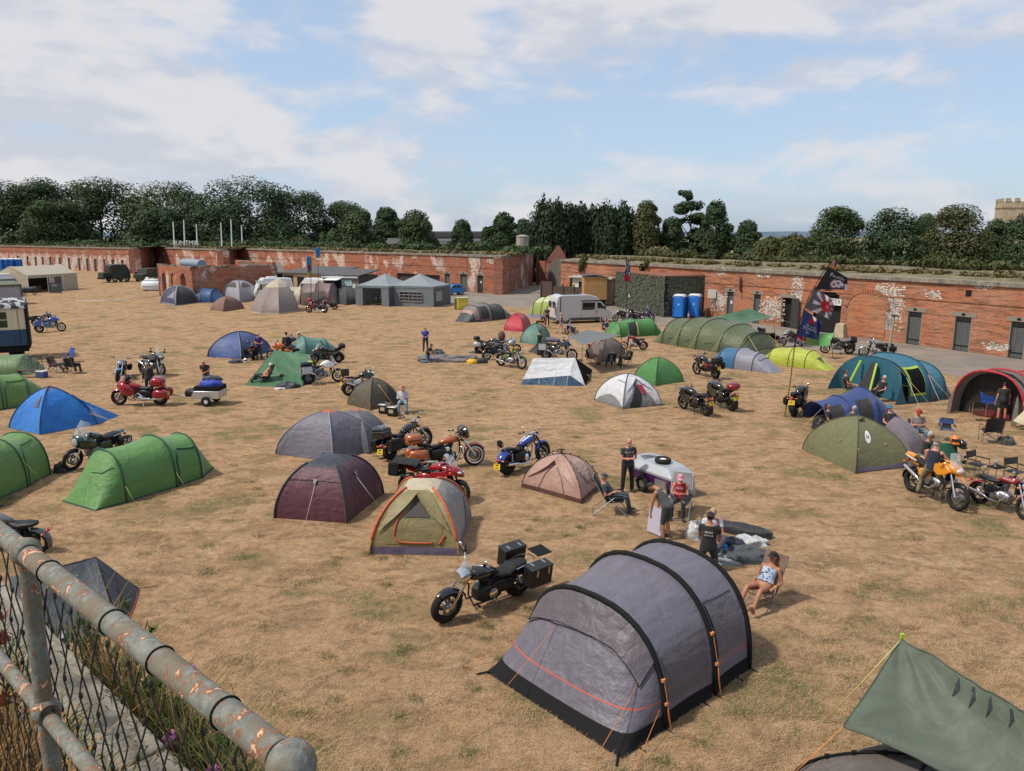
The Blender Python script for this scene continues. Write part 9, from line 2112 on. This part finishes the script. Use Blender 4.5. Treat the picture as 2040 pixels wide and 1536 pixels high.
for i,(u,lab)in enumerate(((765,'left black motorcycle case used as a table, beside the reader'),(782,'right black motorcycle case with a pale label, beside the reader'))):
 t=thing('pannier_case',lab,'case',G(u,829 if i else 824),R(-20),'motorcycle cases used as a table');bx(t,'case',(0,0,.21),(.42,.26,.38),BLACK,.02);bx(t,'lid',(0,0,.42),(.44,.28,.04),ALU,.01);bx(t,'label',(0,-.135,.24),(.22,.01,.16),mat('label_tan',(.4,.34,.2),.6));
for k,u in enumerate((770,776)):t=thing('steel_mug','%s steel mug on the motorcycle case'%('larger','smaller')[k],'mug',G(u,827)+V((0,0,.46)),0);mb=MB();mb.lathe([(.045,0),(.05,.16-.03*k),(.044,.16-.03*k),(.04,.01),(.002,.01)],14);ob('cup',mb,STEEL,t,40);mb=MB();mb.torus((.06,0,.08),(0,1,0),.03,.006,12,5);ob('handle',mb,STEEL,t)
gc=G(1889,940);helmet('orange helmet on the green camp chair',0,0,mat('helmet_orange',(.70,.16,.02),.3,coat=.5),gc+V((.16,.1,.95)),-100,1.15);helmet('black helmet hanging behind the orange one',0,0,PT['black'],gc+V((.42,.1,.80)),-80,1.1)
heap('rucksack','dark grey green rucksack beside the large black camp chair','rucksack',2005,884,(.34,.26,.26),fab('gear_slate',(.055,.062,.058),.7,.8),4,20,.3);heap('black_bag','black bag leaning in the porch of the navy tent','bag',1630,854,(.25,.2,.5),FB['inner'],6,0,.2);heap('cloth','small black cloth lying by the front tyre of the faired classic motorcycle','cloth',122,940,(.26,.2,.3),FB['inner'],8,0,.3)
t=thing('side_table','small folding side table with a drink bottle between two director chairs','table',G(1982,962),R(20));bx(t,'top',(0,0,.55),(.5,.35,.03),BLACKM)
for x,y in((-.2,-.14),(.2,-.14),(.2,.14),(-.2,.14)):mb=MB();mb.cyl((x,y,0),(x,y,.55),.012,6);ob('leg',mb,STEEL,t)
o=thing('bottle','clear drink bottle with a dark label on the side table','bottle',t.location+V((-.05,.0,.565)),0);mb=MB();mb.lathe([(.045,0),(.045,.17),(.018,.23),(.018,.28),(.002,.28)],14);ob('bottle',mb,mat('clear_plastic',(.5,.52,.55),.1,alpha=.5),o,60);mb=MB();mb.lathe([(.047,.05),(.047,.14)],14,cap=False);ob('label',mb,FB['purple'],o)
mb=MB();rt=RT;o=thing('blue_cloth','bright blue cloth hung by two corners in the red hooped tent','cloth',AT(1975,800,G(1960,838).y+.2),0);mb.grid(lambda a,b:V(((a-.5)*(1.15-.35*(1-b)),0,.62*b-(.30*(1-(2*a-1)**2)*b**2)-.1)),14,10);ob('cloth',mb,fab('cloth_hung_blue',(.012,.09,.42),.7,.8),o,60)
mb=MB();pts=[G(u,v)+V((0,0,.02))for u,v in((335,582),(310,590),(285,594),(240,598),(190,600),(150,600))];mb.tube(pts,.05,5);o=ob('hose_pipe',mb,ROPEW,None);tag(o,'pale hose snaking over the grass from the white water tank','hose')
t=thing('bench','low wooden bench with bags beside the carriage','bench',G(62,752),R(5));bx(t,'seat',(0,0,.42),(1.5,.35,.05),WOODD)
for x in(-.6,.6):bx(t,'leg',(x,0,.2),(.08,.3,.4),WOODD)
t=thing('cool_box','blue cool box with a white lid in front of the carriage','box',G(84,752),R(-10));bx(t,'box',(0,0,.18),(.55,.35,.34),FB['midblue'],.03);bx(t,'lid',(0,0,.38),(.57,.37,.08),WHITE,.02)
t=thing('old_bicycle','old bicycle leaning by the carriage wheels','bicycle',G(68,742),R(15),lean=R(-12))
for x in(-.5,.5):mb=MB();mb.torus((x,0,.34),(0,1,0),.32,.02,26,6);ob('wheel',mb,RUBBER,t,60)
mb=MB();mb.tube([(-.5,0,.34),(-.15,0,.9),(.38,0,.92),(.5,0,.34)],.018,6);mb.tube([(-.15,0,.9),(-.05,0,.3),(.38,0,.88)],.018,6);mb.tube([(-.5,0,.34),(-.05,0,.3)],.014,6);ob('frame',mb,BLACKM,t);bx(t,'saddle',(-.17,0,.96),(.26,.14,.06),SEATM,.02);mb=MB();mb.tube([(.3,-.25,1.05),(.4,0,1.02),(.3,.25,1.05)],.014,6);ob('handlebar',mb,STEEL,t)
for i,u in enumerate((622,700,745)):pass
t=thing('scooter','dark parked motorcycles bundle' if 0 else 'dark scooter with a cover by the cream marquee','scooter',G(58,588),R(10));mb=MB();mb.loft([(-.9,.6,.15,.3),(-.4,.8,.3,.4),(.4,.7,.25,.4),(.9,.9,.1,.3)],12);ob('cover',mb,FB['charcoal'],t,60);
for x in(-.6,.7):mb=MB();mb.torus((x,0,.26),(0,1,0),.2,.06,18,6);ob('wheel',mb,RUBBER,t,60)
# the rampart edge at the camera: railing, chain link, coping, weeds
RA,RB=V((-1.36,1.926,7.225)),V((-.335,.985,7.265))
rd=(RB-RA).normalized();rn=V((rd.y,-rd.x,0)).normalized()
if rn.y<0:rn=-rn
def RP(s,z,out=0.0):
 p=RB+V((rd.x,rd.y,0))*s;return V((p.x,p.y,z))+rn*out
m,N,L,B=node_mat('rusty_paint');T=NT(m.node_tree);c=T.coord()
p1=T.noise(T.coord(scale=(1,1,1)),24,6,.7,.8);p2=T.noise(c,55,4,.7)
col=T.mix(T.rng(p2,.35,.65),(.12,.13,.115),(.21,.215,.19));col=T.mix(T.rng(T.noise(c,9,5,.7),.45,.62),col,(.15,.125,.085))
col=T.mix(T.rng(p1,.54,.58),col,(.20,.075,.035));col=T.mix(T.rng(p1,.60,.63),col,(.58,.40,.25))
L.new(col,B.inputs['Base Color']);B.inputs['Roughness'].default_value=.85;T.bump(T.m('ADD',p1,T.m('MULTIPLY',p2,.4)),.6,.006,B);RUSTY=m
fence=thing('railing','rusty painted pipe railing with chain link mesh in the lower left corner','fence',RP(0,0),0);FO=fence.location.copy()
def ft(name,pts,r,n=18,m=RUSTY,**k):mb=MB();mb.tube([V(p)-FO for p in pts],r,n);return ob(name,mb,m,fence,60,**k)
ft('top_rail',[lerp(RP(-6,7.10),RP(0,7.262),k/24)for k in range(25)],.0245,20)
mb=MB();mb.ball(RP(.03,7.262)-FO,(.036,.036,.036),20,14);ob('elbow_joint',mb,RUSTY,fence,60);ft('end_post',[RP(.03,7.26),RP(.035,5.7)],.022)
ft('lower_rail',[lerp(RP(-6,6.72),RP(.03,6.80),k/16)for k in range(17)],.0185,16)
for s in(-1.17,-3.4,-5.6):ft('post',[RP(s,7.22),RP(s-.01,6.85),RP(s,5.7)],.0215);
for s in(-1.17,-3.4):
 for z in(7.235,6.80):mb=MB();mb.torus(RP(s,z)-FO,rd,.024,.011,22,8,w=.024);ob('clamp',mb,RUSTY,fence,60)
for s in(-1.0,-.62,-.40,-.16,-1.5,-2.2):mb=MB();mb.torus(RP(s,7.262+s*.027)-FO,rd,.0258,.0022,22,6);ob('wire_tie',mb,BLACKM,fence,60)
mb=MB();st=.112;H0,H1=6.0,7.235;nz_=int((H1-H0)/st)
for k in range(-38,2):
 for ph in(0,1):
  pts=[]
  for j in range(nz_+1):
   s=(k+.5*((j+ph)%2))*st
   if H0+j*st>7.24+s*.027:break
   wob=.006*noise.noise(V((k*.7,j*.5,ph)))
   pts.append(RP(min(s,.02)+wob,H0+j*st,.034+.004*((j+ph)%2)+wob)-FO)
  if len(pts)>1:mb.tube(pts,.0022,4,False)
ob('chain_link',mb,mat('mesh_wire',(.035,.032,.028),.7,.3),fence,60,kind='stuff')
mb=MB()
for k in range(-38,2):
 for j in range(nz_+1):
  s=(k+.5*(j%2))*st
  if s<.02 and H0+j*st<7.24+s*.027:mb.ball(RP(s,H0+j*st,.037)-FO,(.0055,.005,.010),6,4)
ob('wire_knots',mb,MATS['mesh_wire'],fence,60,kind='stuff')
mb=MB();q=[RP(-14,0,.38),RP(3,0,.38),RP(3,0,-4),RP(-14,0,-4)];mb.add([V((p.x,p.y,z))for z in(-.1,5.70)for p in q],[(0,1,5,4),(1,2,6,5),(2,3,7,6),(3,0,4,7),(4,5,6,7)])
EAR=mat('rampart_top',(.17,.125,.06),1,var=.5,vscale=6,bump=1,bscale=30,dirt=(.10,.075,.04));struct('rampart',mb,EAR,smooth=0)
mb=MB();q=[RP(-14,0,.382),RP(3,0,.382),RP(3,0,.62),RP(-14,0,.62)];mb.add([V((p.x,p.y,z))for z in(-.1,5.66)for p in q],[(0,1,5,4),(1,2,6,5),(2,3,7,6),(3,0,4,7),(4,5,6,7)]);wl_=ob('rampart_wall',mb,BR_R,None,0);tag(wl_,'brick edge wall of the rampart below the rusty railing','wall')
SLAB=mat('coping_slab',(.27,.245,.20),.95,var=.14,vscale=9,bump=.7,bscale=45,dirt=(.20,.175,.14))
for i,(s0,s1)in enumerate(((-9.4,-7.0),(-6.98,-4.6),(-4.58,-2.25),(-2.23,-.55),(-.48,.9))):
 a,b=RP(s0,5.66,.33),RP(s1,5.66,.33);mb=MB();w_=rn*.36;vs=[a,b,b+w_,a+w_];mb.add([p+V((0,0,z))for z in(0,.135)for p in vs],[(3,2,1,0),(4,5,6,7),(0,1,5,4),(1,2,6,5),(2,3,7,6),(3,0,4,7)]);ob('coping_slab',mb,SLAB,wl_,0,bev=.012)
def blades(name,n,fn,m,seed,L_=(.2,.45),w=.004,lean=.5,kind='stuff'):
 g=np.random.default_rng(seed);P=fn(g,n)if n>20000 else np.array([tuple(fn(g))for _ in range(n)]);a=g.uniform(0,2*PI,n);ln=g.uniform(*L_,n);d=np.stack([np.cos(a)*lean*g.random(n),np.sin(a)*lean*g.random(n),np.ones(n)],1);d/=np.linalg.norm(d,axis=1)[:,None]
 sd=np.stack([-np.sin(a+.6),np.cos(a+.6),np.zeros(n)],1)*w;mid=P+d*(ln*.55)[:,None];tip=P+d*(ln*.85)[:,None]+np.stack([np.cos(a),np.sin(a),-.2*np.ones(n)],1)*(ln*.22)[:,None]
 vs=np.stack([P-sd,P+sd,mid+sd*.7,mid-sd*.7,tip+sd*.15,tip-sd*.15],1).reshape(-1,3);b=np.arange(n)[:,None]*6
 qs=np.concatenate([b+np.array([[0,1,2,3]]),b+np.array([[3,2,4,5]])],0);o=ob(name,np_mesh(name,vs,qs,m),m);o['kind']=kind;return o
def gm(name,a,b,c):return leaf_mat(name,a,b,c)
GOLD,WEED=gm('grass_gold',(.42,.25,.09),(.52,.34,.14),(.28,.15,.06)),gm('weed_green',(.06,.095,.022),(.10,.13,.04),(.16,.15,.06))
blades('dry_grass',9000,lambda g:RP(g.uniform(-3.2,.2),5.7,g.uniform(-1.5,.30)),GOLD,1,(.18,.62),.0035,.6)
blades('coping_weeds',3600,lambda g:RP(-1.5+g.normal(0,.9),5.55+.1*g.random(),.70+abs(g.normal(0,.10))),WEED,2,(.12,.42),.006,.8);blades('coping_weeds',900,lambda g:RP(g.uniform(-4,.2),5.78,.34+abs(g.normal(0,.06))),WEED,3,(.06,.22),.006,1.0);blades('dry_stalks',500,lambda g:RP(g.uniform(-3.5,.2),5.6,.72+.1*g.random()),GOLD,4,(.3,.7),.003,.5)
def plant(name,label,s,out,z,hgt,kind,seed):
 P=RP(s,z,out);t=thing(name,label,'plant',P,0);r=random.Random(seed);mb=MB();lv=[];fl=[]
 for k in range(5 if kind!='flower' else 4):
  a=r.uniform(0,6.28);q=V((math.cos(a)*.3,math.sin(a)*.3,1)).normalized()*hgt*r.uniform(.7,1);mb.tube([(0,0,0),q*.5+V((0,0,.03)),q],.0035,5)
  for j in range(16):f=r.uniform(.1,.95 if kind!='flower' else .7);lv.append((q*f+V((r.gauss(0,.015),r.gauss(0,.015),0)),(.03,.03,.02)))
  fl.append(q)
 ob('stem',mb,mat('stem_red',(.16,.05,.03),.8)if kind!='leaf' else WEED,t)
 vs,qd=leaf_quads(lv,420,{'leaf':.022,'dock':.03}.get(kind,.032),seed,.4,1.6,.6);mm=WEED if kind!='dock' else gm('dock_red',(.20,.045,.02),(.28,.08,.03),(.12,.03,.015));ob('leaves',np_mesh('leaves',vs,qd,mm),mm,t)
 if kind=='flower':
  pm_=gm('petal_pink',(.40,.11,.30),(.48,.19,.38),(.30,.07,.22))
  for q in fl[:1+seed%2]:vs,qd=leaf_quads([(q,(.03,.03,.04)),(q*.93,(.03,.03,.03))],130,.018,seed,.2,1,.7);ob('flower_head',np_mesh('flower_head',vs,qd,pm_),pm_,t)
 if kind=='bind':
  for q in fl:
   f=MB();n_=V((.3,-.7,.6)).normalized();f.lathe([(.004,0),(.010,.025),(.030,.042),(.034,.044)],12,q,n_,cap=False);ob('flower',f,mat('petal_white',(.75,.74,.72),.6),t)
for i,(s,o_,z,h,kd,lab)in enumerate(((-2.55,.80,5.5,.62,'flower','pink valerian in front of the dark navy tent'),(-2.25,.82,5.45,.45,'flower','lower pink valerian beside the coping slab'),(-1.95,.80,5.45,.45,'flower','brightest pink valerian right of the coping slab'),(-1.35,.78,5.5,.35,'bind','white bindweed flowers among the weeds under the railing'),(-1.05,.80,5.5,.30,'bind','second clump of white bindweed nearest the rail end'),(-2.9,.10,5.75,.75,'dock','dead red dock stalks behind the chain link'),(-2.5,.0,5.75,.6,'dock','shorter red dock stalks at the frame edge'),(-3.2,.85,5.4,.75,'leaf','leafy bramble shoot reaching over the navy tent'))):plant('valerian' if kd=='flower' else 'bindweed' if kd=='bind' else 'dock' if kd=='dock' else 'bramble',lab,s,o_,z,h,kd,200+i)
# straw and tufts on the field near the camera
STRAW=gm('straw',(.50,.34,.19),(.60,.44,.27),(.30,.20,.105));TUFT=gm('tuft_green',(.075,.11,.028),(.11,.14,.04),(.20,.18,.07))
def field_pt(g,n):
 Y=1/g.uniform(1/36,1/9.2,n);return np.stack([g.uniform(-.75,.75,n)*Y,Y,0*Y],1)
blades('straw',150000,field_pt,STRAW,11,(.04,.11),.0028,3.0)
cl=[(x,y)for x,y in((RND.uniform(-.7,.7),1/RND.uniform(1/40,1/9.5))for _ in range(230))]
def tuft_pt(g,n):
 c=np.array(cl)[g.integers(0,len(cl),n)];r_=(.5+c[:,0]**2*2);return np.stack([c[:,0]*c[:,1]+g.normal(0,.17,n)*r_,c[:,1]+g.normal(0,.15,n)*r_,0*r_],1)
blades('green_tufts',24000,tuft_pt,TUFT,12,(.04,.11),.004,1.8)
